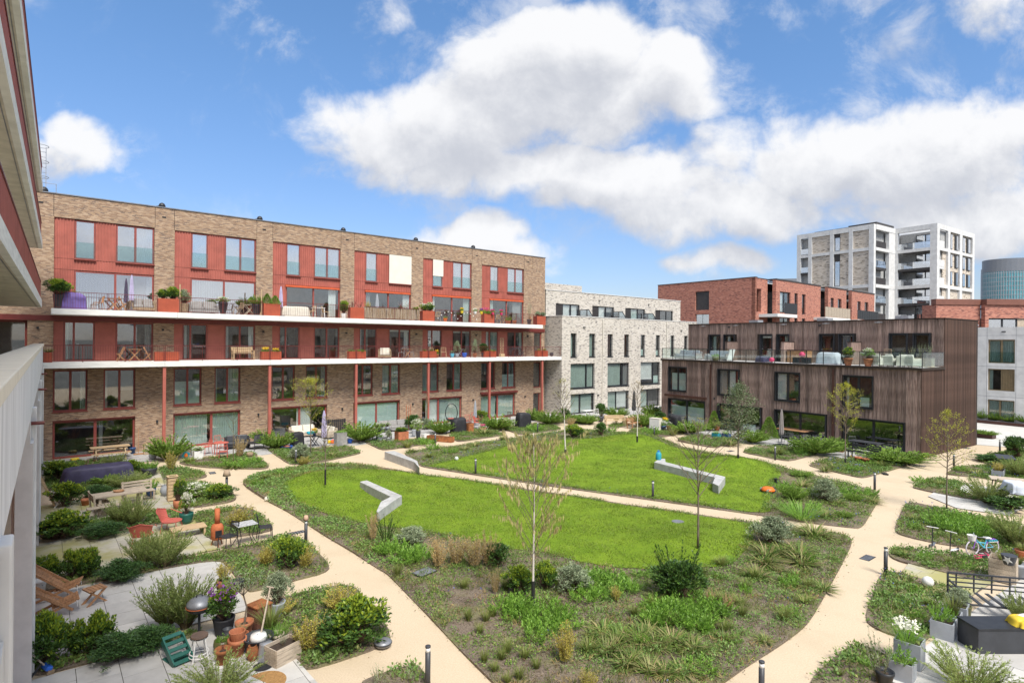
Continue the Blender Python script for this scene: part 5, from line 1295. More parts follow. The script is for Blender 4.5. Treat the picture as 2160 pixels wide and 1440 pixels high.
PL = [
 ('laurel',125,1012,962,66,'glossy laurel shrub between the grey columns and the navy covered table'),
 ('laurel',282,995,966,30,'small laurel shrub at the right end of the navy covered table'),
 ('feather',240,984,955,44,'feathery shrub between the big picnic table and the navy cover'),
 ('laurel',140,1066,1008,66,'laurel shrub with fresh tips behind the white folding table'),
 ('yew',205,1046,1012,62,'dark spreading shrub in front of the navy cover'),
 ('feather',268,1026,992,72,'feathery shrub right of the spreading shrub, behind the picnic bench'),
 ('bush',222,1019,994,42,'bright round shrub against the front of the navy cover'),
 ('red',178,1006,966,36,'thin red leaved maple rising in front of the navy cover'),
 ('laurel',130,1134,1066,98,'large laurel shrub between the picnic patio and the mossy patio'),
 ('yew',218,1130,1088,82,'dark spreading shrub right of the large laurel beside the mossy patio'),
 ('feather',250,1102,1050,52,'left feathery shrub in front of the picnic table'),
 ('feather',282,1108,1047,74,'right feathery shrub in front of the picnic table'),
 ('feather',305,1198,1116,76,'left feathery shrub hiding the coral garden chairs'),
 ('feather',347,1193,1112,98,'right feathery shrub hiding the coral garden chairs'),
 ('laurel',100,1222,1164,56,'laurel shrub just behind the wooden folding loungers'),
 ('laurel',150,1222,1155,42,'narrow laurel shrub in the middle of the hedge behind the loungers'),
 ('laurel',187,1216,1150,50,'tallest laurel shrub of the hedge behind the loungers'),
 ('yew',255,1222,1163,88,'spreading green shrub at the end of the hedge behind the small folding stool'),
 ('feather',352,1322,1215,105,'tall feathery shrub left of the kettle barbecue'),
 ('feather',392,1322,1208,120,'tall feathery shrub leaning over the kettle barbecue'),
 ('laurel',97,1398,1283,84,'laurel shrub with bare foot beside the leaning broom'),
 ('laurel',160,1376,1300,56,'second laurel shrub in the hedge in front of the loungers'),
 ('laurel',206,1374,1282,64,'tall yellow tipped laurel in the hedge in front of the loungers'),
 ('yew',255,1384,1312,112,'wide spreading shrub in the hedge beside the pale tiles'),
 ('yew',318,1364,1298,98,'spreading shrub just left of the tall feathery shrubs'),
 ('laurel',752,1358,1248,135,'big laurel shrub with yellow tips at the corner of the sand path'),
 ('gold',648,1372,1294,84,'golden twiggy shrub between the timber crate and the big laurel'),
 ('gold',714,1286,1238,82,'golden twiggy shrub at the top of the triangular bed'),
 ('gold',600,1292,1262,50,'low golden shrub behind the rusty planter box'),
 ('laurel',612,1196,1124,68,'laurel shrub beside the bollard with the pink cap'),
 ('gold',560,1192,1148,48,'golden shrub left of the laurel by the bollard'),
 ('gold',643,1196,1150,46,'golden shrub at the tip of the bed by the bollard'),
 ('gold',500,1112,1068,68,'golden shrub behind the bistro table'),
 ('white',408,1050,1010,56,'white flowering shrub right of the wooden tower planter'),
 ('laurel',462,1052,1014,58,'laurel shrub beside the bollard with the lampshade'),
 ('gold',361,992,948,28,'yellow leaved slender shrub by the path near the dark pot'),
 ('bush',355,968,904,62,'fluffy green bush at the foot of the leftmost red column'),
 ('straw',505,964,918,32,'straw coloured grass beside the coral bistro set'),
 ('feather',462,1462,1390,155,'feathery shrub cut off by the bottom edge under the flower pots'),
 ('sparse',800,1452,1404,62,'low leafy shrub at the bottom edge beside the nearest bollard'),
 ('sparse',868,1440,1400,40,'small leafy shrub at the tip of the bottom edge bed'),
 ('bush',555,932,898,38,'dark bush behind the second red column'),
 ('bush',584,944,902,54,'fluffy bush right of the second red column'),
 ('olive',632,969,930,44,'grey green shrub beside the bollard at the second garden'),
 ('gold',640,979,962,36,'low golden shrub at the foot of the grey green shrub'),
 ('bush',762,930,878,64,'large fluffy bush at the foot of the third red column'),
 ('white',880,913,880,26,'white flowering shrub behind the slim grey pots'),
 ('dark',870,905,872,32,'dark evergreen shrub at the fourth garden boundary'),
 ('olive',902,904,878,28,'grey green shrub right of the white flowering one'),
 ('bush',930,913,876,44,'fluffy bush left of the black covered barbecue'),
 ('bush',1048,905,864,56,'fluffy bush in front of the fifth red column'),
 ('laurel',1014,888,862,30,'yellow green shrub left of the fifth red column'),
 ('red',1020,891,874,24,'dark red shrub behind the coral garden chairs'),
 ('straw',1066,904,884,22,'straw coloured plant right of the fifth bush'),
 ('bush',1126,885,855,32,'bush left of the last red column'),
 ('bush',1158,894,857,50,'broad bush in the corner below the pale side wall'),
 ('dark',1192,887,859,22,'dark shrub at the corner of the pale brick houses'),
 ('bush',1207,891,869,30,'bush beside the first pale house door'),
 ('bush',1237,893,865,40,'round bush in front of the first pale house'),
 ('straw',1204,898,879,26,'orange yellow shrub beside the path junction'),
 ('dark',1268,879,847,24,'dark upright shrub between the first two pale houses'),
 ('bush',1300,879,852,44,'wide bush behind the light wooden bench'),
 ('bush',1357,898,861,48,'big bush right of the brown bench'),
 ('bush',1375,879,845,34,'taller bush at the foot of the third pale house'),
 ('dark',1392,889,865,26,'dark shrub where the timber building starts'),
 ('gold',1318,891,881,22,'low yellow plant in front of the light wooden bench'),
 ('gold',1300,889,879,16,'tiny yellow plant left of the low yellow one'),
 ('laurel',1211,924,891,36,'laurel shrub at the top left edge of the north lawn'),
 ('dark',1267,921,889,24,'upright evergreen at the top edge of the north lawn'),
 ('bush',1453,913,879,58,'spreading bush right of the black covered barbecue by the timber building'),
 ('bush',1487,906,884,36,'smaller bush behind the blue planters'),
 ('conifer',1506,902,866,24,'narrow conifer between two dark garden doors'),
 ('bush',1588,933,897,50,'round bush at the foot of the evergreen tree'),
 ('conifer',1622,924,879,34,'conical evergreen left of the closed grey parasol'),
 ('bush',1722,955,906,86,'large airy bush in front of the timber facade between two patios'),
 ('bush',1766,947,914,38,'smaller bush right of the large airy one'),
 ('bush',1888,974,931,104,'large airy bush at the corner of the timber building'),
 ('olive',1627,1150,1082,78,'round silvery olive shrub beside the cross path'),
 ('olive',1742,1056,1002,54,'thin olive shrub in the middle of the eastern bed'),
 ('bush',1672,1052,1012,42,'soft green shrub near the robot mower'),
 ('peren',1776,1042,1016,44,'fresh green clump in the eastern bed near the junction bollard'),
 ('brightgrass',1692,1092,1056,66,'bright green grass clump in the eastern bed'),
 ('dark',2145,966,914,44,'dark conifer like shrub at the right edge beside the yard'),
 ('yew',2090,972,948,60,'low dark evergreen at the right edge below the yard bollard'),
 ('feather',2082,1060,1006,86,'feathery shrub right of the pale paved strip by the right edge'),
 ('dark',2128,1074,1040,80,'dark evergreen mass below the slatted table'),
 ('feather',2150,1004,962,66,'feathery shrub behind the slatted table at the right edge'),
 ('feather',2142,1150,1074,96,'big feathery shrub above the blue bicycle'),
 ('feather',2050,1464,1376,160,'feathery shrub at the bottom right corner on the pale patio'),
 ('feather',2152,1312,1243,64,'feathery shrub behind the sofa frame at the right edge'),
 ('sparse',1856,1440,1322,84,'thin olive like shrub beside the grey planters'),
 ('spray',815,1152,1078,50,'tall dark laurel with upright shoots left of the south lawn edge'),
 ('olive',866,1148,1104,64,'blue grey rounded shrub at the south lawn edge'),
 ('straw',787,1140,1076,30,'slender straw coloured shrub at the lawn edge near the zigzag bench'),
 ('straw',925,1197,1130,52,'leftmost straw coloured shrub of the patch below the lawn'),
 ('straw',962,1192,1126,58,'second straw coloured shrub of the patch below the lawn'),
 ('straw',1000,1197,1128,58,'third straw coloured shrub of the patch below the lawn'),
 ('straw',1030,1192,1118,52,'rightmost straw coloured shrub of the patch below the lawn'),
 ('straw',1045,1252,1194,28,'lone straw coloured shrub in the bare soil'),
 ('dark',1050,1192,1138,54,'dark evergreen behind the straw coloured patch'),
 ('laurel',1097,1254,1184,66,'evergreen shrub just left of the foreground birch'),
 ('laurel',1150,1242,1178,46,'evergreen shrub just right of the foreground birch'),
 ('olive',1205,1246,1178,80,'blue grey shrub right of the foreground birch'),
 ('dark',1430,1264,1172,92,'large dark shrub at the middle of the bed edge'),
 ('spray',1430,1262,1128,104,'tall upright shoots of dark leaves at the middle of the bed edge'),
 ('gold',1192,1398,1314,50,'golden twiggy shrub alone in the dark soil'),
 ('gold',1242,1452,1410,44,'small golden shrub at the bottom edge of the bed'),
 ('gold',1300,1268,1232,26,'yellow green fern left of the bright patch'),
 ('straw',1498,1268,1238,26,'yellow fern like clump right of the tall dark shrub'),
 ('straw',1536,1285,1248,28,'second yellow fern like clump near the tall dark shrub'),
]
for r in PL: plant(*r)
A1 = lambda x, y: (1140+x/3.6, 1040+y/3.6)
A6 = lambda x, y: (600+x/3.272, 1000+y/3.272)
GR = 'bright green perennials in the south bed'
for i, (x, y) in enumerate([(390,760),(500,770),(620,740),(450,660),(560,690),(400,670),(60,880),(150,920),(210,1000),(30,1020),(910,870),(1050,890),(1220,860),(1350,890),(860,970),(980,950),(1130,950),(1230,970),(1080,990),(1180,1000),(1290,900),(120,960),(330,790),(1010,910)]):
    u, v = A1(x, y); plant('peren', u, v+5, v-30*rnd.uniform(.8, 1.25), rnd.uniform(44, 60), 'bright green leafy perennial clump in the south bed', GR)
for i, (x, y) in enumerate([(1500,940),(1600,920),(1560,980),(1680,980),(1720,1020),(1740,1120),(1620,960),(1660,900),(700,520),(760,520),(830,580),(900,580),(960,570),(860,560)]):
    u, v = A6(x, y); plant('peren', u, v+5, v-27*rnd.uniform(.8, 1.25), rnd.uniform(40, 54), 'bright green leafy perennial clump in the south bed', GR)
for i, (x, y) in enumerate([(480,1040),(500,1180),(590,1100),(700,1240),(820,1040),(830,1330),(1130,1150),(950,1350),(1070,1330),(880,1150),(1640,610),(1700,520),(1720,470),(1850,450),(1970,450),(1990,520),(2080,300),(1000,1110),(650,1280),(760,1100),(1180,1180),(560,1160)]):
    u, v = A1(x, y); plant('rush', u, v+6, v-22*rnd.uniform(.8, 1.2), rnd.uniform(44, 58), 'broad bladed woodrush tuft with some straw coloured tips in the south bed', 'woodrush tufts in the south bed')
for i, (x, y) in enumerate([(1270,1000),(1390,1000),(1350,1080),(1540,1220),(1660,1260),(1500,1270),(1380,1290),(1450,1350),(1620,1400),(1540,1430),(1740,1330),(1240,770),(780,690),(1440,970),(1530,780)]):
    u, v = A6(x, y); plant('sedge', u, v+4, v-22*rnd.uniform(.8, 1.2), rnd.uniform(20, 28), 'upright yellow green sedge tuft standing in the dark soil', 'sedge tufts in the south bed')
for i, (u, v) in enumerate([(1985,1090),(2010,1098),(2040,1095),(2065,1108),(2000,1112),(2030,1118),(2060,1125),(2085,1112),(1975,1100),(2050,1112),(2080,1130),(2015,1105)]):
    plant('peren', u, v+6, v-20*rnd.uniform(.8, 1.2), rnd.uniform(34, 44), 'bright green clump in the rounded bed at the thin yellow tree', 'bright clumps in the rounded right bed')
for i, (u, v) in enumerate([(1655,1030),(1690,1020),(1720,1040),(1668,1070),(1765,1060),(1800,1050),(1830,1040),(1740,1085),(1780,1085),(1715,1068),(1840,1055),(1690,1000)]):
    plant(('peren', 'rush', 'bush')[i % 3], u, v+4, v-14*rnd.uniform(.8, 1.3), rnd.uniform(26, 38), 'low leafy clump in the eastern bed by the junction', 'low clumps in the eastern bed')
for i, (u, v) in enumerate([(868,950),(905,962),(950,952),(1000,938),(1060,925),(915,945),(980,945),(1110,918),(1290,908),(1240,912),(560,1010),(600,1000),(650,990),(700,985),(545,1022),(590,1012)]):
    plant(('rush', 'sedge', 'peren')[i % 3], u, v+3, v-9*rnd.uniform(.8, 1.3), rnd.uniform(18, 26), 'small tuft in the strip of bed along the lawn', 'small tufts along the lawn strip')
for i, (u, v) in enumerate([(478,980),(492,982),(508,982),(400,972),(530,975),(700,960),(640,965),(860,940),(900,935),(1020,912),(1130,905),(1420,915),(1370,915),(1540,935),(1470,930),(1640,955),(1690,955),(1760,985),(1800,990),(1860,980),(1830,975),(1740,990),(1940,1015),(1985,1020),(2030,990),(2060,995),(1960,1085),(1930,1095),(1925,1110),(1905,1170),(1950,1175),(2000,1185),(2040,1195),(1900,1230),(1930,1245),(1960,1270),(1905,1270),(1880,1290),(1930,1300),(1990,1255),(1940,1325),(1800,1385),(1830,1400),(1770,1420)]):
    plant(('peren', 'rush', 'peren', 'sedge')[i % 4], u, v+3, v-rnd.uniform(8, 15), rnd.uniform(20, 34), 'low green clump in a garden bed beside the sand path', 'low clumps in the garden beds')
_q = points_in(_rs, 2.0, LW); _q = _q[inpoly(_q, POLY['islandS'])]
for x, y in _q[:70]:
    e_ = setplant(('peren', 'rush', 'brightgrass', 'peren', 'sedge')[rnd.randrange(5)], Vector((x, y, zland(x, y)-.01)), rnd.uniform(.3, .6), rnd.uniform(.16, .34), 'small green clump among the weeds on the right of the south bed', 'small clumps on the right of the south bed')
cover(['R1', 'R3', 'D3', 'R5'], 5, L_BLUF, 'flowers', 'small blue flowers in the right hand beds', .05, .04, 4, -.05, .5, 31, .2, .12, up=.9)
cover(['islandN'], 2.5, L_BLUF, 'flowers', 'small blue flowers in the eastern bed', .05, .04, 4, .1, .5, 37, .22, .12, LW, up=.9)
cover(['islandS'], 1.2, L_BLUF, 'flowers', 'small blue flowers scattered in the south bed', .045, .04, 3, .25, .5, 41, .2, .12, LW, up=.9)
cover(['D3'], 2, L_YELF, 'flowers', 'yellow flowers at the corner bed of the timber building', .07, .06, 5, .15, .5, 43, .25, .12, up=.9, region=GP([(1780,965),(1860,965),(1860,985),(1780,985)]))

# ------------------------------------------------------------------ trees
def tree(name, label, u, v, vt, wpx, bark, lm, nb=26, crown=.3, leaves=1500, ll=.05, lw=.028, asc=.85, rad=.045, sleeve=0, catkins=0, dens_top=1., lean=0, sub=5, cluster=0, bend=.03, shape='cone'):
    p = G(u, v, .05); p.z = zat(p.x, p.y); p = G(u, v, p.z); k = p.y/FOC; H = (v-vt)*k; Rw = wpx*k/2
    t = thing(name, label, 'tree', p, 0)
    trunk = []
    for i in range(11):
        f = i/10; trunk.append(np.array([lean*f*H+bend*H*math.sin(f*5+u)*f*.3, bend*H*math.cos(f*4+u)*f*.3, f*H]))
    tr = MB().tube(trunk[:10]+[trunk[10]], [max(.006, rad*(1-.88*i/10)) for i in range(11)], 7)
    part(t, 'trunk', tr, bark, True)
    if sleeve: part(t, 'trunk_guard', MB().tube([trunk[0], trunk[0]*.5+trunk[1]*.5, trunk[1]*.5+trunk[0]*.5+np.array([0, 0, sleeve-H*.05])], rad*1.25, 8), M_SLEEVE)
    segs, tips = [], []
    for i in range(nb):
        f = crown+(1-crown)*(i+rnd.random())/nb*.97; x = f*10; j = min(int(x), 9); b = trunk[j]+(trunk[j+1]-trunk[j])*(x-j)
        az = i*2.4+rnd.uniform(-.4, .4); g = (f-crown)/(1-crown)
        prof = (1-g)**.7*.9+.12 if shape == 'cone' else (math.sin(math.pi*min(1, .25+g*.8)))*.95+.08
        L = Rw*prof*rnd.uniform(.75, 1.2)/max(.35, math.cos(asc)); L = min(L, (1.03-f)*H/math.sin(asc)*1.2+.15)
        pts = stemcurve(az, math.pi/2-asc, L, rnd.uniform(-.25, .25), b, 4); r0 = rad*(.2 if catkins else .38)*(1-.6*g)
        for q in range(4): segs.append((pts[q], pts[q+1], r0*(1-q*.22)+.003, r0*(.78-q*.22)+.003))
        for s in range(sub):
            y = rnd.uniform(.9, 3.98); q = int(y); c = pts[q]+(pts[q+1]-pts[q])*(y-q); d = pts[q+1]-pts[q]; d /= np.linalg.norm(d)
            d2 = d+np.array([rnd.gauss(0, .55), rnd.gauss(0, .55), rnd.gauss(.1, .35)]); d2 /= np.linalg.norm(d2); l2 = L*rnd.uniform(.16, .4)
            segs.append((c, c+d2*l2, .004, .0025)); tips.append((c, d2, l2))
        tips.append((pts[3], (pts[4]-pts[3])/max(1e-6, np.linalg.norm(pts[4]-pts[3])), L/4))
    o = link('branches', npmesh('branches', *tubes(segs, 4), M_BARK if bark is M_BIRCH else bark), t)
    if leaves:
        P, D = [], []
        for i in range(leaves):
            c, d, l = rnd.choice(tips); f = rnd.uniform(.1, 1.05)
            q = c+d*l*f+np.array([rnd.gauss(0, .02+cluster), rnd.gauss(0, .02+cluster), rnd.gauss(0, .02+cluster)])
            P.append(q); D.append(d*.6+np.array([rnd.gauss(0, .6), rnd.gauss(0, .6), rnd.gauss(.3, .5)]))
        P = np.array(P); D = unit(np.array(D)); n = len(P)
        link('crown', npmesh('crown', *leafset(P, D, RNG.uniform(.6, 1.3, n)*ll, RNG.uniform(.7, 1.2, n)*lw), lm), t)
    if catkins:
        P = []
        for i in range(catkins):
            c, d, l = rnd.choice(tips); P.append(c+d*l*rnd.uniform(.3, 1))
        P = np.array(P); n = len(P); D = unit(np.column_stack([RNG.normal(0, .06, n), RNG.normal(0, .06, n), -np.ones(n)]))
        v1 = leafset(P, D, RNG.uniform(.09, .19, n), np.full(n, .021)); v2 = leafset(P+.004, D, RNG.uniform(.09, .19, n), np.full(n, .021))
        link('catkins', npmesh('catkins', *joinvt([v1, v2]), L_CATK), t)
    return t
tree('birch_tree', 'young birch with hanging catkins and a black trunk guard in the foreground bed', 1124, 1285, 912, 150, M_BIRCH, L_YG, 38, .26, 500, .03, .02, 1.02, .036, .75, 1500, sub=5, bend=.015, shape='egg')
tree('young_tree', 'slim grey young tree on the right part of the south lawn with tiny buds', 1472, 1155, 878, 130, M_BARK, L_YG, 26, .36, 420, .032, .02, .85, .04, sub=5, shape='egg')
tree('evergreen_tree', 'narrow silvery evergreen oak on the mound by the timber building', 1557, 975, 810, 62, M_BARK, L_OAK, 40, .24, 3600, .10, .05, .75, .05, .45, sub=8, cluster=.11, shape='egg')
tree('young_tree', 'young tree with yellow green leaves before the biggest timber facade window', 1783, 978, 806, 64, M_BARK, L_YG, 34, .36, 2600, .055, .035, .75, .04, .3, sub=6, cluster=.03, shape='egg')
tree('young_tree', 'thin young tree with yellow green tufts beside the right hand junction', 1997, 1080, 862, 76, M_BARK, L_YG, 32, .40, 1900, .05, .03, .62, .035, sub=6, cluster=.03, shape='egg')
tree('young_tree', 'almost bare young tree with a black trunk guard left on the south lawn', 686, 1022, 874, 46, M_BARK, L_YG, 24, .40, 130, .035, .02, .8, .035, .7, sub=5, shape='egg')
tree('young_tree', 'yellow green young tree in front of the third brick house', 655, 958, 798, 66, M_BARK, L_YG, 34, .42, 2500, .06, .035, .85, .04, sub=6, cluster=.04, shape='egg')
tree('birch_tree', 'white stemmed birch on the mound in the north lawn', 1193, 957, 798, 56, M_BIRCH, L_YG, 24, .38, 420, .05, .028, .9, .05, .25, lean=-.055, sub=5, cluster=.03, shape='egg')
tree('birch_tree', 'slender white birch with straw coloured leaves at the far edge of the north lawn', 1344, 932, 802, 38, M_BIRCH, L_ORNG, 22, .42, 380, .05, .028, .95, .045, .4, sub=5, cluster=.03, shape='egg')
tree('sapling', 'small bare sapling with curved branches by the coral bistro set', 492, 978, 868, 66, M_STEMG, L_YG, 7, .5, 0, asc=.85, rad=.03, sub=1, shape='egg')
# ------------------------------------------------------------------ furniture and garden things (local: base at z=0, front towards -y)
def T(x, y, z): return Matrix.Translation((x, y, z))
def sitting(loc, rz=0): return loc
def coverlump(w, d, h, top=.86, n=32, fold=.05, hump=0):
    mb = MB(); rr = [(0, 1.06), (.25, 1.02), (.6, .99), (.86, .95), (.96, top+.02), (1.0, top*.85)]; ph = rnd.uniform(0, 6)
    for f, s in rr:
        for j in range(n):
            a = 2*math.pi*j/n; c, q = math.cos(a), math.sin(a); e = .38
            x = math.copysign(abs(c)**e, c)*w/2; y = math.copysign(abs(q)**e, q)*d/2
            k = s*(1+(fold*math.sin(a*7+ph)+fold*.6*math.sin(a*13+ph*2))*(1-f)**.7)
            mb.v.append((x*k, y*k, h*f*(1+hump*math.cos(a)*f)+(.015*math.sin(a*5+ph) if f > .5 else 0)))
    m = len(rr)
    for i in range(m-1):
        for j in range(n): mb.f.append((i*n+j, i*n+(j+1) % n, (i+1)*n+(j+1) % n, (i+1)*n+j))
    mb.f.append(tuple((m-1)*n+j for j in range(n))); return mb
def fchair(t, m, sm=None):
    for x in (-.2, .2):
        part(t, 'leg', MB().bar((x, -.22, 0), (x*.95, .16, .86), .03, .045), m); part(t, 'leg', MB().bar((x*.86, .22, 0), (x*.86, -.2, .45), .03, .045), m)
    for i in range(5): part(t, 'slat', MB().box(-.2, .2, -.2+i*.085, -.13+i*.085, .45, .468), sm or m)
    for z in (.66, .76): part(t, 'backrest', MB().box(-.19, .19, .12+(z-.66)*.44, .14+(z-.66)*.44, z, z+.07), m)
def ftable(t, m, w=.7, d=.7, h=.74, round_=False):
    if round_: part(t, 'tabletop', MB().lathe([(w/2, h-.03), (w/2, h)], 20), m)
    else:
        n = 7
        for i in range(n): part(t, 'slat', MB().box(-w/2+w*i/n+.006, -w/2+w*(i+1)/n-.006, -d/2, d/2, h-.025, h), m)
    for y in (-d*.32, d*.32):
        part(t, 'leg', MB().bar((-w*.42, y, 0), (w*.38, y, h-.03), .03, .045), m); part(t, 'leg', MB().bar((w*.42, y+.04, 0), (-w*.38, y+.04, h-.03), .03, .045), m)
def cchair(t, m, back=.85, arms=False, slats=5):
    """four legged chair with a slatted back"""
    for x, y in ((-.21, -.2), (.21, -.2)): part(t, 'leg', MB().tube([(x*1.08, y-.03, 0), (x, y, .45)], .015, 5), m)
    for x in (-.21, .21): part(t, 'leg', MB().tube([(x*1.05, .26, 0), (x, .19, .45), (x*.96, .27, back)], .015, 5), m)
    part(t, 'seat', MB().box(-.22, .22, -.22, .2, .44, .465), m, bevel=.01)
    bk = MB().tube([(-.2, .268, back-.02), (.2, .268, back-.02)], .018, 5)
    part(t, 'backrest', bk, m)
    for i in range(slats): x = -.15+.3*i/(slats-1); part(t, 'slat', MB().bar((x, .2, .47), (x, .262, back-.03), .02, .008), m)
    if arms:
        for x in (-.23, .23): part(t, 'armrest', MB().tube([(x, -.18, .46), (x, -.2, .64), (x, .22, .66)], .014, 5), m)
def rtable(t, m, w=.9, d=.9, h=.73, round_=False, top=None):
    if round_: part(t, 'tabletop', MB().lathe([(w/2, h-.03), (w/2+.005, h-.015), (w/2, h)], 22), top or m)
    else: part(t, 'tabletop', MB().box(-w/2, w/2, -d/2, d/2, h-.035, h), top or m, bevel=.008)
    k = .7 if round_ else .9
    for x in (-1, 1):
        for y in (-1, 1): part(t, 'leg', MB().bar((x*w/2*k, y*d/2*k, 0), (x*w/2*k*.9, y*d/2*k*.9, h-.036), .04), m)
def bench(t, m, w=1.5, back=True, arms=True, slats=4):
    for x in (-w/2+.05, w/2-.05):
        part(t, 'leg', MB().bar((x, -.25, 0), (x, -.25, .62 if arms else .43), .06), m); part(t, 'leg', MB().bar((x, .22, 0), (x, .32 if back else .22, .86 if back else .43), .06), m)
        if arms: part(t, 'armrest', MB().box(x-.035, x+.035, -.3, .27, .621, .65), m)
        part(t, 'rail', MB().box(x-.025, x+.025, -.22, .2, .36, .41), m)
    for i in range(slats): part(t, 'slat', MB().box(-w/2, w/2, -.28+i*.12, -.18+i*.12, .431, .455), m)
    if back:
        for z in (.52, .64, .76): part(t, 'slat', MB().rbox((0, .28+(z-.52)*.2, z+.04), (w, .022, .085), (-.2, 0, 0)), m)
def picnic(t, m, L=1.8):
    for i in range(5): part(t, 'plank', MB().box(-L/2, L/2, -.36+i*.145, -.225+i*.145, .72, .755), m)
    for y in (-.72, .72):
        for i in range(2): part(t, 'plank', MB().box(-L/2, L/2, y-.14+i*.145, y-.005+i*.145, .43, .465), m)
    for x in (-L/2+.25, L/2-.25):
        part(t, 'leg', MB().bar((x, -.62, 0), (x, -.2, .72), .045, .09), m); part(t, 'leg', MB().bar((x, .62, 0), (x, .2, .72), .045, .09), m)
        part(t, 'crossbeam', MB().box(x+.025, x+.07, -.85, .85, .34, .43), m); part(t, 'brace', MB().bar((x, 0, .38), (x*.25, 0, .7), .045, .08), m)
def sofa(t, fm, cm, w=1.8, d=.8, n=2, h=.68):
    part(t, 'frame', MB().box(-w/2, w/2, -d/2, d/2, .1, .26), fm); part(t, 'backrest', MB().rbox((0, d/2-.08, .46), (w, .12, .5), (-.12, 0, 0)), fm, bevel=.03)
    for x in (-w/2+.06, w/2-.06): part(t, 'armrest', MB().box(x-.06, x+.06, -d/2, d/2-.1, .26, .55), fm, bevel=.02)
    q = (w-.24)/n
    for i in range(n):
        x = -w/2+.12+q*(i+.5)
        part(t, 'cushion', MB().box(x-q/2+.01, x+q/2-.01, -d/2+.02, d/2-.2, .262, .42), cm, bevel=.04); part(t, 'back_cushion', MB().rbox((x, d/2-.23, .60), (q-.03, .14, .42), (-.2, 0, 0)), cm, bevel=.05)
    for x in (-w/2+.08, w/2-.08):
        for y in (-d/2+.08, d/2-.08): part(t, 'leg', MB().cbox(x, y, 0, .05, .05, .1), fm)
def parasol(t, m, h=2.5, r=.13, base=True, pole=None):
    part(t, 'pole', MB().tube([(0, 0, .03), (0, 0, h)], .022, 8), pole or M_GREY)
    mb = MB(); n = 16; prof = [(.8, .30), (1.0, .36), (.85, .6), (.62, .85), (.25, .985)]
    for k, (s, f) in enumerate(prof):
        for j in range(n):
            a = 2*math.pi*j/n; q = r*s*(1+.28*(1 if j % 2 else -1)*(1-f*.6)); mb.v.append((q*math.cos(a), q*math.sin(a), f*h))
    for i in range(len(prof)-1):
        for j in range(n): mb.f.append((i*n+j, i*n+(j+1) % n, (i+1)*n+(j+1) % n, (i+1)*n+j))
    part(t, 'canopy', mb, m)
    if base: part(t, 'base', MB().lathe([(.28, 0), (.28, .05), (.06, .09), (.04, .3)], 16), M_GREY)
POTS = {'round': [(.28, 0), (.42, .35), (.5, .85), (.5, 1), (.43, 1), (.42, .86)], 'cone': [(.32, 0), (.46, .78), (.5, .8), (.5, 1), (.44, 1), (.42, .85)], 'bowl': [(.2, 0), (.45, .3), (.5, .7), (.45, 1), (.4, 1), (.42, .8)],
        'tall': [(.36, 0), (.4, .3), (.48, .9), (.5, 1), (.43, 1), (.43, .88)], 'urn': [(.25, 0), (.5, .45), (.42, .85), (.3, .95), (.34, 1), (.28, 1), (.27, .85)], 'low': [(.4, 0), (.5, .5), (.5, 1), (.45, 1), (.44, .8)]}
def pot(t, m, shape='cone', d=.4, h=.4, kind=None, pw=0, phh=0, flower=None):
    pr = [(r*d, z*h) for r, z in POTS[shape]]
    part(t, 'pot', MB().lathe(pr+[(0, pr[-1][1])], 16), m, True); r = pr[-1][0]
    part(t, 'soil', MB().lathe([(r*.97, h*.84), (0, h*.86)], 12), M_SOILP)
    if kind: pplant(t, kind, (0, 0, h*.82), pw or d*1.3, phh or d*1.2, flower)
def pplant(t, kind, loc, w, h, flower=None):
    setplant(kind, loc, w, h, None, parent=t)
    if flower:
        n = 120; a = RNG.uniform(0, 6.283, n); r = np.sqrt(RNG.uniform(0, 1, n))*w*.42; P = np.column_stack([loc[0]+np.cos(a)*r, loc[1]+np.sin(a)*r, loc[2]+h*RNG.uniform(.65, 1.08, n)])
        link('flowers', npmesh('flowers', *leafset(P, dirs(n), RNG.uniform(.05, .09, n), RNG.uniform(.045, .075, n)), flower), t)
def boxpot(t, m, w, d, h, kind=None, n=1, pw=.5, ph=.4, flower=None, name='box'):
    mb = MB(); wl = .025
    mb.box(-w/2, w/2, -d/2, -d/2+wl, 0, h); mb.box(-w/2, w/2, d/2-wl, d/2, 0, h); mb.box(-w/2, -w/2+wl, -d/2+wl, d/2-wl, 0, h); mb.box(w/2-wl, w/2, -d/2+wl, d/2-wl, 0, h)
    part(t, name, mb, m); part(t, 'soil', MB().box(-w/2+wl, w/2-wl, -d/2+wl, d/2-wl, .0, h-.06), M_SOILP)
    for i in range(n if kind else 0): pplant(t, kind, (-w/2+w*(i+.5)/n+rnd.uniform(-.05, .05), rnd.uniform(-.05, .05), h-.07), pw*rnd.uniform(.85, 1.15), ph*rnd.uniform(.75, 1.2), flower)
def plankbox(t, m, w, d, h, n=4):
    for i in range(n):
        z0, z1 = h*i/n+.004, h*(i+1)/n-.004
        for y in (-d/2, d/2): part(t, 'plank', MB().box(-w/2, w/2, y-.01, y+.01, z0, z1), m)
        for x in (-w/2, w/2): part(t, 'plank', MB().box(x-.01, x+.01, -d/2+.011, d/2-.011, z0, z1), m)
    part(t, 'soil', MB().box(-w/2+.011, w/2-.011, -d/2+.011, d/2-.011, .02, h*.8), M_SOILP)
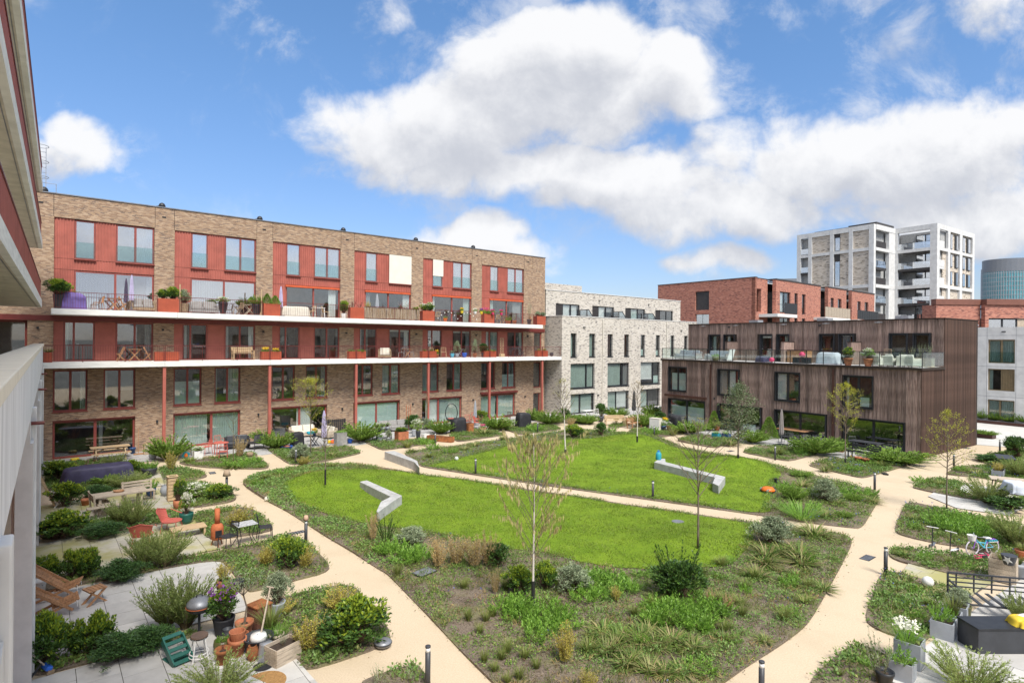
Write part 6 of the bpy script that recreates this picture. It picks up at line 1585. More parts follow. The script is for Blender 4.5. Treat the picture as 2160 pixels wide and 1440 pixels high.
def wheel(t, c, r, ax, tm, sm, n=10, w=.02):
    e = []; ax = Vector(ax).normalized(); u = Vector((0, 0, 1)); v = ax.cross(u).normalized()
    if v.length < .1: v = Vector((1, 0, 0))
    u = v.cross(ax).normalized(); c = Vector(c)
    ring_ = [c+(u*math.cos(a)+v*math.sin(a))*r for a in [2*math.pi*i/20 for i in range(20)]]
    wh = part(t, 'wheel', MB().tube([c-ax*.03, c+ax*.03], r*.1, 8), M_STEEL)
    part(wh, 'tyre', MB().tube(ring_, w, 6, closed=True), tm)
    sp = MB()
    for i in range(n): sp.tube([c, c+(u*math.cos(6.283*i/n)+v*math.sin(6.283*i/n))*r], .004, 3)
    o = part(wh, 'spokes', sp, sm); o['kind'] = 'stuff'
def bike(t, m, r=.22, L=.72, m2=None, basket=False, rack=False, tyre=None):
    m2 = m2 or m; tyre = tyre or M_RUB
    wheel(t, (L/2, 0, r), r, (0, 1, 0), tyre, M_STEEL); wheel(t, (-L/2, 0, r), r, (0, 1, 0), tyre, M_STEEL)
    H = r*2.1; bb = (-.06, 0, r*.95); hd = (L/2-.14, 0, H*1.02); st = (-.16, 0, H*1.0)
    part(t, 'frame', MB().tube([bb, hd], .022, 6).tube([bb, st], .016, 6).tube([(-.13, 0, H*.75), (L/2-.12, 0, H*.86)], .018, 6).tube([bb, (-L/2, .03, r)], .01, 5).tube([(-.15, 0, H*.9), (-L/2, .03, r)], .01, 5), m)
    part(t, 'fork', MB().tube([(L/2-.15, 0, H*1.18), hd, (L/2, .04, r)], .014, 6), m2)
    part(t, 'handlebar', MB().tube([(L/2-.3, -.24, H*1.3), (L/2-.17, -.08, H*1.22), (L/2-.17, .08, H*1.22), (L/2-.3, .24, H*1.3)], .013, 6), M_STEEL)
    part(t, 'saddle', MB().rbox((-.18, 0, H*1.1), (.24, .13, .05), (0, -.08, 0)), M_WHITE if rack else M_RUB, bevel=.02)
    part(t, 'mudguard', MB().tube([(-L/2+(r+.03)*math.cos(a), 0, r+(r+.03)*math.sin(a)) for a in [.5+i*.3 for i in range(8)]], .022, 5), m2)
    part(t, 'crank', MB().tube([bb, (.06, -.06, r*.55)], .01, 5).box(.02, .1, -.12, -.05, r*.5, r*.58), M_STEEL)
    if basket:
        b = MB().lathe([(.09, 0), (.13, .18), (.135, .18), (.095, 0)], 14, (L/2+.02, 0, H*.98)); part(t, 'basket', b, M_WHITE)
    if rack:
        part(t, 'rack', MB().box(-L/2-.16, -.2, -.07, .07, H*.84, H*.87), M_WHITE)
        for i in range(4): part(t, 'rack_pad', MB().cbox(-L/2-.1+i*.09, 0, H*.871, .06, .14, .05), M_TEAL)
def scooter(t, m):
    part(t, 'deck', MB().box(-.28, .2, -.055, .055, .07, .09), m, bevel=.01); part(t, 'stem', MB().tube([(.26, 0, .08), (.2, 0, .72)], .017, 7), M_BLK)
    part(t, 'handlebar', MB().tube([(.2, -.17, .72), (.2, .17, .72)], .016, 6), M_WHITE)
    for x, y in ((.27, -.08), (.27, .08), (-.27, 0)): part(t, 'wheel', MB().tube([(x, y-.015, .06), (x, y+.015, .06)], .06, 12), M_RUB)
def lounger(t, m):
    """slatted two-part wooden folding chair: long back frame crossing a low seat frame"""
    for x in (-.27, .27): part(t, 'rail', MB().bar((x, .62, .95), (x, -.38, .16), .03, .06), m); part(t, 'rail', MB().bar((x*.85, .55, .02), (x*.85, -.50, .40), .03, .06), m)
    for i in range(9):
        x = -.24+.48*i/8
        part(t, 'slat', MB().bar((x, .62, .93), (x*.9, -.12, .30), .03, .02), m); part(t, 'slat', MB().bar((x*.85, .02, .27), (x*.85, -.50, .43), .03, .02), m)
    for y, z in ((.62, .95), (.02, .30), (-.50, .41)): part(t, 'dowel', MB().tube([(-.29, y, z), (.29, y, z)], .016, 6), m)
    for x in (-.25, .25): part(t, 'rope', MB().tube([(x, -.46, .38), (x+.02, -.47, .2)], .008, 4), M_WHITE)
def stoolx(t, m):
    for i in range(5): part(t, 'slat', MB().box(-.22+i*.09, -.145+i*.09, -.2, .2, .40, .42), m)
    for y in (-.14, .14): part(t, 'leg', MB().bar((-.24, y, 0), (.2, y, .4), .03, .05), m); part(t, 'leg', MB().bar((.24, y+.035, 0), (-.2, y+.035, .4), .03, .05), m)
def bollard(t, h=.86, cap=True):
    part(t, 'post', MB().lathe([(.055, 0), (.055, h-.13)], 14), M_BOLL, True); part(t, 'lamp_lens', MB().lathe([(.048, h-.13), (.048, h-.035)], 14), M_LENS, True)
    part(t, 'cap', MB().lathe([(.056, h-.035), (.056, h-.005), (.045, h)], 14), M_BOLL, True)
def concbench(t, poly, h, zs=None):
    part(t, 'block', MB().prism(poly, -.2, zs or h), M_BENCH, bevel=.02)
def place(u, v, z=.0): p = G(u, v, z); return p
def th(name, label, cat, u, v, rz=0, z=0.0, group=None, soil=False):
    p = G(u, v, z)
    if soil: p.z = zat(p.x, p.y)
    return thing(name, label, cat, p, ANG+rz, group)
D = math.radians

# bollards
b0 = None
BOL = [(624,979,'bollard before the grey green shrub at the second garden'),(918,940,'bollard beside the rust coloured trough'),(1003,1001,'bollard at the left end of the north lawn'),(1377,1054,'bollard in the bare patch by the cross path'),(1134,913,'bollard in front of the last brick garden'),(1380,922,'bollard near the white garden cabinet'),(1635,970,'bollard in front of the closed grey parasol'),(1845,1033,'bollard at the right hand path junction'),(2012,988,'bollard beside the thin yellow tree on the right'),(2109,955,'bollard nearest to the pale yard'),(1868,1213,'tall looking bollard at the tip of the right bed'),(902,1450,'nearest bollard at the bottom edge of the path'),(645,1149,'bollard with a pinkish cap on top'),(478,1040,'bollard wearing a linen lampshade'),(1606,1486,'bollard whose top just shows at the bottom edge')]
for u, v, lb in BOL:
    p = G(u, v, .0)
    if b0 is None: b0 = thing('bollard', lb, 'bollard', p, 0, 'charcoal bollard lights along the paths'); bollard(b0)
    else: dup(b0, p, 0, lb)
for u, v, nm, lb, cat, m, sc in ((478, 1040, 'lampshade', 'linen lampshade put on a path bollard', 'lampshade', M_SHADE, 1.0), (645, 1149, 'flower_pot', 'upside down pinkish pot on a bollard', 'pot', mat('pale_pink_clay', (.50, .34, .24), .8, .1, 6), .55)):
    p = G(u, v, 0); o = link(nm, MB().lathe([(.17*sc, 0), (.11*sc, .24*sc+.02), (.105*sc, .24*sc+.02), (.165*sc, 0)], 16).mesh(nm, m, True)); o.location = (p.x, p.y, .80 if sc == 1 else .861); tag(o, lb, cat)
# drain covers
for i, (u, v, lb) in enumerate([(448,997,'drain cover in the sand path left of the lampshade'),(1830,1176,'slotted drain cover near the right bollard'),(1145,1024,'drain cover behind the foreground birch'),(1541,951,'drain cover in the path before the timber gardens'),(1940,982,'drain cover beside the timber building corner'),(2040,945,'drain cover near the end of the timber wall'),(2062,1069,'drain cover on the right branch path'),(625,1123,'drain cover left of the pink capped bollard'),(1430,1105,'round grey lid in the south lawn')]):
    p = G(u, v, .0); p.z = zland(p.x, p.y)+.03 if i == 8 else .0
    t = thing('drain_cover', lb, 'drain cover', p, ANG if i % 2 else WOOD.ang, 'drain covers set in the ground')
    if i == 8: part(t, 'lid', MB().lathe([(.24, 0), (.24, .012), (.2, .015)], 16), M_GREY)
    else:
        part(t, 'plate', MB().box(-.3, .3, -.15, .15, .0, .008), M_BLK)
        for k in range(6): part(t, 'slat', MB().box(-.27+k*.095, -.22+k*.095, -.12, .12, .008, .014), M_GREY)
# concrete benches
def gb(pts, h, lb, zs=None):
    q = [G(u, v, h+.07) for u, v in pts]; c = sum(q, Vector())/len(q)
    t = thing('concrete_bench', lb, 'bench', (c.x, c.y, zland(c.x, c.y)), 0, 'low concrete benches on the lawns')
    concbench(t, [(p.x-c.x, p.y-c.y) for p in q][::-1], h, zs)
def area(P): return sum(P[i][0]*P[(i+1) % len(P)][1]-P[(i+1) % len(P)][0]*P[i][1] for i in range(len(P)))
gb([(759,1014),(774,1011),(848,1043),(833,1052),(797,1078),(794,1076),(803,1056),(824,1045)], .42, 'zigzag concrete bench on the south lawn')
gb([(811,951),(832,949),(847,955),(880,970),(885,985),(873,972)], .42, 'wedge shaped concrete bench beside the cross path')
gb([(1380,973),(1391,966),(1403,966),(1404,973),(1530,1004),(1516,1023),(1503,1017),(1508,1005)], .42, 'long bent concrete bench on the north lawn')

# mower, bag, small things on the lawn and path
t = th('robot_mower', 'orange robot mower parked at the right end of the north lawn', 'lawn mower', 1620, 1038, -.4, .05)
part(t, 'shell', MB().lathe([(.30, .08), (.31, .14), (.22, .24), (.10, .27), (0, .275)], 16), M_ORP, True); part(t, 'chassis', MB().box(-.28, .28, -.2, .2, .05, .12), M_BLK)
for x, y in ((-.16, -.22), (-.16, .22), (.2, -.17), (.2, .17)): part(t, 'wheel', MB().tube([(x, y-.03, .1), (x, y+.03, .1)], .1, 12), M_STEEL)
t = th('charging_post', 'small black charging post behind the robot mower', 'charger', 1636, 1021, 0, .05); part(t, 'post', MB().box(-.05, .05, -.05, .05, 0, .25), M_BLK); part(t, 'head', MB().box(-.09, .09, -.07, .07, .25, .3), M_BLK, bevel=.01)
p = G(1389, 969, .47); t = thing('gas_canister', 'bright blue canister standing on the long concrete bench', 'canister', (p.x, p.y, .42+zland(p.x, p.y)))
part(t, 'body', MB().lathe([(.14, 0), (.16, .04), (.16, .34), (.10, .42), (.05, .44)], 14), M_TEAL, True); part(t, 'cap', MB().lathe([(.05, .44), (.05, .5), (.03, .52)], 10), M_BLUE); part(t, 'handle', MB().tube([(-.08, 0, .42), (-.07, 0, .53), (.07, 0, .53), (.08, 0, .42)], .014, 6), M_TEAL)
def ball(u, v, r, m, nm, lb, cat, z=0, soil=False):
    p = G(u, v, z); o = link(nm, MB().lathe([(r*math.sin(i*math.pi/10), r-r*math.cos(i*math.pi/10)) for i in range(11)], 16).mesh(nm, m, True)); p.z = zland(p.x, p.y) if soil else z; o.location = p; tag(o, lb, cat); return o
ball(563, 1057, .11, M_CREAM, 'ball', 'straw coloured ball on the path edge below the left tip of the south bed', 'ball')
ball(963, 971, .12, mat('football', (.55, .58, .55), .5, .3, 9), 'ball', 'pale football at the edge of the north lawn', 'ball', .05, True)
ball(1957, 1236, .15, M_WHITE, 'globe_lamp', 'white globe lamp in the lower right bed', 'lamp', .05, True)
t = th('garden_light', 'round grey ground light at the tip of the triangular bed', 'lamp', 808, 1360, 0, .05); part(t, 'body', MB().lathe([(.17, 0), (.2, .06), (.19, .1), (.12, .13), (0, .135)], 18), M_GREY, True); part(t, 'rim', MB().lathe([(.205, .055), (.205, .075)], 18), M_BLK)
t = th('inspection_lid', 'flat slate grey lid in the bare soil of the south bed', 'lid', 895, 1207, .2, .06); part(t, 'plate', MB().box(-.3, .3, -.2, .2, 0, .05), M_GREY, bevel=.02); part(t, 'frame', MB().box(-.33, .33, -.23, .23, -.02, .03), M_BLK)
t = th('sandals', 'pair of dropped black shoes on the path by the timber building', 'shoes', 1868, 1001, .4)
for k, x in enumerate((-.09, .12)): part(t, 'shoe', MB().rbox((x, .05*k, .05), (.1, .28, .08), (0, 0, .4*k-.2)), M_RUB, bevel=.03)

# ---- left gardens
def lth(name, label, cat, u, v, rz=0, group=None): return th(name, label, cat, u, v, rz, .02, group)
t = lth('wooden_lounger', 'slatted wooden folding lounger nearest to the hedge', 'lounger', 122, 1262, D(78)); lounger(t, M_TEAK); t.scale = (1.0,)*3
reg(t); dup(t, G(112, 1300, .02), ANG+D(92), 'slatted wooden folding lounger in front of the other, by the column')
t = lth('folding_stool', 'small wooden folding stool right of the loungers', 'stool', 200, 1272, D(20)); stoolx(t, M_TEAK)
t = lth('bucket', 'white bucket behind the wooden loungers', 'bucket', 80, 1252); part(t, 'body', MB().lathe([(.15, 0), (.19, .34), (.2, .36), (.185, .36), (.14, .03), (0, .03)], 16), M_WHITE, True); part(t, 'handle', MB().tube([(-.19, 0, .34), (-.1, -.16, .26), (.1, -.16, .26), (.19, 0, .34)], .008, 5), M_STEEL)
t = lth('broom', 'long handled broom with a blue head leaning on the grey column', 'broom', 96, 1418, 0)
part(t, 'handle', MB().tube([(0, 0, .14), (-.95, .25, 1.35)], .016, 6), M_GTIM); part(t, 'head', MB().rbox((.02, 0, .12), (.12, .3, .09), (0, .3, .3)), M_BLUE, bevel=.02); part(t, 'bristles', MB().rbox((.05, 0, .04), (.12, .28, .1), (0, .3, .3)), M_STRAW)
t = lth('watering_can', 'dark watering can at the foot of the nearest column', 'watering can', 44, 1446); part(t, 'body', MB().lathe([(.14, 0), (.15, .25), (.1, .3)], 14), M_BLK, True); part(t, 'spout', MB().tube([(.13, 0, .08), (.32, 0, .34)], .022, 6), M_BLK); part(t, 'handle', MB().tube([(-.13, 0, .1), (-.24, 0, .25), (-.08, 0, .4), (.04, 0, .3)], .014, 6), M_BLK)
t = lth('kettle_barbecue', 'round kettle barbecue on a single post', 'barbecue', 420, 1345, 0)
part(t, 'post', MB().lathe([(.03, 0), (.03, .62)], 8), M_BLK); part(t, 'foot', MB().lathe([(.2, 0), (.19, .025), (.03, .05)], 14), M_BLK); part(t, 'bowl', MB().lathe([(.05, .60), (.2, .64), (.27, .72), (.28, .76)], 20), M_BLK, True)
part(t, 'lid', MB().lathe([(.285, .77), (.27, .84), (.2, .92), (.1, .965), (0, .975)], 20), M_GREY, True); part(t, 'rim', MB().lathe([(.29, .752), (.29, .772)], 20), M_RUSTR); part(t, 'handle', MB().tube([(-.07, 0, .96), (-.05, 0, 1.02), (.05, 0, 1.02), (.07, 0, .96)], .012, 6), M_BLK)
t = lth('bottle_rack', 'dark green plastic stacking crate lying on its back beside the stool', 'crate', 374, 1392, D(15))
for x in (-.2, .2): part(t, 'side', MB().bar((x, -.28, .04), (x, .25, .42), .03, .14), M_GREENP)
for i in range(5): f = i/4; part(t, 'slat', MB().rbox((0, -.28+.53*f, .08+.38*f), (.4, .09, .02), (.5, 0, 0)), M_GREENP)
part(t, 'base', MB().box(-.2, .2, -.26, .26, .0, .04), M_GREENP)
t = lth('bar_stool', 'white legged stool with a round brown seat', 'stool', 420, 1390)
part(t, 'seat', MB().lathe([(.17, .50), (.18, .52), (.17, .545)], 18), mat('brown_leather', (.13, .085, .06), .5, .2, 5))
for k in range(4): a = .78+k*1.571; part(t, 'leg', MB().tube([(.22*math.cos(a), .22*math.sin(a), 0), (.13*math.cos(a), .13*math.sin(a), .5)], .014, 6), M_WHITE)
part(t, 'ring', MB().tube([(.19*math.cos(i*.42), .19*math.sin(i*.42), .17) for i in range(15)], .012, 5, True), M_WHITE); part(t, 'ring', MB().tube([(.2*math.cos(i*.42), .2*math.sin(i*.42), .1) for i in range(15)], .01, 5, True), M_WHITE)
LP_ = [  # label, u, v, mat, shape, d, h, plant kind, pw, ph, flower
 ('black tub of purple honesty flowers behind the pot group',472,1338,M_DFAB,'tall',.5,.42,'laurel',.75,.75,L_PURF),
 ('grey galvanised pot with a silvery bush at the back of the pot group',584,1298,M_PLANT,'tall',.42,.36,'olive',.8,.85,None),
 ('black pot of yellow striped grass',569,1350,M_BLK,'cone',.36,.32,'sedge',.7,.55,None),
 ('terracotta pot with dry brown heather',508,1362,M_TERRA,'cone',.34,.30,'straw',.35,.3,None),
 ('empty stacked terracotta pots in the middle of the pot group',500,1383,M_TERRA,'cone',.40,.40,None,0,0,None),
 ('brown and white glazed pot with a twig on a saucer',470,1400,M_CORTEN,'cone',.34,.34,'red',.1,.25,None),
 ('olive green bowl with a small plant',469,1378,M_OLIVEG,'bowl',.38,.32,'peren',.28,.16,None),
 ('dark blue grey lidded jar',480,1362,M_BOLL,'urn',.32,.40,None,0,0,None),
 ('small brown jug with an orange tool',532,1393,M_CORTEN,'urn',.26,.34,None,0,0,None),
 ('round tan pot with pale grass beside the bamboo bush',583,1362,M_GTIM,'cone',.34,.3,'brightgrass',.5,.3,None),
 ('brown bowl pot with yellow leaves at the patio corner',472,1240,M_CORTEN,'bowl',.42,.26,'gold',.55,.55,None),
 ('small ochre pot in front of the brown bowl pot',482,1252,mat('ochre_glaze', (.30, .19, .03), .45, .15, 5),'cone',.26,.24,'peren',.3,.3,None),
 ('black plastic pot with dry soil next to the ochre pot',501,1245,M_BLK,'cone',.36,.30,None,0,0,None),
 ('large dark green glazed pot with a small white blossoming tree',393,1104,M_GREENP,'round',.50,.42,'white',.5,.85,None),
 ('striped terracotta pot at the foot of the wooden tower planter',377,1072,M_TERRA,'low',.42,.36,'laurel',.5,.9,None),
 ('grey stone urn left of the wooden tower planter',349,1046,M_PLANT,'urn',.44,.5,'sparse',.5,.7,None),
 ('dark blue pot with a drooping plant at the end of the picnic table',318,1046,M_BLUEP,'round',.42,.36,'peren',.45,.55,None),
 ('orange plastic pot beside the left picnic bench',180,1066,M_TERRA,'cone',.34,.28,None,0,0,None),
 ('large dark planter bowl with broad leaves near the red column',315,1003,M_BOLL,'round',.72,.40,'peren',.7,.5,None),
 ('round grey stone pot by the first brick house',322,968,M_PLANT,'bowl',.42,.32,'peren',.4,.3,None),
 ('dark blue bucket by the first sliding door',280,956,M_BLUEP,'cone',.34,.36,None,0,0,None),
 ('round wicker pot on the second terrace',527,963,M_STRAW,'bowl',.40,.26,None,0,0,None),
]
for lb, u, v, m, sh, d, h, k, pw, ph_, fl in LP_:
    t = lth('potted_plant' if k else 'pot', lb, 'pot', u, v); pot(t, m, sh, d, h, k, pw, ph_, fl)
    if 'stacked' in lb: part(t, 'inner_pot', MB().lathe([(.12, .34), (.17, .56), (.15, .56), (.1, .4)], 16), M_TERRA)
    if 'saucer' in lb: part(t, 'saucer', MB().lathe([(.2, 0), (.24, .03), (.22, .035), (0, .02)], 16), M_WHITE)
t = lth('olive_tree', 'small bare stemmed olive tree in a terracotta pot', 'potted tree', 515, 1343); pot(t, M_TERRA, 'cone', .42, .38)
part(t, 'trunk', MB().tube([(0, 0, .3), (.05, 0, .7), (-.02, .03, 1.0)], [.025, .02, .016], 6), M_BARK)
for k in range(7): a = k*.9; part(t, 'branch', MB().tube([(-.02, .03, .98), (-.02+.22*math.cos(a), .03+.22*math.sin(a), 1.2), (-.02+.42*math.cos(a), .03+.42*math.sin(a), 1.32+.1*(k % 3))], [.012, .008, .004], 5), M_BARK)
P_ = np.array([(-.02+r*math.cos(a), .03+r*math.sin(a), 1.05+.28*r/.4+rnd.uniform(-.06, .16)) for a, r in [(rnd.uniform(0, 6.28), rnd.uniform(.1, .5)) for _ in range(420)]]); link('foliage', npmesh('foliage', *leafset(P_, dirs(420), RNG.uniform(.05, .08, 420), np.full(420, .016)), L_OLIVE), t)
t = lth('planter_box', 'rusty brown square planter box with a closed wooden top', 'planter', 547, 1322, D(20)); part(t, 'box', MB().box(-.2, .2, -.2, .2, 0, .55), mat('brown_box', (.17, .075, .05), .7, .25, 4)); part(t, 'lid', MB().box(-.22, .22, -.22, -.005, .551, .58).box(-.22, .22, .005, .22, .551, .58), M_CORTEN)
t = lth('wash_tub', 'large dark blue tub with a spade in the pot group', 'tub', 545, 1376); part(t, 'tub', MB().lathe([(.24, 0), (.31, .36), (.33, .38), (.30, .38), (.22, .05), (0, .05)], 20), M_BOLL, True); part(t, 'bag', MB().lathe([(0, .30), (.2, .3), (.16, .42), (0, .46)], 12), M_WHITE, True)
t = thing('spade', 'wooden handled spade standing in the dark blue tub', 'spade', G(545, 1376, .02)+Vector((0, 0, .35)), ANG); part(t, 'shaft', MB().tube([(.05, 0, .05), (.32, .25, .95)], .02, 6), M_GTIM); part(t, 'grip', MB().tube([(.27, .33, .95), (.37, .17, .95)], .02, 6), M_GTIM); part(t, 'blade', MB().rbox((.02, 0, -.02), (.18, .02, .24), (.2, 0, .5)), M_STEEL)
t = lth('zinc_bucket', 'galvanised bucket turned upside down', 'bucket', 561, 1390); part(t, 'body', MB().lathe([(.19, 0), (.19, .03), (.135, .36), (.13, .37), (0, .37)], 18), M_STEEL, True); part(t, 'band', MB().lathe([(.178, .09), (.18, .11)], 18), M_STEEL)
t = lth('timber_crate', 'weathered timber crate with a few plants at the patio corner', 'crate', 597, 1392, D(18)); plankbox(t, M_GTIM, .62, .42, .40); pplant(t, 'sparse', (0, 0, .3), .3, .35)
t = lth('plate', 'orange patterned saucer lying on the tiles', 'saucer', 555, 1407); part(t, 'dish', MB().lathe([(.1, 0), (.19, .03), (.18, .035), (0, .012)], 18), M_RUSTR); part(t, 'rim', MB().lathe([(.19, .03), (.2, .036), (.185, .036)], 18), M_BLK)
o = link('doormat', MB().prism([(-.42, 0)]+[(.42*math.cos(a), .42*math.sin(a)) for a in [math.pi*i/14 for i in range(15)][::-1]][::1], 0, .02).mesh('doormat', mat('coir', (.34, .19, .07), .95, .25, 30, bmp=.5))); o.location = G(558, 1440, .02)+Vector((0, 0, .003)); o.rotation_euler = (0, 0, ANG-1.2); tag(o, 'half round brown doormat at the bottom edge', 'doormat')
# chiminea and bistro set
t = lth('chiminea', 'rusty orange garden stove with a tall chimney', 'garden stove', 458, 1150)
part(t, 'body', MB().lathe([(.16, .22), (.2, .26), (.2, .62), (.16, .72), (.08, .76)], 18), M_RUSTR, True); part(t, 'chimney', MB().lathe([(.085, .72), (.085, 1.25), (.075, 1.25), (.075, .8)], 14), M_RUSTR, True); part(t, 'fire_opening', MB().prism([(-.1, -.205), (.1, -.205), (.1, -.18), (-.1, -.18)], .32, .56), M_BLK)
for k in range(3): a = .5+k*2.09; part(t, 'leg', MB().bar((.2*math.cos(a), .2*math.sin(a), 0), (.12*math.cos(a), .12*math.sin(a), .24), .03), M_CORTEN)
t = lth('bistro_chair', 'dark metal chair between the garden stove and the mosaic table', 'chair', 481, 1158, D(-70)); cchair(t, M_BLK, .88)
reg(t); dup(t, G(559, 1137, .0), ANG+D(80), 'dark metal chair right of the mosaic table')
t = lth('bistro_table', 'small mosaic topped bistro table on curved legs', 'table', 517, 1148, D(5)); part(t, 'tabletop', MB().box(-.33, .33, -.28, .28, .70, .73), mat('mosaic', (.42, .43, .44), .4, .35, 14), bevel=.01)
for x in (-.26, .26):
    for y in (-.22, .22): part(t, 'leg', MB().tube([(x*1.25, y*1.25, 0), (x*.7, y*.7, .3), (x, y, .7)], .014, 5), M_BLK)
# coral chairs and low table
def coral(t, m):
    bk = MB(); 
    for i in range(7): a = -1.0+2.0*i/6; bk.v += [(.33*math.sin(a), .1+.2*math.cos(a), .36), (.42*math.sin(a), .18+.3*math.cos(a), .85-.12*abs(a))]
    bk.f = [(2*i, 2*i+2, 2*i+3, 2*i+1) for i in range(6)]; part(t, 'backrest', bk, m); part(t, 'rim', MB().tube([bk.v[2*i+1] for i in range(7)], .016, 5), m)
    part(t, 'seat', MB().lathe([(.0, .36), (.32, .37), (.34, .40)], 18), m)
    for x, y in ((-.25, -.25), (.25, -.25), (-.25, .25), (.25, .25)): part(t, 'leg', MB().tube([(x*1.1, y*1.1, 0), (x*.9, y*.9, .38)], .014, 5), m)
    part(t, 'armrest', MB().tube([(-.4, -.2, .55), (-.4, .2, .72)], .015, 5), m); part(t, 'armrest', MB().tube([(.4, -.2, .55), (.4, .2, .72)], .015, 5), m)
t = lth('garden_chair', 'coral red wire chair half hidden by the feathery shrub', 'chair', 300, 1150, D(165)); coral(t, M_PINK); reg(t)
dup(t, G(362, 1120, .02), ANG+D(60), 'coral red wire chair next to the low plank table')
t = lth('low_table', 'low pale plank table beside the coral chairs', 'table', 397, 1130, D(0))
for i in range(5): part(t, 'plank', MB().box(-.55, .55, -.3+i*.12, -.19+i*.12, .3, .33), M_PINE)
for x in (-.48, .48):
    for y in (-.24, .24): part(t, 'leg', MB().cbox(x, y, 0, .06, .06, .3), M_PINE)
# picnic set, ladder, white folding table, covered table
t = lth('garden_table', 'pale timber table between two slatted benches', 'table', 252, 1076, D(4))
for i in range(6): part(t, 'plank', MB().box(-.95, .95, -.45+i*.15, -.31+i*.15, .70, .735), M_GTIM)
for x in (-.7, .7):
    for y in (-.32, .32): part(t, 'leg', MB().cbox(x, y, 0, .09, .09, .70), M_GTIM)
o_ = G(252, 1076, .02)
t = thing('tray', 'round wooden tray on the pale timber table', 'tray', o_+Vector((-.1, .1, .736)), 0); part(t, 'bowl', MB().lathe([(.16, 0), (.2, .05), (.19, .055), (.15, .015), (0, .015)], 16), M_TEAK); part(t, 'handle', MB().tube([(-.19, 0, .05), (-.24, 0, .07), (-.19, .06, .05)], .01, 5), M_TEAK)
t = lth('garden_bench', 'slatted timber bench with a backrest at the left of the pale table', 'bench', 212, 1082, D(96)); bench(t, M_GTIM, 1.15, True, False); reg(t)
dup(t, G(292, 1057, .02), ANG+D(-84+90), 'slatted timber bench behind the pale table')
t = lth('garden_bench', 'backless timber bench in front of the pale table', 'bench', 222, 1090, D(4)); bench(t, M_GTIM, 1.2, False, False, 3)
t = lth('tower_planter', 'tall square wooden tower planter', 'planter', 363, 1056, D(0))
for i in range(7):
    for sgn in (-1, 1): part(t, 'slat', MB().box(-.17, .17, sgn*.17-.01, sgn*.17+.01, .05+i*.14, .17+i*.14), M_PINE); part(t, 'slat', MB().box(sgn*.18-.01, sgn*.18+.01, -.158, .158, .05+i*.14, .17+i*.14), M_PINE)
for x in (-.17, .17):
    for y in (-.15, .15): part(t, 'leg', MB().cbox(x*.85, y*.85, 0, .04, .04, 1.05), M_PINE)
part(t, 'rim', MB().box(-.21, .21, -.21, -.14, 1.06, 1.09).box(-.21, .21, .14, .21, 1.06, 1.09).box(-.21, -.14, -.14, .14, 1.06, 1.09).box(.14, .21, -.14, .14, 1.06, 1.09), M_PINE); part(t, 'soil', MB().box(-.14, .14, -.14, .14, .9, 1.0), M_SOILP)
t = lth('folding_table', 'small white folding table among the laurels', 'table', 128, 1068, D(10)); ftable(t, M_WHITE, .6, .45, .68)
t = lth('ladder', 'wooden ladder leaning against the second grey column', 'ladder', 104, 1070, D(0))
for y in (-.2, .2): part(t, 'rail', MB().bar((.2, y, 0), (-.45, y, 1.7), .03, .07), M_PINE)
for i in range(6): f = (i+.7)/6.4; part(t, 'rung', MB().bar((.2-.65*f, -.2, 1.7*f), (.2-.65*f, .2, 1.7*f), .03, .05), M_PINE)
t = lth('covered_table', 'long garden table under a navy cover', 'covered table', 208, 1014, D(2)); part(t, 'cover', coverlump(2.9, 1.1, .78, fold=.03), M_NAVY, True)
for x in (-1.1, 1.1): part(t, 'leg', MB().cbox(x, 0, 0, .08, .08, .3), M_GTIM)
t = lth('picnic_table', 'timber picnic table before the first sliding door', 'picnic table', 232, 968, D(2)); picnic(t, M_PINE, 1.9)
t = lth('toy', 'yellow plastic toy left of the picnic table', 'toy', 158, 972); part(t, 'body', MB().rbox((0, 0, .1), (.4, .25, .16), (0, 0, .3)), M_YEL, bevel=.05); part(t, 'wheel', MB().tube([(-.15, -.15, .06), (-.15, .15, .06)], .06, 10).tube([(.15, -.15, .06), (.15, .15, .06)], .06, 10), M_BLK)
t = lth('broom', 'wooden broom leaning on the brick wall by the first sliding door', 'broom', 292, 958); part(t, 'handle', MB().tube([(0, 0, .06), (.05, .5, 1.5)], .015, 6), M_TEAK); part(t, 'head', MB().box(-.25, .25, -.04, .04, 0, .07), M_TEAK)
t = lth('cajon', 'tan wooden box standing by the brick wall', 'box', 311, 957, D(5)); part(t, 'box', MB().box(-.2, .2, -.15, .15, 0, .62), M_PINE, bevel=.01); part(t, 'panel', MB().box(-.17, .17, -.156, -.151, .04, .58), M_GTIM)
t = lth('play_board', 'tan board with a blue toy in front, beside the second sliding door', 'board', 389, 962, D(5)); part(t, 'board', MB().box(-.34, .34, 0, .06, 0, .78), M_GTIM); part(t, 'frame', MB().box(.345, .39, -.02, .08, 0, .80), M_BLK)
t = lth('toy', 'round blue and orange toy leaning on the tan board', 'toy', 392, 966); part(t, 'disc', MB().rbox((0, 0, .2), (.36, .06, .36), (.15, .5, 0)), M_TEAL, bevel=.02); part(t, 'figure', MB().lathe([(.0, .06), (.09, .1), (.1, .2), (.05, .3), (0, .31)], 10, (0, -.06, 0)), M_ORP, True)
t = lth('square_planter', 'white square planter beside the coral bistro set', 'planter', 417, 968, D(2)); boxpot(t, M_WHITE, .46, .46, .5, 'white', 1, .55, .4)
t = lth('bistro_table', 'round coral bistro table', 'table', 466, 958); rtable(t, M_PINK, .85, .85, .73, True)
t = lth('bistro_chair', 'coral chair left of the round coral table', 'chair', 436, 957, D(-75)); cchair(t, M_PINK, .84, True); reg(t)
